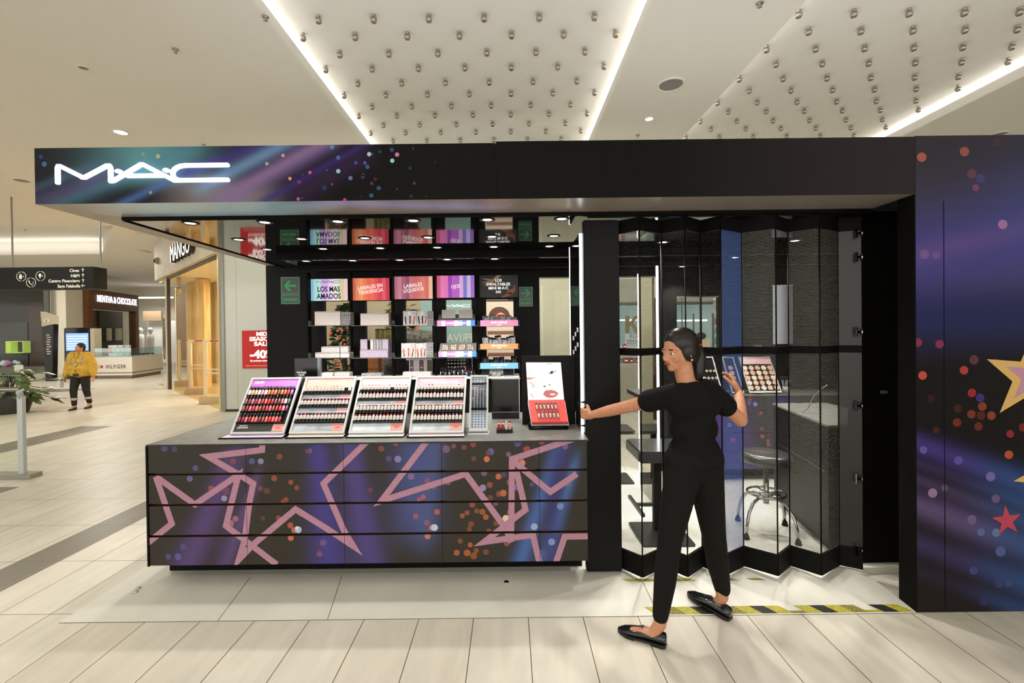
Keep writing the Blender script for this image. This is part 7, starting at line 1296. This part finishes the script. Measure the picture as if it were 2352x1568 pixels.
def flesh(name, parent, m, chains=(), balls=(), voxel=.006, it=6, fac=.5, cut=None):
    """one continuous surface from overlapping tapered limbs: chains of (point, radius), balls of (matrix, radii)"""
    mb = MB().mat(m)
    for ch in chains:
        for (a, ra), (b, rb) in zip(ch, ch[1:]): capsule(mb, a, b, ra, rb)
    for M_, sc in balls:
        old = mb.M; mb.M = M_; mb.ball((0, 0, 0), 1, 20, sc); mb.M = old
    me = mb.mesh('tmp'); o = bpy.data.objects.new('tmp', me); COL.objects.link(o)
    r = o.modifiers.new('r', 'REMESH'); r.mode = 'VOXEL'; r.voxel_size = voxel; r.use_smooth_shade = True
    s = o.modifiers.new('s', 'SMOOTH'); s.iterations = it; s.factor = fac
    dg = bpy.context.evaluated_depsgraph_get(); me2 = bpy.data.meshes.new_from_object(o.evaluated_get(dg)); bpy.data.objects.remove(o); me2.name = name
    if cut:
        bm = bmesh.new(); bm.from_mesh(me2)
        for co, no in cut: bmesh.ops.bisect_plane(bm, geom=bm.verts[:] + bm.edges[:] + bm.faces[:], plane_co=co, plane_no=no, clear_outer=True)
        bm.to_mesh(me2); bm.free()
    me2.materials.clear(); me2.materials.append(m)
    for p in me2.polygons: p.use_smooth = True; p.material_index = 0
    o2 = bpy.data.objects.new(name, me2); COL.objects.link(o2); o2.parent = parent; return o2
def TM(p, R_=None, s=1): M_ = Matrix.Translation(p); return M_ @ (R_.to_4x4() if R_ else Matrix()) @ Matrix.Scale(s, 4)
def head_balls(M, k=1.0):
    """head facing local -Y, centre between the ears; M places it"""
    L = [((0, .012, .030), (.074, .092, .085)), ((0, -.012, -.020), (.062, .078, .080)), ((0, -.035, -.062), (.043, .045, .042)), ((0, -.060, -.085), (.022, .020, .018)), ((0, -.088, -.022), (.012, .018, .022)), ((0, -.094, -.034), (.014, .013, .011)),
         ((.030, -.068, .012), (.024, .016, .012)), ((-.030, -.068, .012), (.024, .016, .012)), ((.036, -.055, -.030), (.024, .022, .022)), ((-.036, -.055, -.030), (.024, .022, .022)), ((0, -.080, -.054), (.020, .012, .010)),
         ((.074, .010, -.008), (.008, .018, .030)), ((-.074, .010, -.008), (.008, .018, .030))]
    return [(M @ Matrix.Translation(Vector(c) * k), tuple(r * k for r in sc)) for c, sc in L]
def face_bits(parent, M, k=1.0, brow=None):
    def E(nm, c, sc, m): q = MB().mat(m); q.M = M; q.ball(Vector(c) * k, k, 12, sc); return q.build(nm, parent)
    for s in (-1, 1):
        e = E('eye', (s * .030, -.074, -.002), (.013, .009, .008), mat('eye_white', C(226, 220, 212), .3)); q = MB().mat(mat('iris_brown', C(40, 24, 16), .2)); q.M = M; q.ball(Vector((s * .031, -.081, -.002)) * k, k, 10, (.0055, .004, .006)); q.build('iris', e)
        E('eyebrow', (s * .031, -.080, .018), (.017, .006, .0035), brow or mat('hair_black', C(22, 16, 13), .5))
    E('lips', (0, -.0895, -.056), (.021, .007, .0075), mat('lip_skin', C(150, 70, 62), .4))
def hand_chains(w, f, n, s, k=1.0, curl=.6, thumb=1):
    """palm and five fingers: w wrist, f along the fingers, n out of the palm, s towards the thumb"""
    w, f, n, s = Vector(w), Vector(f).normalized(), Vector(n).normalized(), Vector(s).normalized(); ch = []
    for o_, r in ((-.024, .012), (-.008, .013), (.010, .013), (.024, .012)): ch.append([(w + s * o_ * .55 * k, .016 * k), (w + (f * .045 + s * o_ * .9) * k, .0145 * k), (w + (f * .082 + s * o_ * 1.0) * k, .011 * k)])
    for o_, Ls in ((-.030, (.030, .020, .017)), (-.010, (.036, .025, .020)), (.010, (.038, .027, .021)), (.029, (.034, .023, .019))):
        p = w + (f * .084 + s * o_) * k; a = curl * .35; pts = [(p, .0092 * k)]
        for j, l in enumerate(Ls): d = f * math.cos(a) + n * math.sin(a); p = p + d * l * k; pts.append((p, (.0086 - .0009 * j) * k)); a += curl
        ch.append(pts)
    p0 = w + (f * .018 + s * .022) * k; p1 = p0 + (f * .030 + s * .026 + n * .012) * k; p2 = p1 + (f * .028 + s * .008 + n * .014) * k; p3 = p2 + (f * .022 + n * .010) * k
    ch.append([(p0, .014 * k), (p1, .0115 * k), (p2, .0095 * k), (p3, .0082 * k)]); return ch
SKIN = noisy('skin', C(198, 142, 108), C(188, 130, 98), (30, 30, 30), .5, ns=2); HAIR = noisy('dark_hair', C(18, 13, 11), C(32, 22, 18), (8, 8, 60), .38, ns=3); TEE = noisy('black_cotton', C(13, 12, 12), C(18, 17, 17), (60, 60, 60), .85, ns=3, spec=.2); TRO = noisy('black_trouser', C(16, 13, 12), C(22, 18, 17), (60, 60, 60), .8, ns=3, spec=.2)
SHOE = mat('patent_leather', C(20, 22, 24), .16, coat=.6); SOLE = mat('shoe_sole', C(18, 17, 17), .5)
def shoe(parent, heel, toe, k=1.0, m=None, studs=True, lift=0.0):
    """low shoe from heel to toe on the ground; returns nothing"""
    heel, toe = Vector(heel), Vector(toe); f = (toe - heel); L = f.length; f.normalize(); up = Vector((0, 0, 1)); up = (up - f * up.dot(f)).normalized(); r = f.cross(up); R_ = Matrix((r, f, up)).transposed().to_4x4(); R_.translation = heel; g = MB().mat(m or SHOE); g.M = R_; n = 18; secs = []
    for t_, w_, h_, zb in ((-.03, .018, .050, .022), (.0, .030, .064, .018), (.10, .034, .068, .018), (.25, .034, .066, .016), (.42, .036, .062, .014), (.58, .041, .052, .012), (.75, .042, .040, .012), (.88, .034, .032, .013), (.97, .018, .024, .014), (1.01, .004, .016, .015)): secs.append([(w_ * k * math.cos(2 * math.pi * i / n), t_ * L, (zb + (h_ - zb) * (.5 + .5 * math.sin(2 * math.pi * i / n))) * 1.0) for i in range(n)])
    vs = [p for s_ in secs for p in s_]; g.add(vs, [(j * n + i, j * n + (i + 1) % n, (j + 1) * n + (i + 1) % n, (j + 1) * n + i) for j in range(len(secs) - 1) for i in range(n)], True); g.f += [list(range(n))[::-1]]; g.m.append(0); g.sm.append(True)
    o = g.build('shoe', parent); q = MB().mat(SOLE); q.M = R_; out = [(w_ * k, t_ * L) for t_, w_ in ((-.02, .022), (.05, .032), (.25, .034), (.45, .037), (.62, .042), (.78, .042), (.92, .028), (1.01, .008))]
    q.prism([(w_, y_) for w_, y_ in out] + [(-w_, y_) for w_, y_ in out[::-1]], .008, .018).prism([(w_, y_) for w_, y_ in out[:3]] + [(-w_, y_) for w_, y_ in out[:3][::-1]], 0, .008).prism([(w_, y_) for w_, y_ in out[4:]] + [(-w_, y_) for w_, y_ in out[4:][::-1]], 0, .008); q.build('sole', o)
    if studs:
        st_ = MB().mat(M_SILV); st_.M = R_
        for s_ in (-1, 1):
            for j in range(9): tt = .02 + .052 * j; st_.ball((s_ * .0335 * k, tt * L, .050 + .0 * j), .0024, 6)
            for j in range(4): st_.ball((s_ * .026 * k, (.58 + .03 * j) * L, .046 - .002 * j), .0022, 6)
        st_.build('studs', o)
        lc = MB().mat(mat('shoe_lace', C(40, 44, 46), .3)); lc.M = R_
        for j in range(3): lc.tube([(-.018, (.46 + .05 * j) * L, .060 - .004 * j), (0, (.47 + .05 * j) * L, .068 - .005 * j), (.018, (.46 + .05 * j) * L, .060 - .004 * j)], .003, 6)
        lc.build('laces', o)
    return o
# --- the woman at the shutter
wm_ = thing('person', 'person in black T-shirt and trousers striding left, drawing the folding shutter', 'person', (0, 0, 0))
HM_ = Matrix.Translation((.905, 2.42, 1.475)) @ Matrix.Rotation(math.radians(-68), 4, 'Z') @ Matrix.Rotation(math.radians(6), 4, 'X')
LS, RS = Vector((.875, 2.405, 1.245)), Vector((1.085, 2.46, 1.255)); LE, RE = Vector((.672, 2.60, 1.150)), Vector((1.272, 2.50, 1.085)); LW, RW_ = Vector((.500, 2.795, 1.068)), Vector((1.345, 2.66, 1.215))
LH, RH = Vector((.915, 2.405, .84)), Vector((1.045, 2.445, .84)); LK, RK = Vector((.822, 2.345, .50)), Vector((1.10, 2.46, .475)); LA, RA = Vector((.742, 2.275, .105)), Vector((1.165, 2.50, .105))
fl_ = (Vector((.452, 2.885, 1.062)) - LW).normalized(); fr_ = Vector((-.02, .62, .78)).normalized()
ch = [[((.955, 2.425, 1.27), .052), ((.935, 2.42, 1.34), .048), ((.92, 2.42, 1.42), .050)], [(LS, .050), ((.975, 2.43, 1.255), .065), (RS, .050)], [((.98, 2.43, 1.20), .10), ((.98, 2.43, 1.02), .078), ((.98, 2.425, .90), .075)],
      [(LS, .045), (LE, .036)], [(LE, .036), ((LE + LW) / 2, .034), (LW, .0235)], [(RS, .045), (RE, .037)], [(RE, .037), ((RE + RW_) / 2, .034), (RW_, .0235)], [(LH, .070), (LK, .050), (LA, .032)], [(RH, .070), (RK, .050), (RA, .032)],
      [(LA, .030), (LA + Vector((-.03, .012, -.055)), .028), (LA + Vector((-.12, .06, -.070)), .018)], [(RA, .030), (RA + Vector((-.015, .03, -.055)), .028), (RA + Vector((-.06, .10, -.065)), .018)]]
ch += hand_chains(LW, fl_, (.86, .5, 0), (0, 0, 1), .95, .75) + hand_chains(RW_, fr_, (-.9, .35, -.2), (-.6, -.5, .45), .95, .55)
flesh('body', wm_, SKIN, ch, head_balls(HM_, .98), .0048, 3)
face_bits(wm_, HM_, .98)
flesh('t_shirt', wm_, TEE, [[(LS + Vector((.01, 0, .004)), .062), ((.965, 2.428, 1.262), .072), ((.99, 2.43, 1.262), .072), (RS + Vector((-.01, 0, .004)), .062)], [((.93, 2.415, 1.19), .098), ((1.03, 2.44, 1.19), .100)], [((.945, 2.42, 1.06), .092), ((1.02, 2.438, 1.06), .094)], [((.94, 2.418, .93), .098), ((1.025, 2.435, .93), .102)], [((.935, 2.415, .86), .106), ((1.03, 2.44, .86), .110)], [((.98, 2.43, 1.24), .10), ((.98, 2.43, 1.05), .10), ((.98, 2.43, .86), .11)],
      [(LS, .062), (LS.lerp(LE, .52), .064)], [(RS, .062), (RS.lerp(RE, .50), .062)], [((.955, 2.425, 1.29), .060), ((.96, 2.426, 1.25), .08)]], (), .007, 6,
      cut=[((0, 0, .800), (0, 0, -1)), (LS.lerp(LE, .62), (LE - LS).normalized()), ] and [((0, 0, .800), (0, 0, -1)), ((.952, 2.425, 1.315), (-.1, 0, 1))])
flesh('trousers', wm_, TRO, [[(LH + Vector((.0, 0, .05)), .100), (RH + Vector((0, 0, .05)), .104)], [(LH, .098), (LH.lerp(LK, .5), .080), (LK, .062), (LK.lerp(LA, .5), .056), (LA + Vector((.004, .0, .045)), .040)], [(RH, .100), (RH.lerp(RK, .5), .082), (RK, .064), (RK.lerp(RA, .5), .058), (RA + Vector((0, 0, .045)), .043)]], (), .007, 6, cut=[((0, 0, .118), (0, 0, -1))])
hb = [(HM_ @ Matrix.Translation((0, .022, .040)), (.083, .096, .088)), (HM_ @ Matrix.Translation((0, .055, -.005)), (.072, .062, .085)), (HM_ @ Matrix.Translation((0, .115, .030)), (.034, .034, .034)), (HM_ @ Matrix.Translation((.058, .02, -.002)), (.024, .05, .055)), (HM_ @ Matrix.Translation((-.058, .02, -.002)), (.024, .05, .055))]
pt = [HM_ @ Vector(p) for p in ((0, .115, .02), (.0, .135, -.05), (.0, .12, -.13), (0, .10, -.20))]
flesh('hair', wm_, HAIR, [[(pt[0], .032), (pt[1], .038), (pt[2], .036), (pt[3], .018)]], hb, .006, 5)
MB().mat(mat('red_tie', C(150, 40, 36), .5)).ball(tuple(pt[0]), .036, 12, (1, 1, .5)).build('hair_tie', wm_)
q = MB().mat(M_SILV); e_ = HM_ @ Vector((.076, .012, -.045)); q.ball(tuple(e_), .007, 8); q.build('earring', wm_)
shoe(wm_, (.765, 2.262, .001), (.560, 2.385, .001), .98); shoe(wm_, (1.185, 2.462, .003), (1.040, 2.668, .0235), .98)

# --- the guard
def walker(label, ox, oy, hgt, face_deg, top, topm, trm, skin, hairm, stride=.5, puffy=1.0, extras=True, shoes=True):
    k = hgt / 1.70; t_ = thing('person', label, 'person', (ox, oy, 0), math.radians(face_deg))
    def P(x, y, z): return Vector((x, y, z)) * k
    ls, rs = P(-.17, 0, 1.38), P(.17, 0, 1.38); le, re2 = P(-.27, .03, 1.10), P(.27, .02, 1.10); lw, rw = P(-.31, -.03, .86), P(.31, -.05, .86); lh, rh = P(-.09, 0, .88), P(.09, 0, .88); lk, rk = P(-.10, -.10, .49), P(.10, .03, .48); la, ra = P(-.10, -.08, .09), P(.10, .14, .11)
    Hd = Matrix.Translation(P(0, -.01, 1.575)) @ Matrix.Rotation(math.radians(-28), 4, 'Z')
    ch = [[(P(0, 0, 1.38), .055 * k), (P(0, 0, 1.50), .05 * k)], [(ls, .05 * k), (P(0, 0, 1.37), .08 * k), (rs, .05 * k)], [(P(0, 0, 1.28), .12 * k), (P(0, 0, 1.05), .11 * k), (P(0, 0, .92), .12 * k)], [(ls, .045 * k), (le, .038 * k), (lw, .025 * k)], [(rs, .045 * k), (re2, .038 * k), (rw, .025 * k)], [(lh, .09 * k), (lk, .058 * k), (la, .036 * k)], [(rh, .09 * k), (rk, .058 * k), (ra, .036 * k)], [(la, .034 * k), (la + P(0, -.12, -.05), .024 * k)], [(ra, .034 * k), (ra + P(0, -.11, -.06), .024 * k)]]
    ch += hand_chains(lw, (-.1, -.2, -1), (.9, -.1, 0), (0, -1, .2), k, .35) + hand_chains(rw, (.1, -.2, -1), (-.9, -.1, 0), (0, -1, .2), k, .35)
    flesh('body', t_, skin, ch, head_balls(Hd, 1.02 * k), .0065, 3); face_bits(t_, Hd, 1.02 * k)
    f_ = puffy
    flesh(top, t_, topm, [[(ls, .085 * k * f_), (P(0, 0, 1.36), .12 * k), (rs, .085 * k * f_)], [(P(-.09, 0, 1.22), .14 * k * f_), (P(.09, 0, 1.22), .14 * k * f_)], [(P(-.09, 0, 1.05), .15 * k * f_), (P(.09, 0, 1.05), .15 * k * f_)], [(P(-.08, 0, .97), .14 * k * f_), (P(.08, 0, .97), .14 * k * f_)], [(ls, .085 * k * f_), (le, .080 * k * f_), (lw + P(0, 0, .03), .052 * k * f_)], [(rs, .085 * k * f_), (re2, .080 * k * f_), (rw + P(0, 0, .03), .052 * k * f_)]], (), .010, 5)
    flesh('trousers', t_, trm, [[(lh + P(0, 0, .05), .12 * k), (rh + P(0, 0, .05), .12 * k)], [(lh, .115 * k), (lk, .078 * k), (la + P(0, 0, .05), .055 * k)], [(rh, .115 * k), (rk, .078 * k), (ra + P(0, 0, .05), .055 * k)]], (), .009, 5)
    flesh('hair', t_, hairm, (), [(Hd @ Matrix.Translation(P(0, .024, .042)), (.088 * k, .098 * k, .092 * k)), (Hd @ Matrix.Translation(P(0, .07, .0)), (.07 * k, .05 * k, .085 * k))], .009, 4)
    if shoes: shoe(t_, la + P(0, .05, -.089), la + P(0, -.19, -.089), 1.05 * k, mat('work_boot', C(40, 38, 36), .5), False); shoe(t_, ra + P(0, .05, -.109), ra + P(0, -.18, -.109), 1.05 * k, mat('work_boot'), False)
    return t_, P, k
M_JACK = noisy('yellow_jacket', C(206, 166, 60), C(188, 146, 44), (6, 6, 6), .6, ns=3); M_REFL = mat('reflective_band', C(176, 170, 160), .4)
gd, P_, k_ = walker('guard in a yellow jacket and dark trousers walking through the concourse towards us', -9.22, 9.72, 1.42, 12, 'jacket', M_JACK, mat('guard_trousers', C(32, 24, 22), .8), SKIN, mat('hair_black'), puffy=1.22)
q = MB().mat(M_REFL)
for s_ in (-1, 1): q.tube([P_(s_ * .115, -.158, z) for z in (1.34, 1.28, 1.16)], .016 * k_, 6)
q.build('reflective_strips', gd)
q = MB().mat(mat('lanyard', C(60, 40, 34), .6)).tube([P_(-.06, -.13, 1.46), P_(0.0, -.175, 1.24), P_(.06, -.13, 1.46)], .007 * k_, 5).tube([P_(.0, -.172, 1.24), P_(.0, -.172, .95)], .006 * k_, 5); q.build('lanyard', gd); MB().mat(M_REFL).box(-.03 * k_, .03 * k_, -.182 * k_, -.176 * k_, 1.13 * k_, 1.2 * k_).build('badge', gd); MB().mat(mat('belt_pouch', C(24, 22, 22), .4)).box(-.07 * k_, .05 * k_, -.16 * k_, -.12 * k_, .86 * k_, .95 * k_).build('belt_pouch', gd)
for nm_, (x_, y_, z_) in (('left', (-.10, -.085, .27)), ('right', (.10, .09, .27))): MB().mat(M_REFL).lathe([(.074 * k_, -.02), (.074 * k_, .03)], tuple(P_(x_, y_, z_)), 16).build('ankle_band', gd)
gh = Matrix.Rotation(math.radians(12), 3, 'Z') @ P_(-.31, -.05, .74); t = thing('drink_bottle', 'small pale drink bottle hanging from the hand of the guard', 'bottle', (gd.location.x + gh.x - .05, gd.location.y + gh.y - .02, gh.z - .13)); MB().mat(mat('bottle_pale', C(210, 206, 196), .3)).lathe([(0, 0), (.03, 0), (.032, .09), (.014, .12), (.014, .14)], n=14).build('bottle_body', t); MB().mat(mat('belt_pouch')).lathe([(.016, .14), (.016, .155), (0, .156)], n=12).build('bottle_cap', t)
# --- the person glimpsed through the third slot
walker('person in a mottled grey coat glimpsed through the third slot of the back wall', -1.18, 5.62, 1.86, -160, 'coat', noisy('mottled_coat', C(120, 116, 104), C(66, 66, 62), (9, 9, 9), .9, ns=3), MATS['mottled_coat'], mat('skin'), mat('hair_black'), extras=False)
